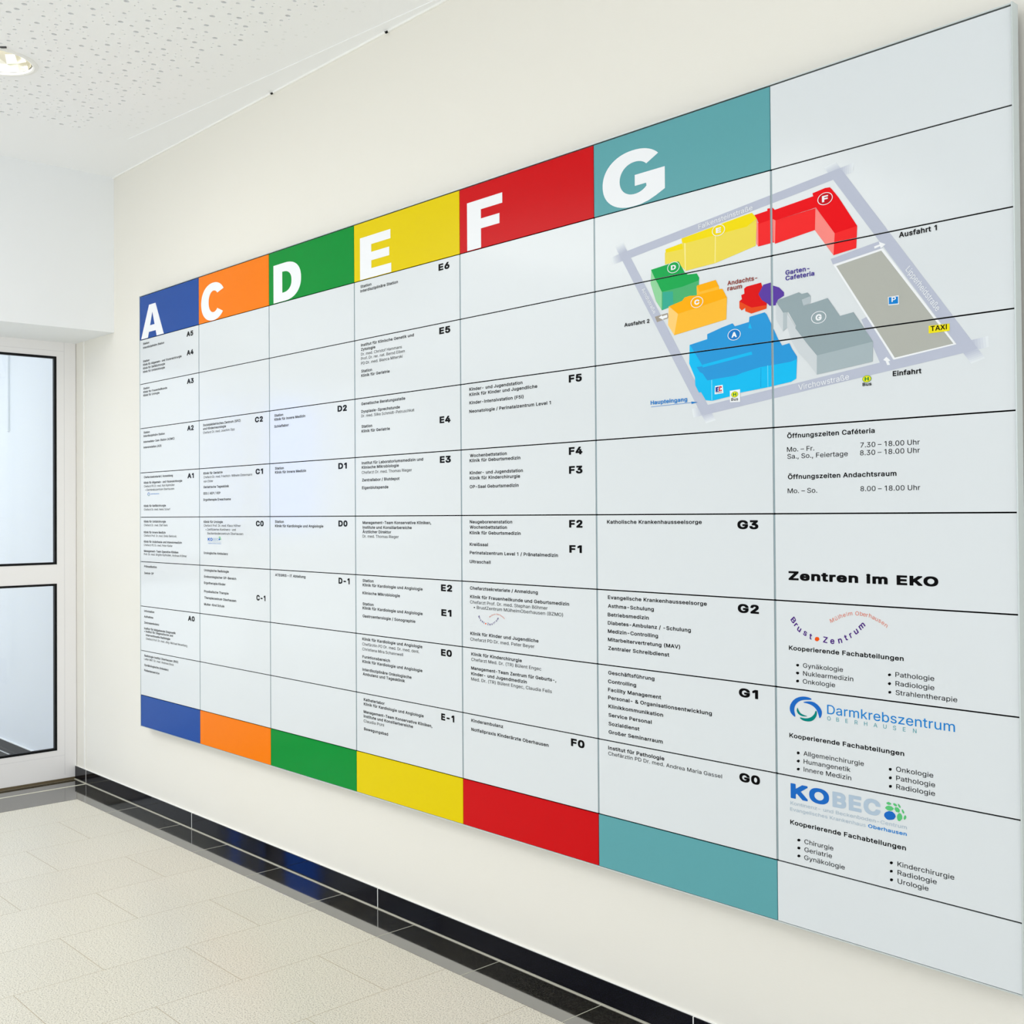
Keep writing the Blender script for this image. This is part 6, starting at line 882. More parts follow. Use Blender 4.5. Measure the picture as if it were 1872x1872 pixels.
'Rä':[389,[156,-12,196,-7,212,-3,228,4,252,21,272,47,275,44,274,0,276,-3,336,-3,340,0,340,248,338,272,333,300,324,322,312,340,301,352,271,372,240,382,200,386,172,386,152,383,116,372,92,360,69,340,50,316,39,292,40,288,100,271,117,296,140,314,165,324,176,327,200,328,216,327,240,319,256,306,266,292,271,276,273,256,272,248,268,240,256,234,248,232,124,214,88,201,65,188,52,176,42,164,33,144,27,108,29,84,36,60,52,34,72,14,96,1,120,-7],[164,48,144,50,132,54,116,62,104,74,98,84,95,104,96,119,104,136,113,144,136,157,180,166,232,173,260,179,272,185,273,140,271,120,262,96,254,84,240,70,212,55,196,50],[114,440,128,441,140,447,148,453,156,464,160,476,160,488,152,508,140,520,128,525,116,526,96,521,86,512,79,504,76,496,75,472,80,460,96,445],[258,440,272,441,284,447,292,453,300,464,303,472,304,488,298,504,289,516,272,525,260,526,240,521,230,512,223,504,220,496,219,472,224,460,240,445]],
'Ré':[404,[175,-8,212,-11,240,-9,264,-5,288,4,317,20,336,36,352,56,361,72,367,88,367,92,364,94,308,107,304,107,292,84,275,68,264,61,248,54,232,50,204,49,168,56,151,64,136,75,124,88,112,108,105,128,100,165,368,166,374,168,373,224,368,256,360,281,348,308,328,335,304,358,278,372,240,384,208,387,172,385,143,376,104,354,92,344,70,320,53,292,41,256,33,224,31,184,37,136,42,112,53,84,65,64,88,35,116,13,144,0],[100,224,100,233,110,264,121,284,132,298,148,311,164,320,200,327,216,326,240,322,265,308,286,284,295,268,301,248,305,224],[174,428,176,426,228,427,296,528,292,532,224,532]],
'Rö':[415,[173,-8,208,-11,244,-7,272,0,304,17,324,32,342,52,360,81,373,112,381,148,384,188,381,228,374,260,362,292,352,308,345,320,328,339,300,362,272,377,240,385,204,387,172,385,143,376,113,360,88,340,68,318,52,290,41,260,35,228,31,184,36,140,42,112,53,84,65,64,92,32,116,13,144,0],[184,52,164,58,146,68,132,81,120,98,111,116,102,152,98,188,101,216,110,256,131,292,144,306,164,319,182,324,208,327,220,326,248,319,267,308,284,292,296,276,310,240,315,216,315,164,311,140,304,116,294,96,276,75,252,58,232,52,208,49],[132,440,144,441,160,448,172,460,178,476,177,496,174,504,167,512,156,521,136,526,124,525,108,516,96,502,92,484,94,468,104,454,116,444],[279,440,292,442,309,452,320,468,322,484,317,504,308,515,292,524,276,526,268,525,256,520,248,513,240,500,236,484,238,468,248,454,260,444,268,441]],
'Rü':[410,[183,-8,212,-5,229,0,255,12,280,35,292,53,295,44,296,-2,356,-3,360,0,360,376,359,380,356,382,296,382,294,380,293,152,290,124,279,96,260,72,232,57,216,53,204,53,180,55,156,63,136,81,126,96,119,116,117,148,117,380,80,382,52,382,51,380,50,136,51,108,56,84,64,63,72,48,81,36,96,20,112,9,132,0,160,-6],[130,440,144,441,156,447,164,453,172,464,175,472,176,488,170,504,161,516,144,525,132,526,112,521,101,512,92,496,91,472,96,460,100,455,112,445],[273,440,284,441,300,447,316,464,319,472,320,488,314,504,304,516,288,525,276,526,264,525,248,516,239,504,233,484,236,468,244,455,256,445]],
'R–':[349,[-3,188,0,185,348,185,353,188,353,244,344,247,0,247,-3,244]],
'R•':[388,[170,92,184,91,216,92,232,96,252,106,268,118,280,129,292,147,302,172,306,192,305,220,300,240,292,256,281,272,268,286,252,297,232,308,196,313,172,311,152,306,136,297,115,280,99,260,89,240,84,220,83,192,89,164,96,148,109,128,127,112,140,103]],
'B ':[187],
'B&':[447,[157,-24,196,-27,248,-21,276,-12,297,-4,324,12,328,11,352,-16,360,-20,440,-20,452,-14,458,-4,458,4,454,12,392,88,407,116,415,136,423,164,428,224,424,236,416,242,408,244,348,244,338,240,332,235,329,228,328,200,324,180,320,174,249,260,251,264,272,280,317,324,327,340,339,368,344,404,342,428,336,448,326,468,312,488,294,504,276,516,252,526,228,532,200,533,172,532,148,526,128,518,101,500,88,488,74,468,64,448,57,424,55,396,57,376,69,336,79,316,106,280,105,276,70,248,42,216,31,200,21,180,16,156,14,132,19,96,25,76,36,53,52,31,76,10,100,-6,128,-17],[176,68,152,75,132,90,121,108,117,124,119,144,128,164,148,187,168,203,261,92,262,88,244,78,224,71,196,66],[184,340,163,372,158,392,159,412,168,428,180,436,200,441,216,439,229,432,239,420,242,404,239,388,221,364,188,339]],
'B(':[273,[174,-116,240,-116,248,-112,256,-100,254,-88,206,24,186,88,175,148,171,200,172,240,176,272,181,308,189,348,198,384,222,456,256,536,255,544,251,552,244,557,236,559,176,559,168,557,160,550,143,520,126,484,100,408,81,328,74,284,70,248,69,208,72,152,80,100,92,48,110,-4,132,-56,161,-108,168,-114]],
'B)':[273,[34,-116,100,-116,108,-112,113,-108,141,-56,167,8,180,48,194,100,202,152,204,208,203,244,194,320,184,368,162,444,147,484,130,520,115,548,108,555,100,559,32,558,22,552,17,540,18,532,51,456,75,384,82,356,96,284,101,240,102,208,98,148,92,115,79,60,53,-12,17,-92,17,-100,21,-108,28,-114]],
'B,':[187,[27,-136,36,-139,84,-139,95,-136,102,-128,157,68,155,80,147,88,136,91,68,91,58,88,50,80,18,-116,20,-128]],
'B-':[453,[111,168,336,168,344,169,352,175,357,184,356,249,348,260,336,264,108,263,100,259,94,248,94,188,98,176,104,170]],
'B.':[187,[90,-24,112,-22,128,-16,140,-7,152,8,158,20,161,40,159,60,152,74,141,88,124,100,96,107,78,104,64,99,48,87,37,72,31,56,30,40,32,24,36,12,47,-4,64,-17,76,-22]],
'B/':[249,[11,-96,72,-96,83,-92,89,-84,254,528,255,536,252,543,248,548,240,552,176,553,165,548,159,540,-6,-72,-6,-80,-2,-88,4,-94]],
'B0':[453,[196,-24,232,-27,268,-22,300,-12,335,8,361,32,386,68,402,104,416,152,423,200,425,252,423,304,416,356,403,400,386,440,361,476,334,500,304,520,264,532,228,536,188,532,152,521,119,500,92,476,67,440,50,400,37,356,30,308,28,252,30,200,37,152,50,108,67,68,89,36,118,8,151,-12],[208,72,188,80,176,89,164,103,152,124,143,148,135,180,131,216,129,252,131,292,135,328,141,356,152,384,163,404,177,420,192,432,208,438,228,440,244,438,259,432,276,420,290,404,302,384,310,360,318,328,324,256,322,216,318,180,310,148,302,124,288,102,276,88,256,76,240,71]],
'B1':[420,[208,-20,280,-20,288,-16,296,-4,296,508,292,520,280,529,196,529,188,527,72,442,68,436,66,428,66,356,71,344,80,339,88,338,96,341,188,408,192,404,192,0,196,-12]],
'B2':[453,[60,-20,388,-20,400,-16,407,-8,409,0,409,60,404,70,396,76,388,77,204,77,200,80,283,168,352,248,380,289,397,332,400,352,401,376,399,400,390,432,377,456,360,479,340,498,316,514,284,527,256,533,228,536,192,533,164,527,132,513,108,497,86,476,68,451,56,424,48,392,47,356,51,348,60,343,128,342,136,344,142,348,146,356,150,388,162,412,180,428,192,434,208,438,224,440,252,436,275,424,288,411,295,400,299,388,300,372,299,356,293,336,285,320,268,296,46,56,44,48,44,-4,48,-12]],
'B3':[453,[179,-24,216,-27,252,-25,288,-17,316,-7,344,11,368,31,388,56,402,84,410,112,413,144,411,176,402,204,388,232,368,258,344,278,316,294,284,305,264,308,390,452,392,460,392,512,388,520,380,527,372,529,68,529,57,524,51,516,50,448,54,440,60,434,68,432,240,432,244,428,139,308,137,300,137,244,144,233,152,229,224,226,248,222,265,216,280,207,292,196,299,184,308,160,308,128,304,116,296,102,277,84,252,74,236,71,216,70,193,72,172,78,160,83,140,102,131,120,127,140,116,151,44,152,36,150,28,144,24,132,28,100,40,68,56,42,73,24,99,4,132,-11,152,-18]],
'B4':[453,[279,-20,344,-20,355,-16,361,-8,363,0,364,84,416,85,428,92,432,100,433,164,428,176,416,183,364,183,363,184,363,316,360,328,352,336,344,338,300,338,276,337,265,328,262,320,262,188,260,183,148,183,143,184,329,500,331,508,328,519,320,527,312,529,244,529,236,526,231,520,23,168,20,160,21,100,25,92,32,87,40,85,260,85,262,80,262,-4,268,-15]],
'B5':[453,[184,-24,220,-27,256,-24,288,-16,320,-1,344,16,368,40,385,64,400,96,408,128,411,160,410,188,406,212,398,236,388,260,374,280,358,300,340,316,323,328,300,340,276,348,252,352,220,354,188,349,160,339,159,340,168,428,172,432,364,432,372,433,378,436,386,448,386,508,382,520,372,528,96,529,84,525,77,516,47,256,48,248,52,240,56,236,64,233,128,226,137,228,160,244,188,253,216,257,236,255,264,245,280,232,296,212,306,180,308,160,306,144,303,128,296,112,284,97,268,83,252,75,236,71,220,70,196,73,172,84,152,104,144,120,139,140,128,149,56,150,48,146,43,140,40,128,43,104,52,76,67,48,83,28,107,8,132,-7,160,-18]],
'B6':[453,[192,-24,224,-27,260,-24,291,-16,320,-3,348,16,367,36,380,56,386,64,398,92,406,120,409,156,406,192,399,220,388,248,369,276,348,296,324,313,296,324,268,332,232,334,227,336,340,500,342,508,341,516,336,523,328,528,252,529,244,527,236,521,95,312,75,276,61,244,51,216,45,188,44,160,46,128,54,96,66,64,84,39,108,14,132,-3,160,-15],[224,68,196,74,176,86,164,98,155,112,146,140,146,176,156,206,164,217,184,235,212,244,240,244,256,240,272,231,281,224,296,204,303,188,306,176,306,140,303,124,297,112,280,88,256,74,240,70]],
'B7':[453,[94,-20,168,-20,177,-16,184,-8,409,440,411,448,411,512,407,520,400,527,388,529,60,529,52,527,44,518,42,508,42,448,48,437,56,433,284,432,288,432,291,428,79,8,77,0,79,-8,84,-15]],
'B8':[453,[184,-24,224,-27,260,-25,296,-18,328,-6,352,9,372,25,393,48,409,76,418,108,421,136,419,160,415,180,405,204,380,241,348,268,358,276,376,298,390,320,398,348,402,380,399,408,392,436,378,460,363,480,340,501,316,515,288,527,256,534,224,536,192,533,168,528,136,516,112,501,92,484,73,460,60,436,53,408,50,376,54,348,61,324,77,296,94,276,104,268,72,242,47,204,33,160,32,136,35,104,44,76,56,52,80,25,100,8,128,-7,156,-18],[196,72,176,78,160,88,147,100,140,112,137,124,135,140,138,156,146,176,155,188,165,196,180,206,196,212,212,214,244,214,260,210,275,204,297,188,306,176,312,164,315,152,317,136,313,116,308,104,300,95,288,85,276,78,264,74,244,70,228,69],[204,312,188,317,176,325,162,340,156,352,154,364,154,388,157,400,164,412,176,426,196,435,212,439,244,438,264,432,276,425,291,408,298,388,298,360,290,340,276,325,256,314,228,310]],
'BA':[479,[12,-20,88,-20,100,-13,148,120,152,122,328,122,332,116,377,-8,383,-16,392,-20,464,-20,475,-16,481,-8,483,0,481,8,295,516,284,527,276,529,200,529,188,525,182,516,-4,4,-4,-4,0,-12,4,-16],[184,219,236,379,240,381,294,220,292,219]],
'BB':[456,[56,-20,248,-20,284,-18,320,-12,352,0,380,15,400,34,417,56,428,80,436,108,438,136,436,164,431,188,420,212,407,232,392,248,365,268,384,283,405,312,412,331,417,352,418,376,416,400,409,428,396,455,380,476,364,491,339,508,308,521,276,527,240,529,60,529,48,525,41,516,40,508,40,0,44,-12],[148,77,145,80,145,88,145,208,148,211,248,211,280,206,296,200,309,192,320,180,330,164,334,148,333,120,328,108,318,96,300,85,276,80,244,77],[148,305,145,308,145,356,145,428,148,432,236,432,264,429,288,422,300,413,307,404,313,388,315,360,306,336,300,328,288,319,268,310,240,305]],
'BC':[510,[231,-24,268,-27,296,-26,320,-22,368,-6,395,8,432,37,452,61,477,104,486,128,493,156,493,164,489,172,476,180,408,180,400,178,390,168,384,148,372,125,355,104,336,91,320,83,296,76,268,73,240,76,220,81,196,92,175,108,160,125,144,152,132,184,126,216,124,244,126,292,132,324,144,356,158,380,176,400,196,416,216,426,240,433,268,436,296,433,320,426,332,420,356,402,372,384,384,360,390,340,392,336,400,330,408,328,476,328,485,332,491,340,493,352,478,404,452,448,435,468,416,485,392,503,368,515,320,531,268,536,220,531,180,520,136,499,104,473,79,444,54,404,33,356,24,308,20,252,24,200,34,152,52,106,75,68,104,35,140,7,180,-12]],
'BD':[502,[56,-20,220,-20,272,-17,316,-6,360,13,396,38,428,72,450,108,469,156,477,200,482,252,478,308,468,356,451,400,428,437,400,468,364,494,320,514,276,525,232,528,60,529,52,527,44,520,40,508,40,0,44,-12],[148,77,145,80,145,428,148,432,220,432,256,429,284,422,312,409,329,396,344,380,361,352,370,324,377,288,379,256,377,224,371,188,362,160,346,132,328,113,308,99,284,88,248,80,212,77]],
'BE':[418,[56,-20,376,-20,384,-18,392,-10,395,0,395,60,388,72,380,76,148,77,145,80,145,200,146,208,356,209,364,211,370,216,374,224,375,232,375,288,369,300,360,305,148,306,145,308,145,428,148,432,372,432,380,434,388,441,392,452,392,512,388,520,380,527,372,529,60,529,52,527,44,520,40,508,40,0,44,-12]],
'BF':[410,[56,-20,128,-20,137,-16,143,-8,145,0,145,192,146,200,348,201,360,207,365,216,366,280,360,292,352,297,148,298,145,300,145,428,148,432,368,432,376,433,385,440,389,452,389,512,385,520,380,525,368,529,60,529,52,527,44,520,40,508,40,0,44,-12]],
'BG':[520,[231,-24,268,-27,312,-24,348,-15,384,0,416,21,446,48,468,80,484,116,495,156,498,200,498,256,496,264,488,273,476,276,284,276,272,272,263,260,263,196,269,184,280,179,388,179,393,176,387,152,378,132,368,116,352,101,336,89,320,82,292,75,268,73,232,78,216,82,196,92,176,108,158,128,144,152,132,184,126,216,124,244,126,292,132,324,144,356,157,380,175,400,196,416,216,426,240,433,268,436,296,433,332,419,356,400,376,372,392,337,400,331,408,329,476,329,485,332,492,340,494,352,487,380,478,404,452,447,434,468,396,499,371,512,344,524,292,534,264,536,220,532,176,519,138,500,104,474,75,440,50,400,33,356,23,308,20,252,24,196,34,152,51,108,74,68,104,34,140,7,180,-12]],
'BH':[517,[56,-20,128,-20,137,-16,143,-8,145,0,145,208,148,212,368,212,372,208,372,0,374,-8,380,-16,392,-20,460,-20,468,-16,473,-12,477,0,477,508,476,516,468,525,456,529,388,529,379,524,373,516,372,508,372,312,368,309,148,309,145,312,145,508,144,516,136,525,124,529,56,529,48,525,44,520,40,508,40,0,44,-12]],
'BI':[184,[56,-20,128,-20,140,-13,145,-4,145,508,140,522,128,529,56,529,47,524,40,512,40,0,44,-12]],
'BJ':[396,[156,-24,184,-27,228,-22,272,-7,308,19,332,49,337,56,350,92,356,144,356,508,352,520,341,528,268,529,259,524,252,512,252,148,249,120,242,100,233,88,220,79,204,73,184,70,160,74,148,79,136,88,125,104,120,120,117,180,112,187,104,192,32,193,20,189,14,180,13,144,18,96,35,52,60,19,96,-7,136,-21]],
'BK':[466,[56,-20,128,-20,136,-16,141,-12,145,0,145,156,146,160,196,213,360,-16,372,-20,448,-20,456,-19,465,-12,469,0,465,12,270,284,270,288,463,496,467,504,468,512,460,525,448,529,364,529,352,525,148,303,146,304,145,308,145,508,144,516,136,525,124,529,56,529,48,525,44,520,40,508,40,0,44,-12]],
'BL':[393,[56,-20,360,-20,373,-16,381,-4,381,60,376,70,368,76,360,77,148,77,145,80,145,508,140,522,128,529,56,529,47,524,40,512,40,0,44,-12]],
'BM':[628,[56,-20,124,-20,136,-14,142,-4,142,292,144,303,268,-8,276,-18,288,-20,344,-20,352,-17,358,-12,480,300,483,296,484,288,484,0,486,-8,492,-16,500,-20,568,-20,580,-16,586,-8,588,0,588,508,587,516,581,524,568,529,476,529,468,527,460,520,334,196,316,144,312,146,295,196,168,520,160,527,152,529,60,529,52,527,44,521,40,508,40,0,44,-12]],
'BN':[523,[56,-20,128,-20,140,-13,145,-4,144,347,184,280,372,-14,384,-20,464,-20,472,-18,479,-12,483,0,483,508,482,516,476,524,464,529,396,529,384,523,379,512,379,172,376,167,149,524,136,529,60,529,52,527,44,520,40,508,40,0,44,-12]],
'BO':[533,[231,-24,268,-27,312,-23,352,-13,395,8,426,32,459,68,481,104,499,152,510,200,513,252,510,308,500,356,480,404,456,443,428,474,396,500,356,519,312,532,268,536,220,531,180,520,136,499,104,473,79,444,54,404,33,356,24,308,20,252,24,200,34,152,52,106,75,68,104,35,140,7,180,-12],[236,76,216,82,196,92,176,107,159,128,143,152,133,180,126,216,123,252,126,292,133,328,144,356,158,380,176,402,196,417,216,426,240,433,268,436,292,433,316,427,336,417,348,408,358,400,376,380,390,356,400,327,408,292,410,252,408,216,400,180,390,152,376,128,356,107,337,92,320,84,292,75,264,73]],
'BP':[444,[56,-20,128,-20,137,-16,143,-8,145,0,145,164,148,166,236,166,272,168,312,176,340,189,368,207,392,232,408,256,419,284,427,316,429,348,427,376,420,408,407,440,391,464,368,487,340,505,308,519,276,526,236,529,60,529,52,527,44,520,40,508,40,0,44,-12],[148,262,145,264,145,268,145,420,145,428,148,432,256,431,272,427,288,421,307,404,315,392,323,364,323,332,316,304,309,292,300,283,288,274,276,269,256,264,232,262]],
'BR':[449,[56,-20,128,-20,137,-16,143,-8,145,0,145,172,145,176,148,178,232,178,235,176,334,-8,341,-16,352,-20,428,-20,436,-18,444,-11,448,-4,446,8,344,196,344,200,368,216,391,236,407,260,421,292,427,320,429,352,427,384,421,412,406,444,391,468,368,489,344,505,308,520,276,526,236,529,60,529,52,527,44,520,40,508,40,0,44,-12],[148,275,146,276,145,280,145,420,145,428,148,432,256,431,288,422,300,414,311,404,317,392,324,368,324,336,315,308,301,292,276,280,256,276]],
'BS':[446,[200,-28,224,-29,264,-27,296,-20,332,-7,360,8,384,29,402,52,418,80,426,108,428,140,427,160,420,188,412,208,400,224,372,253,352,266,320,282,216,313,176,327,154,340,139,356,135,376,137,388,140,398,152,415,164,424,180,431,192,435,224,439,248,436,268,431,290,420,304,408,308,402,314,392,319,368,328,360,336,358,404,358,412,362,419,368,421,376,418,404,409,432,393,460,376,480,352,500,324,516,292,528,260,534,228,536,196,534,160,527,128,516,104,502,80,484,59,460,43,432,34,400,32,372,37,336,49,304,72,274,101,252,136,235,176,221,240,202,288,186,310,172,323,156,326,140,324,124,316,108,304,95,292,86,272,77,244,70,224,69,188,73,160,83,148,92,139,100,132,111,123,144,112,155,104,157,36,157,28,155,22,148,18,136,21,112,32,76,48,48,68,25,92,5,120,-9,152,-21]],
'BT':[448,[190,-20,260,-20,272,-13,277,-4,277,428,280,432,416,432,428,436,433,440,437,448,437,508,433,520,424,528,416,529,32,529,20,525,13,516,12,448,16,440,24,434,32,432,172,431,173,0,177,-12,184,-18]],
'BU':[517,[251,-28,300,-26,336,-18,372,-3,404,18,428,41,449,68,464,100,474,136,477,172,477,500,476,516,470,524,464,528,392,529,380,525,374,516,373,508,373,180,371,156,360,124,349,108,336,96,320,85,300,77,280,73,260,72,236,73,216,78,196,86,181,96,168,108,160,120,151,140,146,156,144,180,144,508,143,516,137,524,128,529,84,529,55,528,47,524,41,516,40,508,40,172,43,136,53,100,68,69,88,41,112,18,127,8,144,-3,180,-17,216,-26]],
'BV':[479,[200,-20,280,-20,290,-16,296,-8,482,504,482,516,472,527,464,529,392,529,384,526,379,520,240,123,211,212,100,520,92,527,84,529,16,529,4,525,-3,516,-4,508,-2,500,186,-8,192,-16]],
'BW':[686,[152,-20,232,-20,242,-16,248,-8,340,331,344,335,439,-12,448,-19,456,-20,532,-20,544,-14,551,0,689,504,690,512,684,523,672,529,600,529,590,524,584,516,492,157,400,512,392,525,380,529,304,529,296,527,288,518,192,158,100,517,95,524,84,529,16,529,3,524,-4,512,0,492,135,-4,140,-14]],
'BX':[474,[15,-20,92,-20,104,-15,198,116,236,177,279,112,370,-16,380,-20,456,-20,464,-18,472,-12,476,0,472,11,302,260,301,264,464,500,466,512,459,524,452,528,440,529,372,529,361,524,282,412,240,348,236,346,196,409,116,525,104,529,28,529,20,527,13,520,9,508,12,498,176,260,0,9,-2,0,0,-8,6,-16]],
'BZ':[438,[39,-20,400,-20,408,-18,415,-12,419,0,419,60,412,72,404,76,164,77,160,77,158,80,415,452,417,460,417,512,413,520,408,525,396,529,40,529,32,527,24,520,20,508,20,448,24,440,32,434,40,432,272,432,276,432,280,428,25,56,22,48,22,-4,28,-15]],
'Ba':[389,[144,-28,160,-29,204,-23,224,-17,256,1,261,-12,268,-18,276,-20,340,-20,352,-13,357,-4,357,252,355,280,350,304,338,332,328,348,314,364,280,387,260,394,240,399,184,404,148,399,108,387,81,372,65,360,49,344,35,324,22,296,22,284,27,276,32,273,100,254,108,256,115,260,126,280,140,294,156,303,180,310,208,310,228,305,244,294,252,280,256,256,252,251,120,230,84,218,68,211,52,200,39,188,27,172,17,152,12,132,10,108,12,80,19,56,32,32,45,16,62,0,84,-13,108,-22],[144,68,124,78,118,84,114,92,112,104,113,116,117,124,124,131,140,140,176,148,252,160,256,156,256,136,252,116,244,100,228,83,204,70,188,67,168,65]],
'Bb':[424,[221,-28,264,-26,296,-15,324,0,348,18,372,47,390,80,401,112,408,148,410,188,408,228,400,268,389,300,368,334,349,356,326,376,295,392,260,402,228,404,204,403,164,392,136,372,134,376,134,508,130,520,124,526,116,529,48,528,37,520,33,508,33,0,35,-8,40,-15,48,-19,116,-20,128,-11,132,-4,132,6,160,-12,180,-21,204,-27],[208,68,188,73,175,80,161,92,151,108,143,124,135,160,134,212,137,236,144,256,152,272,161,284,172,295,184,303,200,308,220,310,240,308,256,302,280,284,289,272,298,252,304,232,307,212,307,168,304,144,297,124,289,108,278,92,264,80,252,73,236,69]],
'Bc':[395,[202,-28,240,-26,264,-21,300,-6,317,4,345,28,357,44,368,62,383,100,380,112,372,120,308,137,300,137,288,129,275,100,256,81,236,71,204,66,188,69,168,75,146,92,135,108,127,124,121,144,116,184,118,208,122,232,128,252,144,281,160,296,172,303,188,308,208,310,236,305,260,292,274,276,288,248,300,242,368,258,376,263,381,272,381,284,367,316,345,348,332,360,316,372,284,389,264,397,228,404,172,402,136,392,106,376,80,356,56,330,37,296,24,264,17,228,14,188,17,148,26,108,38,76,57,44,79,20,108,-2,140,-17,172,-25]],
'Bd':[424,[189,-28,220,-27,244,-21,276,-5,292,8,293,-4,296,-11,301,-16,308,-19,376,-20,384,-16,390,-8,392,0,392,508,388,520,377,528,308,529,300,526,295,520,291,508,291,376,288,372,260,392,240,399,220,403,196,404,164,402,128,392,99,376,75,356,56,335,36,300,24,268,16,228,14,188,16,148,25,108,37,76,44,62,55,44,74,20,100,-1,128,-15,160,-25],[192,68,172,73,159,80,146,92,135,108,123,140,118,164,116,188,118,212,126,252,134,268,145,284,156,294,172,304,188,309,204,310,220,309,236,304,252,295,264,284,281,256,287,236,290,212,292,188,290,164,286,140,279,120,272,104,260,89,250,80,236,73,220,69]],
'Be':[404,[207,-28,240,-27,268,-22,292,-14,332,10,352,28,365,44,374,60,385,88,383,100,372,110,304,125,292,120,276,93,256,76,236,68,224,67,192,68,176,72,160,79,140,97,127,116,121,132,120,148,372,149,382,152,389,160,391,168,391,188,390,228,385,260,376,288,366,312,348,338,332,356,316,370,292,385,272,393,248,400,204,404,168,402,136,392,104,376,75,352,55,328,36,296,25,264,16,228,14,188,17,148,26,108,40,72,56,46,76,23,105,0,136,-15,172,-24],[124,241,121,244,127,260,147,288,172,305,204,310,236,305,252,297,261,288,272,273,280,260,284,244,280,241]],
'Bf':[253,[78,-20,144,-20,154,-16,160,-8,162,0,162,304,164,307,232,307,240,311,245,316,248,324,248,332,248,380,243,392,236,397,228,399,164,399,162,404,163,432,168,444,176,451,196,454,228,448,236,450,243,456,263,520,259,532,248,540,224,547,184,550,164,548,124,536,108,526,92,513,79,496,68,477,62,452,60,400,0,398,-8,394,-13,384,-14,324,-8,312,4,307,56,307,61,304,61,0,65,-12,72,-18]],
'Bg':[425,[168,-168,208,-171,240,-169,268,-164,300,-154,324,-141,348,-124,368,-100,381,-76,390,-44,392,-8,392,376,390,388,380,397,372,399,308,398,300,394,295,388,292,371,260,392,240,399,220,403,196,404,164,402,132,393,100,377,73,352,55,332,39,304,24,270,16,232,14,192,16,152,23,116,37,80,56,52,76,28,104,9,128,-4,164,-13,196,-15,220,-14,240,-10,260,-2,276,6,288,15,291,12,289,-28,280,-48,268,-60,252,-69,232,-75,188,-76,160,-69,144,-59,116,-28,104,-21,91,-24,40,-52,33,-60,31,-72,40,-92,72,-128,88,-140,108,-151,130,-160],[192,80,172,84,157,92,144,103,134,116,122,148,118,168,116,192,118,216,121,236,134,268,144,284,156,295,172,304,184,308,204,310,220,309,236,304,252,296,264,285,274,272,281,256,291,220,291,168,288,148,281,128,272,112,260,98,252,92,236,84,208,79]],
'Bh':[410,[50,-20,116,-20,126,-16,132,-8,134,0,134,224,137,256,144,274,160,293,184,305,208,309,228,307,248,298,260,288,268,276,273,260,276,232,276,0,278,-8,284,-16,292,-20,356,-20,369,-16,377,-4,377,240,375,272,370,300,360,328,344,352,319,376,300,388,280,396,256,403,228,404,196,402,167,392,136,375,134,380,134,512,128,523,116,529,48,528,40,524,33,512,33,0,37,-12,44,-18]],
'Bi':[166,[50,-20,116,-20,128,-14,134,-4,134,380,128,393,116,399,48,398,38,392,33,380,33,0,37,-12,44,-18],[70,424,96,424,116,432,136,450,145,468,145,496,139,512,125,528,113,536,100,541,80,544,68,541,52,535,40,527,31,516,24,500,21,480,25,464,30,452,40,440,52,431]],
'Bk':[380,[50,-20,116,-20,124,-17,130,-12,134,0,134,128,135,132,152,148,278,-12,284,-18,292,-20,376,-20,384,-16,392,-4,392,4,388,12,230,212,229,216,374,364,380,376,378,388,370,396,360,399,284,399,274,396,136,256,134,260,134,512,128,523,116,529,48,528,40,524,33,512,33,0,37,-12,44,-18]],
'Bl':[166,[50,-20,116,-20,128,-14,134,-4,134,508,133,516,128,523,116,529,48,528,40,524,33,512,33,0,37,-12,44,-18]],
'Bm':[609,[50,-20,116,-20,126,-16,132,-8,134,0,134,236,135,256,142,276,156,295,176,306,196,310,216,308,228,304,246,288,252,274,254,252,254,0,256,-8,260,-15,272,-20,336,-20,347,-16,353,-8,355,0,356,260,363,280,376,297,392,306,420,310,436,309,456,300,467,288,474,272,476,252,476,0,478,-8,484,-16,492,-20,556,-20,568,-16,575,-8,577,0,577,256,575,284,569,312,559,336,544,359,527,376,508,388,484,399,460,405,416,405,392,400,376,395,344,376,320,354,300,376,280,391,248,403,220,406,184,402,164,394,132,376,128,390,124,395,116,399,52,399,40,394,35,388,33,380,33,0,37,-12,44,-18]],
'Bn':[409,[50,-20,116,-20,126,-16,132,-8,134,0,134,224,137,256,144,274,160,293,184,305,208,309,228,307,248,298,260,288,268,276,273,260,276,232,276,0,278,-8,284,-16,296,-20,360,-20,368,-16,373,-12,377,0,377,240,374,276,369,304,357,332,344,352,328,369,304,387,280,396,256,403,228,404,196,402,168,393,140,378,132,372,130,388,124,395,116,399,52,399,43,396,35,388,33,376,33,0,37,-12,44,-18]],
'Bo':[415,[202,-28,244,-25,276,-16,308,-2,337,20,361,48,377,76,389,108,399,148,401,188,399,228,389,268,376,301,360,328,340,352,310,376,279,392,244,402,208,404,172,402,136,392,104,376,80,356,58,332,38,300,24,264,17,228,14,188,17,148,26,108,38,76,57,44,79,20,108,-2,140,-17,172,-25],[192,68,172,73,156,83,144,94,135,108,127,124,121,144,116,184,118,208,122,232,128,252,136,268,148,286,168,301,188,308,208,310,224,309,244,302,256,295,268,284,280,268,288,250,295,228,299,200,298,164,293,140,281,108,260,84,244,74,228,69,208,66]],
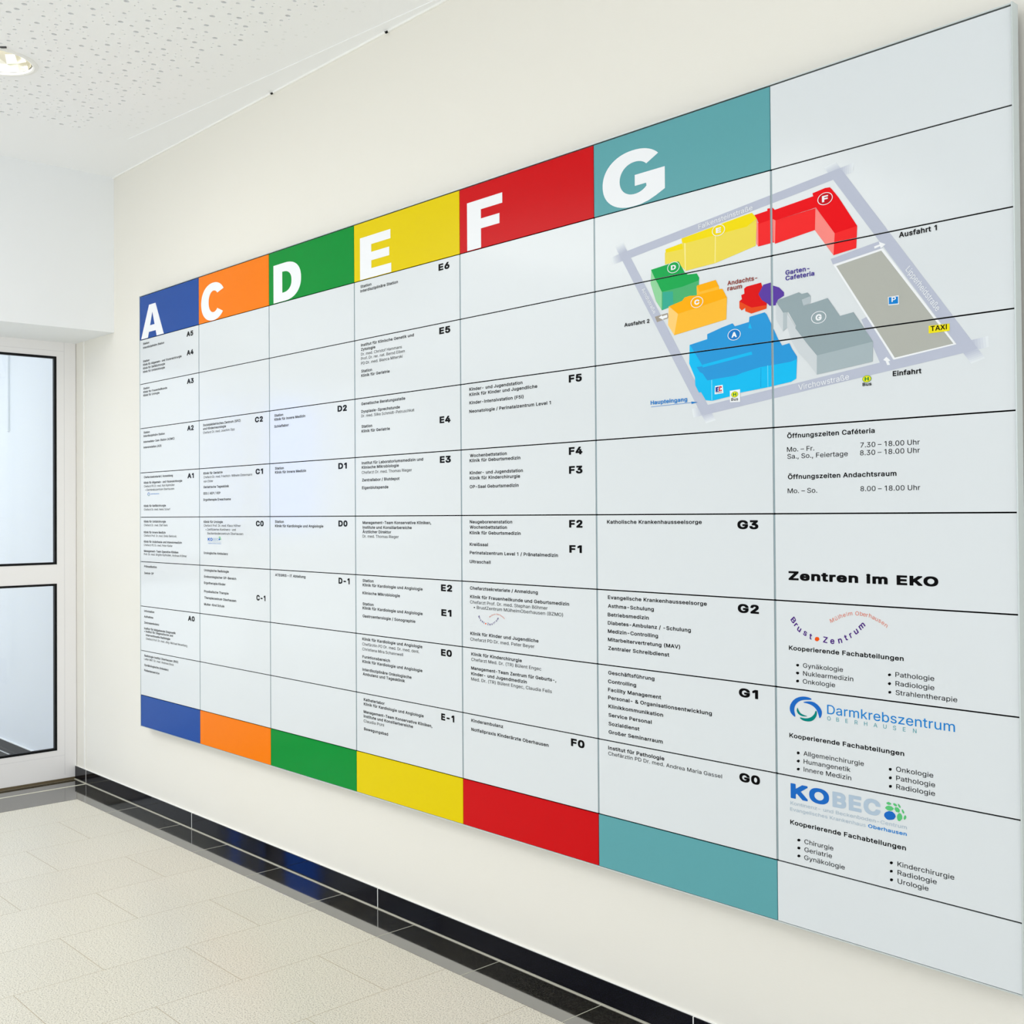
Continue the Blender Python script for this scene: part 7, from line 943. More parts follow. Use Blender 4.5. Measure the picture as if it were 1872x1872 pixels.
'Bp':[424,[42,-160,52,-163,116,-163,125,-160,132,-152,134,-144,134,0,136,4,164,-14,184,-22,204,-27,228,-28,264,-26,296,-15,319,-4,348,18,370,44,388,76,401,112,408,152,410,188,408,228,400,268,389,300,368,334,349,356,326,376,296,392,260,402,228,404,204,403,164,392,132,370,130,388,124,395,116,399,52,399,43,396,35,388,33,376,33,-144,35,-152],[208,68,188,73,175,80,161,92,151,108,143,124,135,160,134,212,137,236,144,256,152,272,161,284,172,295,184,303,200,308,220,310,240,308,256,302,280,284,289,272,298,252,304,232,307,212,307,168,304,144,297,124,289,108,278,92,264,80,252,73,236,69]],
'Br':[259,[50,-20,116,-20,126,-16,132,-8,134,0,134,236,137,260,143,272,152,284,167,296,176,300,208,306,244,302,252,304,258,308,263,320,263,384,260,394,252,402,244,404,212,405,188,403,160,394,140,383,132,377,128,390,124,395,116,399,52,399,43,396,35,388,33,376,33,0,37,-12,44,-18]],
'Bs':[365,[173,-28,212,-27,240,-22,268,-12,292,2,312,16,329,36,341,56,348,80,350,92,351,108,348,132,339,160,321,184,300,202,268,219,176,243,148,252,136,259,130,268,130,284,143,300,156,308,184,313,208,310,228,301,240,288,253,264,264,257,272,257,328,270,336,274,342,280,344,292,336,316,316,349,300,366,281,380,260,391,240,398,212,403,156,402,124,395,84,377,64,361,47,340,36,320,30,300,27,276,31,244,40,218,56,196,80,176,112,161,140,152,220,132,232,127,244,116,248,104,246,96,243,88,235,80,216,71,200,67,184,65,160,68,136,76,127,84,120,94,109,120,100,126,92,127,32,114,24,110,19,104,16,92,23,64,35,40,47,24,64,8,84,-6,104,-15,132,-23]],
'Bt':[227,[164,-24,196,-23,220,-17,228,-11,233,0,221,60,216,68,204,74,168,70,152,74,148,80,146,100,146,304,148,307,204,307,212,309,218,312,224,324,223,384,219,392,208,399,148,399,146,400,146,472,144,480,136,488,128,491,60,490,50,484,45,472,45,400,0,398,-8,394,-12,388,-14,380,-14,324,-8,312,0,308,40,307,45,304,45,92,48,60,59,32,77,8,104,-11,132,-20]],
'Bu':[410,[165,-24,184,-25,216,-22,244,-12,268,0,276,7,282,-12,288,-18,296,-20,360,-20,369,-16,375,-8,377,0,377,380,372,392,364,398,292,399,284,395,278,388,276,380,276,152,274,132,264,105,248,85,228,74,216,71,200,70,180,73,162,80,152,88,144,100,136,120,134,148,134,380,132,388,124,396,116,399,80,399,48,398,40,394,35,388,33,376,33,136,34,108,41,76,52,48,65,28,84,8,104,-6,128,-17]],
'Bv':[389,[160,-20,228,-20,238,-16,244,-8,390,372,390,384,386,392,380,397,372,399,304,399,296,397,288,390,206,164,196,133,192,135,100,390,92,397,84,399,16,399,7,396,-1,388,-3,380,-2,372,144,-7,151,-16]],
'Bw':[567,[135,-20,200,-20,208,-18,215,-12,284,225,352,-12,360,-18,368,-20,428,-20,441,-16,449,-4,564,372,564,384,560,392,548,399,480,399,472,397,464,391,461,384,400,165,396,160,332,390,324,397,316,399,252,399,242,396,236,391,233,384,172,163,168,160,104,389,97,396,88,399,20,399,8,393,4,384,4,372,117,0,124,-15]],
'Bx':[378,[18,-20,92,-20,103,-16,164,72,188,114,271,-12,276,-17,284,-20,360,-20,368,-17,374,-12,378,0,374,12,249,192,369,368,372,380,370,388,364,395,352,399,280,399,272,396,264,389,216,317,192,276,188,276,118,388,110,396,100,399,28,399,20,397,14,392,9,380,12,368,129,196,129,192,3,8,1,0,3,-8,8,-15]],
'By':[389,[73,-164,112,-164,132,-160,148,-154,165,-144,189,-124,204,-104,213,-88,390,372,390,384,386,392,380,397,372,399,304,399,296,397,288,390,196,134,192,135,100,390,92,397,84,399,16,399,7,396,-1,388,-3,380,-2,372,141,0,126,-44,112,-63,104,-68,96,-70,56,-67,47,-72,42,-80,27,-136,28,-146,32,-153,40,-158]],
'Bz':[380,[39,-20,340,-20,348,-18,355,-12,359,0,359,56,356,66,348,74,340,76,164,76,350,320,353,328,353,380,351,388,344,395,332,399,48,399,40,397,32,391,28,380,28,320,32,311,40,305,48,303,208,303,214,300,25,56,22,48,22,-4,28,-15]],
'BÄ':[479,[12,-20,88,-20,100,-13,148,120,152,122,328,122,332,116,377,-8,383,-16,392,-20,464,-20,475,-16,481,-8,483,0,481,8,295,516,284,527,276,529,200,529,188,525,182,516,-4,4,-4,-4,0,-12,4,-16],[184,219,236,379,240,381,294,220,292,219],[164,552,172,552,192,557,208,568,221,584,226,596,228,612,226,628,222,640,209,656,196,666,168,673,140,666,124,655,114,640,110,628,107,612,110,596,115,584,124,570,140,559],[308,552,316,552,340,559,352,568,365,584,370,596,372,612,370,628,366,640,353,656,340,666,312,673,284,666,268,655,257,640,253,628,251,612,253,596,258,584,268,570,284,559]],
'BÖ':[533,[231,-24,268,-27,312,-23,352,-13,395,8,426,32,459,68,481,104,499,152,510,200,513,252,510,308,500,356,480,404,456,443,428,474,396,500,356,519,312,532,268,536,220,531,180,520,136,499,104,473,79,444,54,404,33,356,24,308,20,252,24,200,34,152,52,106,75,68,104,35,140,7,180,-12],[236,76,216,82,196,92,176,107,159,128,143,152,133,180,126,216,123,252,126,292,133,328,144,356,158,380,176,402,196,417,216,426,240,433,268,436,292,433,316,427,336,417,348,408,358,400,376,380,390,356,400,327,408,292,410,252,408,216,400,180,390,152,376,128,356,107,337,92,320,84,292,75,264,73],[191,552,208,554,220,558,236,568,248,584,253,596,256,612,253,628,249,640,237,656,224,666,196,673,168,667,152,655,141,640,137,628,135,612,137,596,142,584,152,570,168,558],[335,552,352,554,364,558,380,568,392,584,397,596,399,612,397,628,393,640,381,656,368,666,340,673,312,667,296,656,285,640,281,628,278,612,281,596,286,584,296,569,312,558]],
'Bß':[441,[230,-24,268,-27,296,-25,324,-20,349,-12,368,-2,384,10,404,32,415,52,421,76,423,100,422,120,417,144,399,176,376,202,314,252,309,260,306,268,306,276,309,288,327,312,342,340,349,360,352,392,350,420,340,453,327,476,308,496,288,511,268,521,244,530,196,536,152,529,116,515,88,494,59,456,45,416,40,360,40,0,44,-12,56,-20,124,-20,134,-16,140,-8,144,16,152,4,174,-8,200,-18],[144,23,142,40,142,360,144,388,151,412,156,422,168,432,188,438,212,437,236,427,244,418,250,404,252,384,250,372,247,364,213,316,206,300,203,288,203,272,204,252,210,232,226,204,240,189,288,151,312,128,318,120,322,104,319,92,312,83,300,76,284,71,264,70,236,73,224,77,192,93,179,92,170,84]],
'Bä':[389,[144,-28,160,-29,204,-23,224,-17,256,1,261,-12,268,-18,276,-20,340,-20,352,-13,357,-4,357,252,355,280,350,304,338,332,328,348,314,364,280,387,260,394,240,399,184,404,148,399,108,387,81,372,65,360,49,344,35,324,22,296,22,284,27,276,32,273,100,254,108,256,115,260,126,280,140,294,156,303,180,310,208,310,228,305,244,294,252,280,256,256,252,251,120,230,84,218,68,211,52,200,39,188,27,172,17,152,12,132,10,108,12,80,19,56,32,32,45,16,62,0,84,-13,108,-22],[144,68,124,78,118,84,114,92,112,104,113,116,117,124,124,131,140,140,176,148,252,160,256,156,256,136,252,116,244,100,228,83,204,70,188,67,168,65],[104,424,116,423,132,424,148,431,160,441,168,452,176,468,178,484,175,500,170,512,157,528,148,535,132,542,104,542,88,536,73,524,64,512,59,500,57,484,58,468,65,452,85,432],[248,424,260,423,276,424,292,432,304,441,312,452,320,468,320,496,314,512,301,528,276,542,248,542,232,536,217,524,208,512,203,500,201,484,202,468,209,452,229,432]],
'Bé':[404,[207,-28,240,-27,268,-22,292,-14,332,10,352,28,365,44,374,60,385,88,383,100,372,110,304,125,292,120,276,93,256,76,236,68,224,67,192,68,176,72,160,79,140,97,127,116,121,132,120,148,372,149,382,152,389,160,391,168,391,188,390,228,385,260,376,288,366,312,348,338,332,356,316,370,292,385,272,393,248,400,204,404,168,402,136,392,104,376,75,352,55,328,36,296,25,264,16,228,14,188,17,148,26,108,40,72,56,46,76,23,105,0,136,-15,172,-24],[124,241,121,244,127,260,147,288,172,305,204,310,236,305,252,297,261,288,272,273,280,260,284,244,280,241],[166,412,176,409,228,409,240,414,311,520,313,532,308,542,300,548,292,549,224,549,212,544,206,536,158,436,158,424,160,418]],
'Bö':[415,[202,-28,244,-25,276,-16,308,-2,337,20,361,48,377,76,389,108,399,148,401,188,399,228,389,268,376,301,360,328,340,352,310,376,279,392,244,402,208,404,172,402,136,392,104,376,80,356,58,332,38,300,24,264,17,228,14,188,17,148,26,108,38,76,57,44,79,20,108,-2,140,-17,172,-25],[192,68,172,73,156,83,144,94,135,108,127,124,121,144,116,184,118,208,122,232,128,252,136,268,148,286,168,301,188,308,208,310,224,309,244,302,256,295,268,284,280,268,288,250,295,228,299,200,298,164,293,140,281,108,260,84,244,74,228,69,208,66],[122,424,148,424,164,430,178,440,188,452,195,468,195,496,189,512,176,528,164,536,152,541,136,543,124,542,104,535,91,524,82,512,77,500,75,484,76,468,83,452,104,431],[266,424,292,424,308,430,325,444,331,452,338,468,340,484,337,500,332,512,320,528,296,541,280,543,268,542,248,535,235,524,226,512,221,500,219,484,220,468,227,452,248,431]],
'Bü':[410,[165,-24,184,-25,216,-22,244,-12,268,0,276,7,282,-12,288,-18,296,-20,360,-20,369,-16,375,-8,377,0,377,380,372,392,364,398,292,399,284,395,278,388,276,380,276,152,274,132,264,105,248,85,228,74,216,71,200,70,180,73,162,80,152,88,144,100,136,120,134,148,134,380,132,388,124,396,116,399,80,399,48,398,40,394,35,388,33,376,33,136,34,108,41,76,52,48,65,28,84,8,104,-6,128,-17],[120,424,132,423,148,424,164,432,176,441,184,452,192,468,192,496,186,512,173,528,148,542,120,542,104,536,88,524,75,500,73,484,74,468,81,452,90,440,100,432],[263,424,288,424,308,432,328,452,336,468,336,496,330,512,316,528,305,536,292,541,276,543,264,542,248,536,232,524,219,500,216,480,220,464,225,452,234,440,244,432]],
'B–':[349,[-4,168,352,168,364,174,370,184,370,248,364,258,352,264,-4,264,-16,256,-20,244,-20,184,-16,176]],
'B•':[388,[163,76,192,73,216,74,240,81,260,91,276,102,292,117,306,136,317,160,322,180,324,204,322,224,317,244,308,264,294,284,278,300,260,312,236,325,216,329,192,331,148,323,128,312,111,300,96,286,84,268,72,244,67,224,65,200,67,180,71,164,83,136,96,117,112,102,132,88,148,81]],
'K ':[187],
'K-':[453,[88,152,104,150,340,150,364,153,372,160,375,172,375,256,372,271,364,279,348,282,108,282,88,280,83,276,78,268,76,248,77,168,80,158]],
'K0':[453,[201,-44,240,-45,280,-41,320,-29,352,-10,380,16,402,48,420,88,433,132,441,188,443,260,440,325,432,377,420,420,402,460,380,493,352,518,324,536,284,549,240,554,212,554,172,549,132,537,100,518,74,492,51,460,33,420,20,376,12,320,10,248,12,184,20,132,33,88,51,48,72,17,103,-12,132,-29,168,-40],[220,91,208,96,193,108,180,123,169,144,159,168,152,196,148,256,152,312,159,340,169,364,180,385,196,404,212,415,228,420,244,413,260,400,273,384,285,364,294,340,301,312,305,252,301,196,294,168,284,143,272,122,256,105,240,94,228,89]],
'K1':[420,[186,-36,204,-38,296,-37,308,-32,313,-20,314,520,313,532,308,540,296,546,188,547,172,545,56,461,52,456,49,448,48,344,50,332,56,324,72,320,100,320,112,322,172,366,173,364,174,-12,177,-28]],
'K2':[453,[38,-36,56,-38,400,-38,416,-35,424,-28,427,-12,427,68,426,80,420,89,412,94,400,95,252,95,250,96,300,150,369,228,398,272,414,316,418,340,419,384,416,420,408,448,396,472,378,496,357,516,333,532,301,544,272,550,240,554,204,553,176,550,148,544,116,531,92,516,68,494,50,468,39,444,30,404,28,344,32,332,40,326,56,324,136,324,148,325,156,328,161,332,164,340,168,372,180,395,200,412,220,420,236,418,256,408,275,388,281,372,273,348,248,312,30,76,26,60,26,-16,29,-28]],
'K3':[453,[186,-44,228,-45,268,-43,304,-35,336,-23,364,-5,385,12,404,36,419,64,427,96,431,148,428,192,419,224,404,252,384,277,360,297,336,311,309,320,403,428,408,436,410,452,409,528,404,540,396,545,376,547,56,547,40,543,33,532,32,436,35,424,40,418,56,414,192,414,197,412,121,324,119,308,119,236,121,224,124,217,131,212,140,210,212,208,248,198,272,180,281,168,290,144,282,124,263,104,248,96,220,89,192,94,180,100,168,109,160,117,153,128,144,160,140,164,133,168,116,170,28,170,16,167,9,160,6,148,6,120,12,80,22,52,39,24,56,6,76,-10,104,-24,136,-36,168,-42]],
'K4':[453,[256,-36,272,-38,352,-38,364,-37,372,-34,378,-28,381,-16,381,64,384,67,436,68,444,72,447,76,451,88,451,176,447,192,440,198,432,200,384,201,381,204,381,328,380,340,376,348,368,354,360,356,273,356,347,484,349,500,348,532,340,543,328,547,232,547,220,544,215,540,7,188,3,176,2,88,4,79,9,72,16,69,28,67,240,67,244,64,245,-20,248,-30],[184,202,183,204,240,302,243,300,244,292,244,204,240,201]],
'K5':[453,[190,-44,232,-45,272,-41,308,-33,336,-20,364,0,384,20,404,48,417,76,425,112,429,148,428,204,423,232,415,256,404,280,390,300,376,317,348,341,321,356,300,364,272,369,244,372,216,372,184,369,182,372,186,408,188,414,376,414,388,415,396,419,401,424,404,436,404,520,401,536,392,545,372,547,84,547,68,544,60,535,29,268,29,236,33,224,40,218,48,216,112,208,144,208,156,211,168,221,192,232,212,237,220,237,244,228,260,217,279,192,288,164,285,144,279,132,268,117,248,99,232,92,220,89,200,95,178,112,164,132,156,159,148,166,132,168,44,168,32,165,24,156,22,144,22,120,26,84,35,56,51,28,68,8,88,-9,112,-24,140,-35,172,-42]],
'K6':[453,[199,-44,236,-45,276,-41,308,-33,340,-19,364,-2,384,19,400,41,415,72,424,104,427,148,425,204,416,240,404,269,385,296,368,312,344,330,316,341,268,352,358,484,360,500,359,532,354,540,344,546,240,547,228,545,220,541,79,332,57,292,44,264,34,232,27,200,26,152,28,112,37,76,50,44,67,20,86,0,112,-19,144,-33,176,-41],[224,88,200,99,182,116,172,132,164,156,172,184,183,200,204,218,224,226,240,222,261,208,279,184,285,172,288,156,286,144,279,128,264,108,244,94]],
'KA':[479,[-10,-36,4,-38,96,-38,108,-37,116,-32,122,-24,165,100,168,104,172,104,312,104,360,-28,368,-35,384,-38,476,-38,489,-36,498,-28,501,-12,499,24,312,533,308,540,304,544,288,547,188,547,174,544,166,536,-20,24,-22,12,-21,-20,-16,-32],[216,237,214,240,236,306,240,309,264,240,260,237]],
'KB':[456,[34,-36,52,-38,256,-38,300,-36,336,-29,368,-18,396,-4,418,16,435,40,446,64,453,92,456,140,453,180,447,208,436,232,424,250,407,268,408,272,422,292,429,312,434,332,436,380,433,416,427,444,414,472,399,492,383,508,356,526,324,538,292,544,252,547,48,547,32,544,25,536,22,516,22,-8,25,-28],[164,95,163,100,163,188,164,193,236,193,264,189,280,182,297,168,307,156,315,140,315,136,311,128,300,115,280,102,260,97,232,95],[164,323,163,324,163,356,163,412,164,414,224,414,248,412,268,405,281,396,291,384,295,372,289,356,280,344,260,331,248,326,224,323]],
'KC':[510,[240,-44,304,-44,336,-39,388,-23,412,-10,451,20,473,48,494,84,504,112,510,140,510,180,508,188,500,195,484,198,388,197,380,195,373,188,368,168,360,153,348,135,336,122,304,101,280,94,268,92,236,99,212,111,192,127,176,145,160,172,150,200,143,232,142,252,143,272,150,308,160,336,176,363,201,388,212,397,233,408,256,415,272,417,300,409,316,402,336,387,348,374,356,364,368,340,373,320,376,316,384,312,400,310,488,310,500,313,508,320,511,332,511,364,504,396,494,424,468,468,448,490,412,519,388,532,336,548,272,554,204,549,160,537,120,518,88,492,60,461,36,423,17,376,7,324,2,248,7,180,17,132,35,88,56,52,88,16,124,-11,164,-30,204,-40]],
'KD':[502,[34,-36,52,-38,224,-38,288,-34,336,-22,379,-4,414,20,444,53,468,92,484,132,495,184,500,248,495,324,485,376,468,418,448,452,416,487,382,512,336,532,292,542,240,547,48,547,32,544,25,536,22,516,22,-8,25,-28],[164,95,163,96,163,412,168,414,208,414,236,412,264,405,292,393,312,378,331,356,344,332,354,304,360,272,360,236,353,204,344,176,330,152,312,132,288,115,263,104,236,98,204,95]],
'KE':[418,[34,-36,52,-38,384,-38,400,-36,408,-30,411,-24,413,-12,413,72,410,84,402,92,384,95,164,95,163,96,163,188,164,190,368,191,380,193,389,200,393,216,393,292,392,308,388,316,380,322,368,324,164,324,163,328,163,412,168,414,380,414,400,417,404,420,408,428,410,452,409,528,407,536,400,544,380,547,48,547,32,544,25,536,22,516,22,-8,25,-28]],
'KF':[410,[34,-36,48,-38,140,-38,152,-35,160,-28,163,-12,163,180,164,182,360,183,372,185,380,192,384,208,384,284,383,300,379,308,372,314,356,316,164,316,163,320,163,412,168,414,380,414,396,417,401,420,405,428,407,452,406,528,404,536,396,544,376,547,48,547,32,544,25,536,22,516,22,-8,25,-28]],
'KG':[520,[241,-44,280,-45,332,-40,368,-31,404,-16,436,4,464,32,486,64,502,100,512,140,516,188,516,272,514,280,509,288,496,293,272,294,260,293,252,288,247,280,245,264,245,184,250,168,256,164,268,161,365,160,348,132,336,120,316,106,296,97,276,92,260,93,236,99,216,109,192,128,176,145,160,172,150,200,143,232,142,252,143,272,150,308,160,336,176,364,190,380,205,392,233,408,256,416,272,417,301,408,316,401,344,376,360,351,374,320,377,316,384,313,400,311,492,312,504,316,510,324,512,364,503,400,496,420,484,444,468,467,453,484,414,516,388,530,364,540,308,552,252,554,200,549,157,536,117,516,83,488,59,460,36,424,17,376,6,324,2,248,6,180,18,128,34,88,56,51,87,16,124,-12,160,-29,204,-40]],
'KH':[517,[34,-36,48,-38,140,-38,152,-35,160,-28,163,-8,163,192,168,194,352,194,354,192,354,-12,357,-28,364,-35,380,-38,472,-38,483,-36,489,-32,493,-24,495,-8,495,512,494,532,488,541,480,546,472,547,380,547,364,544,357,536,354,520,354,332,352,327,164,327,163,328,163,520,160,536,152,544,136,547,44,547,33,544,28,540,23,532,22,516,22,-8,25,-28]],
'KK':[466,[34,-36,48,-38,136,-38,148,-37,157,-32,161,-24,163,-12,163,140,192,173,196,170,340,-32,348,-36,356,-38,456,-38,472,-37,481,-32,485,-24,487,-12,487,16,484,28,301,284,482,480,486,492,486,524,483,536,476,544,468,546,452,547,352,547,336,544,164,359,163,364,163,520,162,532,157,540,152,544,140,547,72,547,40,546,28,540,23,532,22,516,22,-8,25,-28]],
'KO':[533,[240,-44,280,-45,328,-40,372,-29,412,-10,444,15,475,48,499,88,516,132,527,184,531,256,527,324,516,376,499,420,474,460,445,492,415,516,372,537,328,549,264,554,204,549,160,537,120,518,88,492,60,461,36,423,17,376,7,324,2,248,7,180,17,132,35,88,56,52,88,16,124,-11,164,-30,204,-40],[260,92,236,99,212,111,192,127,175,148,160,172,149,200,143,232,142,256,144,276,150,308,160,336,176,363,192,382,212,398,236,409,256,415,268,416,296,411,317,400,340,382,356,364,372,338,383,308,390,276,391,252,390,232,384,200,373,172,357,144,340,126,316,108,296,98,276,93]],
'KZ':[438,[16,-36,36,-38,408,-38,424,-36,432,-30,435,-24,437,-12,437,68,434,84,428,91,420,94,408,95,204,95,201,96,432,435,435,452,435,520,434,532,428,541,420,546,404,547,36,547,16,545,8,540,3,532,2,524,2,440,5,424,12,417,28,414,232,414,238,412,6,72,4,56,4,-16,7,-28]],
'Ke':[404,[172,-44,204,-46,252,-45,284,-40,312,-30,348,-9,368,8,381,24,392,43,402,68,403,100,401,116,395,124,385,128,400,135,404,139,407,144,409,156,408,244,401,280,393,308,382,332,371,348,343,380,332,389,312,401,268,417,244,420,216,422,152,419,116,409,85,392,56,369,39,348,22,320,7,280,-1,244,-4,180,0,128,9,88,22,56,36,31,60,3,88,-18,120,-33,156,-42],[200,88,180,95,168,104,156,116,148,129,152,131,264,131,268,129,260,112,236,93,216,86],[156,260,164,270,176,279,188,286,204,291,220,287,232,281,244,270,251,260,248,259]],
'Ki':[166,[27,-36,44,-38,132,-37,140,-36,146,-32,151,-20,152,392,148,408,137,416,154,432,161,448,164,468,164,500,162,516,157,528,145,544,132,553,120,558,104,561,64,561,48,558,34,552,23,544,12,532,6,516,3,500,3,468,7,448,14,432,30,416,23,412,17,404,15,384,15,-12,18,-28]],
'Km':[609,[27,-36,44,-38,128,-38,140,-36,149,-28,152,-8,152,236,155,248,160,260,169,272,185,284,200,290,208,287,220,279,230,268,235,256,236,-12,238,-24,244,-34,260,-38,348,-38,361,-36,370,-28,373,-8,373,240,379,260,387,272,401,284,416,291,428,288,441,280,451,268,457,252,458,236,458,-8,461,-28,468,-35,484,-38,572,-38,580,-37,588,-32,593,-24,595,-12,595,272,592,302,586,332,576,356,562,376,544,394,524,407,502,416,472,423,428,424,392,421,356,411,320,391,292,411,268,420,236,424,184,422,164,419,144,411,136,415,120,417,40,417,28,415,23,412,17,404,15,388,15,-8,18,-28]],
'Kn':[409,[27,-36,44,-38,128,-38,140,-36,149,-28,152,-8,153,232,160,254,171,268,188,282,208,290,228,282,240,273,251,256,256,240,258,220,258,-12,261,-28,268,-35,276,-37,320,-38,376,-37,384,-35,392,-28,394,-20,395,0,395,248,392,292,387,320,376,348,360,371,345,388,324,403,300,413,272,420,236,422,180,419,148,409,136,415,128,417,36,417,24,413,19,408,16,400,15,388,15,-12,18,-28]],
'Kr':[259,[27,-36,44,-38,128,-38,140,-36,149,-28,152,-12,152,224,154,240,160,255,167,264,188,281,208,286,228,284,260,284,272,288,277,292,281,308,281,396,279,408,272,418,260,422,208,423,172,420,144,412,124,417,40,417,28,415,19,408,16,400,15,388,15,-12,18,-28]],
'Kt':[227,[131,-40,160,-42,212,-40,240,-33,247,-28,250,-20,250,20,239,76,235,84,228,90,220,91,172,90,166,96,164,108,164,288,220,289,232,292,237,296,241,304,242,316,241,400,236,410,228,415,168,417,164,419,164,488,160,500,152,507,136,509,44,508,32,502,28,492,27,420,24,417,-16,416,-24,412,-30,404,-32,388,-31,308,-28,297,-20,291,-8,289,24,289,27,284,27,80,32,40,43,12,60,-11,84,-27,116,-38]]}

LIFT = {'B': 20.0, 'R': 3.0, 'K': 38.0}              # stroke weight: bold, regular, heavy
def turn(c): return sum(c[q - 1][0] * c[q][1] - c[q][0] * c[q - 1][1] for q in range(len(c)))
def inside(p, c):
    w = False
    for q in range(len(c)):
        (xa, ya), (xb, yb) = c[q - 1], c[q]
        if (ya > p[1]) != (yb > p[1]) and p[0] < (xb - xa) * (p[1] - ya) / (yb - ya) + xa: w = not w
    return w
shape_cache = {}
def glyph_shape(ch, st):
    if (ch, st) not in shape_cache:
        g = GLYPHS[st + ch]; cs = [[(c[q], c[q + 1]) for q in range(0, len(c), 2)] for c in g[1:]]
        pts, tri = [], []
        for o in [c for c in cs if turn(c) > 0]:
            grp = [o] + [c for c in cs if turn(c) < 0 and inside(c[0], o)]
            c0 = len(pts); pts += [p for c in grp for p in c]
            for a, b, c in tessellate_polygon([[Vector((p[0], p[1], 0)) for p in k] for k in grp]):
                a, b, c = a + c0, b + c0, c + c0; A, B_, D = pts[a], pts[b], pts[c]
                cr = (B_[0] - A[0]) * (D[1] - A[1]) - (B_[1] - A[1]) * (D[0] - A[0])
                if abs(cr) > 1e-6: tri.append((a, b, c) if cr > 0 else (a, c, b))
        shape_cache[(ch, st)] = (g[0] + LIFT[st] * 1.5, pts, tri)
    return shape_cache[(ch, st)]
GL = {}
def layout(s, st):
    if (s, st) not in GL:
        v, f, x = [], [], 0.0
        for ch in s:
            adv, P, T = glyph_shape(ch, st); c0 = len(v)
            v += [(p[0] + x, p[1]) for p in P]; f += [tuple(c0 + q for q in t3) for t3 in T]; x += adv
        GL[(s, st)] = (v, f, min(p[0] for p in v), max(p[0] for p in v))
    return GL[(s, st)]
ARC = [l for l in LOGO if l[0] == 'arc'][0][2]; COPY = [l for l in LOGO if l[0] == 'copies'][0][2]
CAP = {s: 509 + 2 * LIFT[s] for s in 'BRK'}; LOW = {s: -LIFT[s] for s in 'BRK'}
def put_text(k, s, st, u, v, width, cap, ang, m, y=YP, centre=False):
    if s[1:2] == ' ' and s[3:4] == ' ':              # letter-spaced wording: every letter keeps its own width
        L = s.split(' '); wl = cap * 1.15
        for q, ch in enumerate(L): put_text(k, ch, st, u + (width - wl) * q / (len(L) - 1), v, None, cap, ang, m, y)
        return
    V, F, xa, xb = layout(s, st)
    sy = cap / CAP[st]; sx = width / (xb - xa) if width else sy * 1.22
    ca, sa = math.cos(ang), math.sin(ang); c0 = len(k.v); i = k.mi(m)
    for p in V:
        a = (p[0] - xa) * sx; b = (p[1] - LOW[st]) * sy
        if centre: a -= (xb - xa) * sx / 2; b -= cap * centre
        k.v.append((u + a * ca - b * sa, y, v + a * sa + b * ca))
    for f in F: k.f.append(tuple(c0 + q for q in f)); k.m.append(i)
bucket = {}
site_box = (3.06, 4.27, ZJ[5] + 0.2 + 0.001, ZJ[1])
captions = []
for s, u, v, w, cap, st, col, ang in TEXTS:
    i, j = panel_at(u, v + 0.003)
    if i >= 5 and 1 <= j <= 4 and v > ZJ[5] + 0.21: captions.append((s, u, v, w, cap, st, col, ang)); continue
    if i == 5 and j == 4 and v > ZJ[4]: captions.append((s, u, v, w, cap, st, col, ang)); continue
    kind = 'text_line'
    if st == 'K' and col == 'ink': kind = 'floor_code' if len(s) < 4 else 'heading'
    elif col != 'ink': kind = 'logo'
    key = (i, j, kind, '' if kind == 'logo' else (s, v))
    k = bucket.setdefault(key, MB()); put_text(k, s, st, u, v, w, cap, ang, pm(col))
def logo_bucket(u, v): i, j = panel_at(u, v); return bucket.setdefault((i, j, 'logo', ''), MB())
(rs, rt, rk, bs, bt, bk, ds, dt, dk) = COPY
for nm, col, P in LOGO:
    if nm in ('arc', 'copies'): continue
    if nm == 'bullet':
        cu_, cv_ = sum(p[0] for p in P) / len(P), sum(p[1] for p in P) / len(P)
        best = min((l for l in TEXTS if cu_ < l[1] < cu_ + 0.05), key=lambda l: abs(l[2] + 0.004 - cv_)); i, j = panel_at(best[1], best[2] + 0.003)
        bucket[(i, j, 'text_line', (best[0], best[2]))].poly(P, YP, pm(col)); continue
    for q in range(2 if nm == 'ring' else 0):         # round the swooshes
        P = [p for a, b in zip(P, P[1:] + P[:1]) for p in ((a[0] * .75 + b[0] * .25, a[1] * .75 + b[1] * .25), (a[0] * .25 + b[0] * .75, a[1] * .25 + b[1] * .75))]
    logo_bucket(*P[0]).poly(P, YP - (0.0001 if nm == 'ring' else 0), pm(col))
    s, t, q = {'ring': (rs, rt, rk), 'dots': (ds, dt, dk), 'brust_dot': (bs, bt, bk)}[nm]
    P2 = [(t[0] + (p[0] - s[0]) * q, t[1] + (p[1] - s[1]) * q) for p in P]
    logo_bucket(*P2[0]).poly(P2, YP, pm(col))
for ch, u, v, a, cap, col in ARC:
    st = 'B' if col == 'logo_violet' else 'R'
    put_text(logo_bucket(ARC[0][1], ARC[0][2]), ch, st, u, v, None, cap, a, pm(col), centre=0.4)
    u2, v2 = bt[0] + (u - bs[0]) * bk, bt[1] + (v - bs[1]) * bk
    put_text(logo_bucket(bt[0], bt[1]), ch, st, u2, v2, None, cap * bk, a, pm(col), centre=0.4)
for (i, j, kind, s), k in bucket.items():
    o = k.build(kind, panels[(i, j)][0])
    if kind == 'floor_code': o['label'] = 'floor code %s' % s[0]

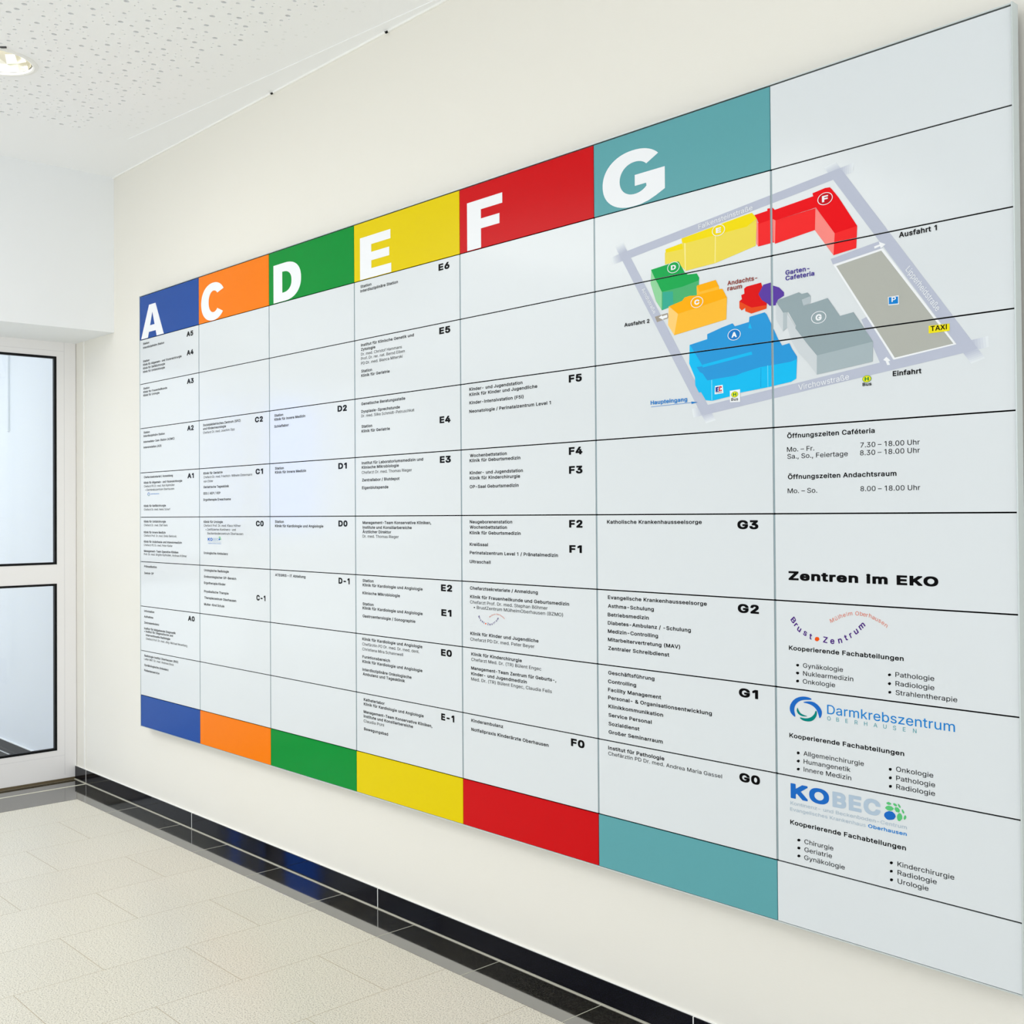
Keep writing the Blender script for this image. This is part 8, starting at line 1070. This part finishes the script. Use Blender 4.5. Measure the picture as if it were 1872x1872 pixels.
# ---- printed site map over eight panels: outlines are cut where the panels end
def clip(P, x0, x1, z0, z1):
    for ax, lim, sg in ((0, x0, 1), (0, x1, -1), (1, z0, 1), (1, z1, -1)):
        Q = []
        for q in range(len(P)):
            a, b = P[q - 1], P[q]; da, db = sg * (a[ax] - lim), sg * (b[ax] - lim)
            if (da >= 0) != (db >= 0):
                t = da / (da - db); Q.append((a[0] + (b[0] - a[0]) * t, a[1] + (b[1] - a[1]) * t))
            if db >= 0: Q.append(b)
        P = Q
        if not P: return P
    return P
MAPP = [panels[(i, j)][1:] for i in (5, 6) for j in range(1, 6)]
layer = [0]
def printed(k, P, m, same=False):
    if not same: layer[0] += 1
    y = -0.0002 - 0.000012 * layer[0]
    for r in MAPP:
        Q = clip(P, *r)
        if len(Q) > 2: k.poly(Q, y, m)
FADE = ['street_fade_%d' % q for q in range(6)]
ends = [q * 0.0075 for q in range(7)]
site = MB(); subs = []; curkind = ''; streets = []
for kind, lab, col, P in SITE:                      # soft road ends first, so that the crossings stay solid
    if kind == 'street' and len(streets) < 4:
        a, b, c, d = (Vector(p) for p in P)
        if (b - a).length < (c - b).length: a, b, c, d = a, d, c, b
        streets.append((MB(), a, b, c, d))
        for q in range(6):
            for t0, t1 in ((ends[q], ends[q + 1]), (1 - ends[q + 1], 1 - ends[q])):
                printed(streets[-1][0], [a.lerp(b, t0)[:], a.lerp(b, t1)[:], d.lerp(c, t1)[:], d.lerp(c, t0)[:]], pm(FADE[q]), q > 0)
sn = 0
for kind, lab, col, P in SITE:
    if kind in ('arrow', 'exit_marker'): pend = site
    elif kind == 'street' or lab or kind != curkind:
        pend = MB()
        if kind == 'street' and sn < 4: pend = streets[sn][0]
        subs.append((kind, lab, pend))
    curkind = kind
    if kind == 'street' and sn < 4:
        a, b, c, d = streets[sn][1:]; sn += 1
        t0, t1 = ends[6], 1 - ends[6]
        printed(pend, [a.lerp(b, t0)[:], a.lerp(b, t1)[:], d.lerp(c, t1)[:], d.lerp(c, t0)[:]], pm(col))
    else: printed(pend, P, pm(col))
layer[0] += 2
siteobj = label(site.build('site_map', board), 'printed colour site map of the hospital grounds')
for kind, lab, k in subs:
    o = k.build(kind, siteobj)
    if lab: o['label'] = lab
YC = -0.0002 - 0.000012 * (layer[0] + 2)
RK = 0.66
for ch, u, v, r, fill, cap in RINGS:
    k = MB(); cap *= 0.85
    P1, P0 = circle_pts(u, v, r, 36, RK), circle_pts(u, v, r * 0.9, 36, RK)
    if fill == 'stop':
        k.poly(P1, YC, pm('stop_green')); k.poly(P0, YC - 0.00005, pm('stop_yellow')); put_text(k, 'H', 'K', u, v, r * 0.95, cap, 0, pm('stop_green'), YC - 0.0001, 0.5)
    else:
        if fill: k.poly(P0, YC, pm(fill))
        for q in range(36):
            r2 = (q + 1) % 36
            k.poly([P0[q], P1[q], P1[r2], P0[r2]], YC - 0.00005, pm('print_white'))
        put_text(k, ch, 'K', u, v, r * 0.8, cap, 0, pm('print_white'), YC - 0.00008, 0.5)
    label(k.build('bus_stop_symbol' if fill == 'stop' else 'building_letter', siteobj), 'bus stop H in a yellow disc' if fill == 'stop' else 'circled letter %s' % ch)
for s, u, v, w, cap, st, col, ang in captions:
    k = MB(); put_text(k, s, st, u, v, w, cap, ang, pm(col), YC - 0.0001); k.build('map_caption', siteobj)
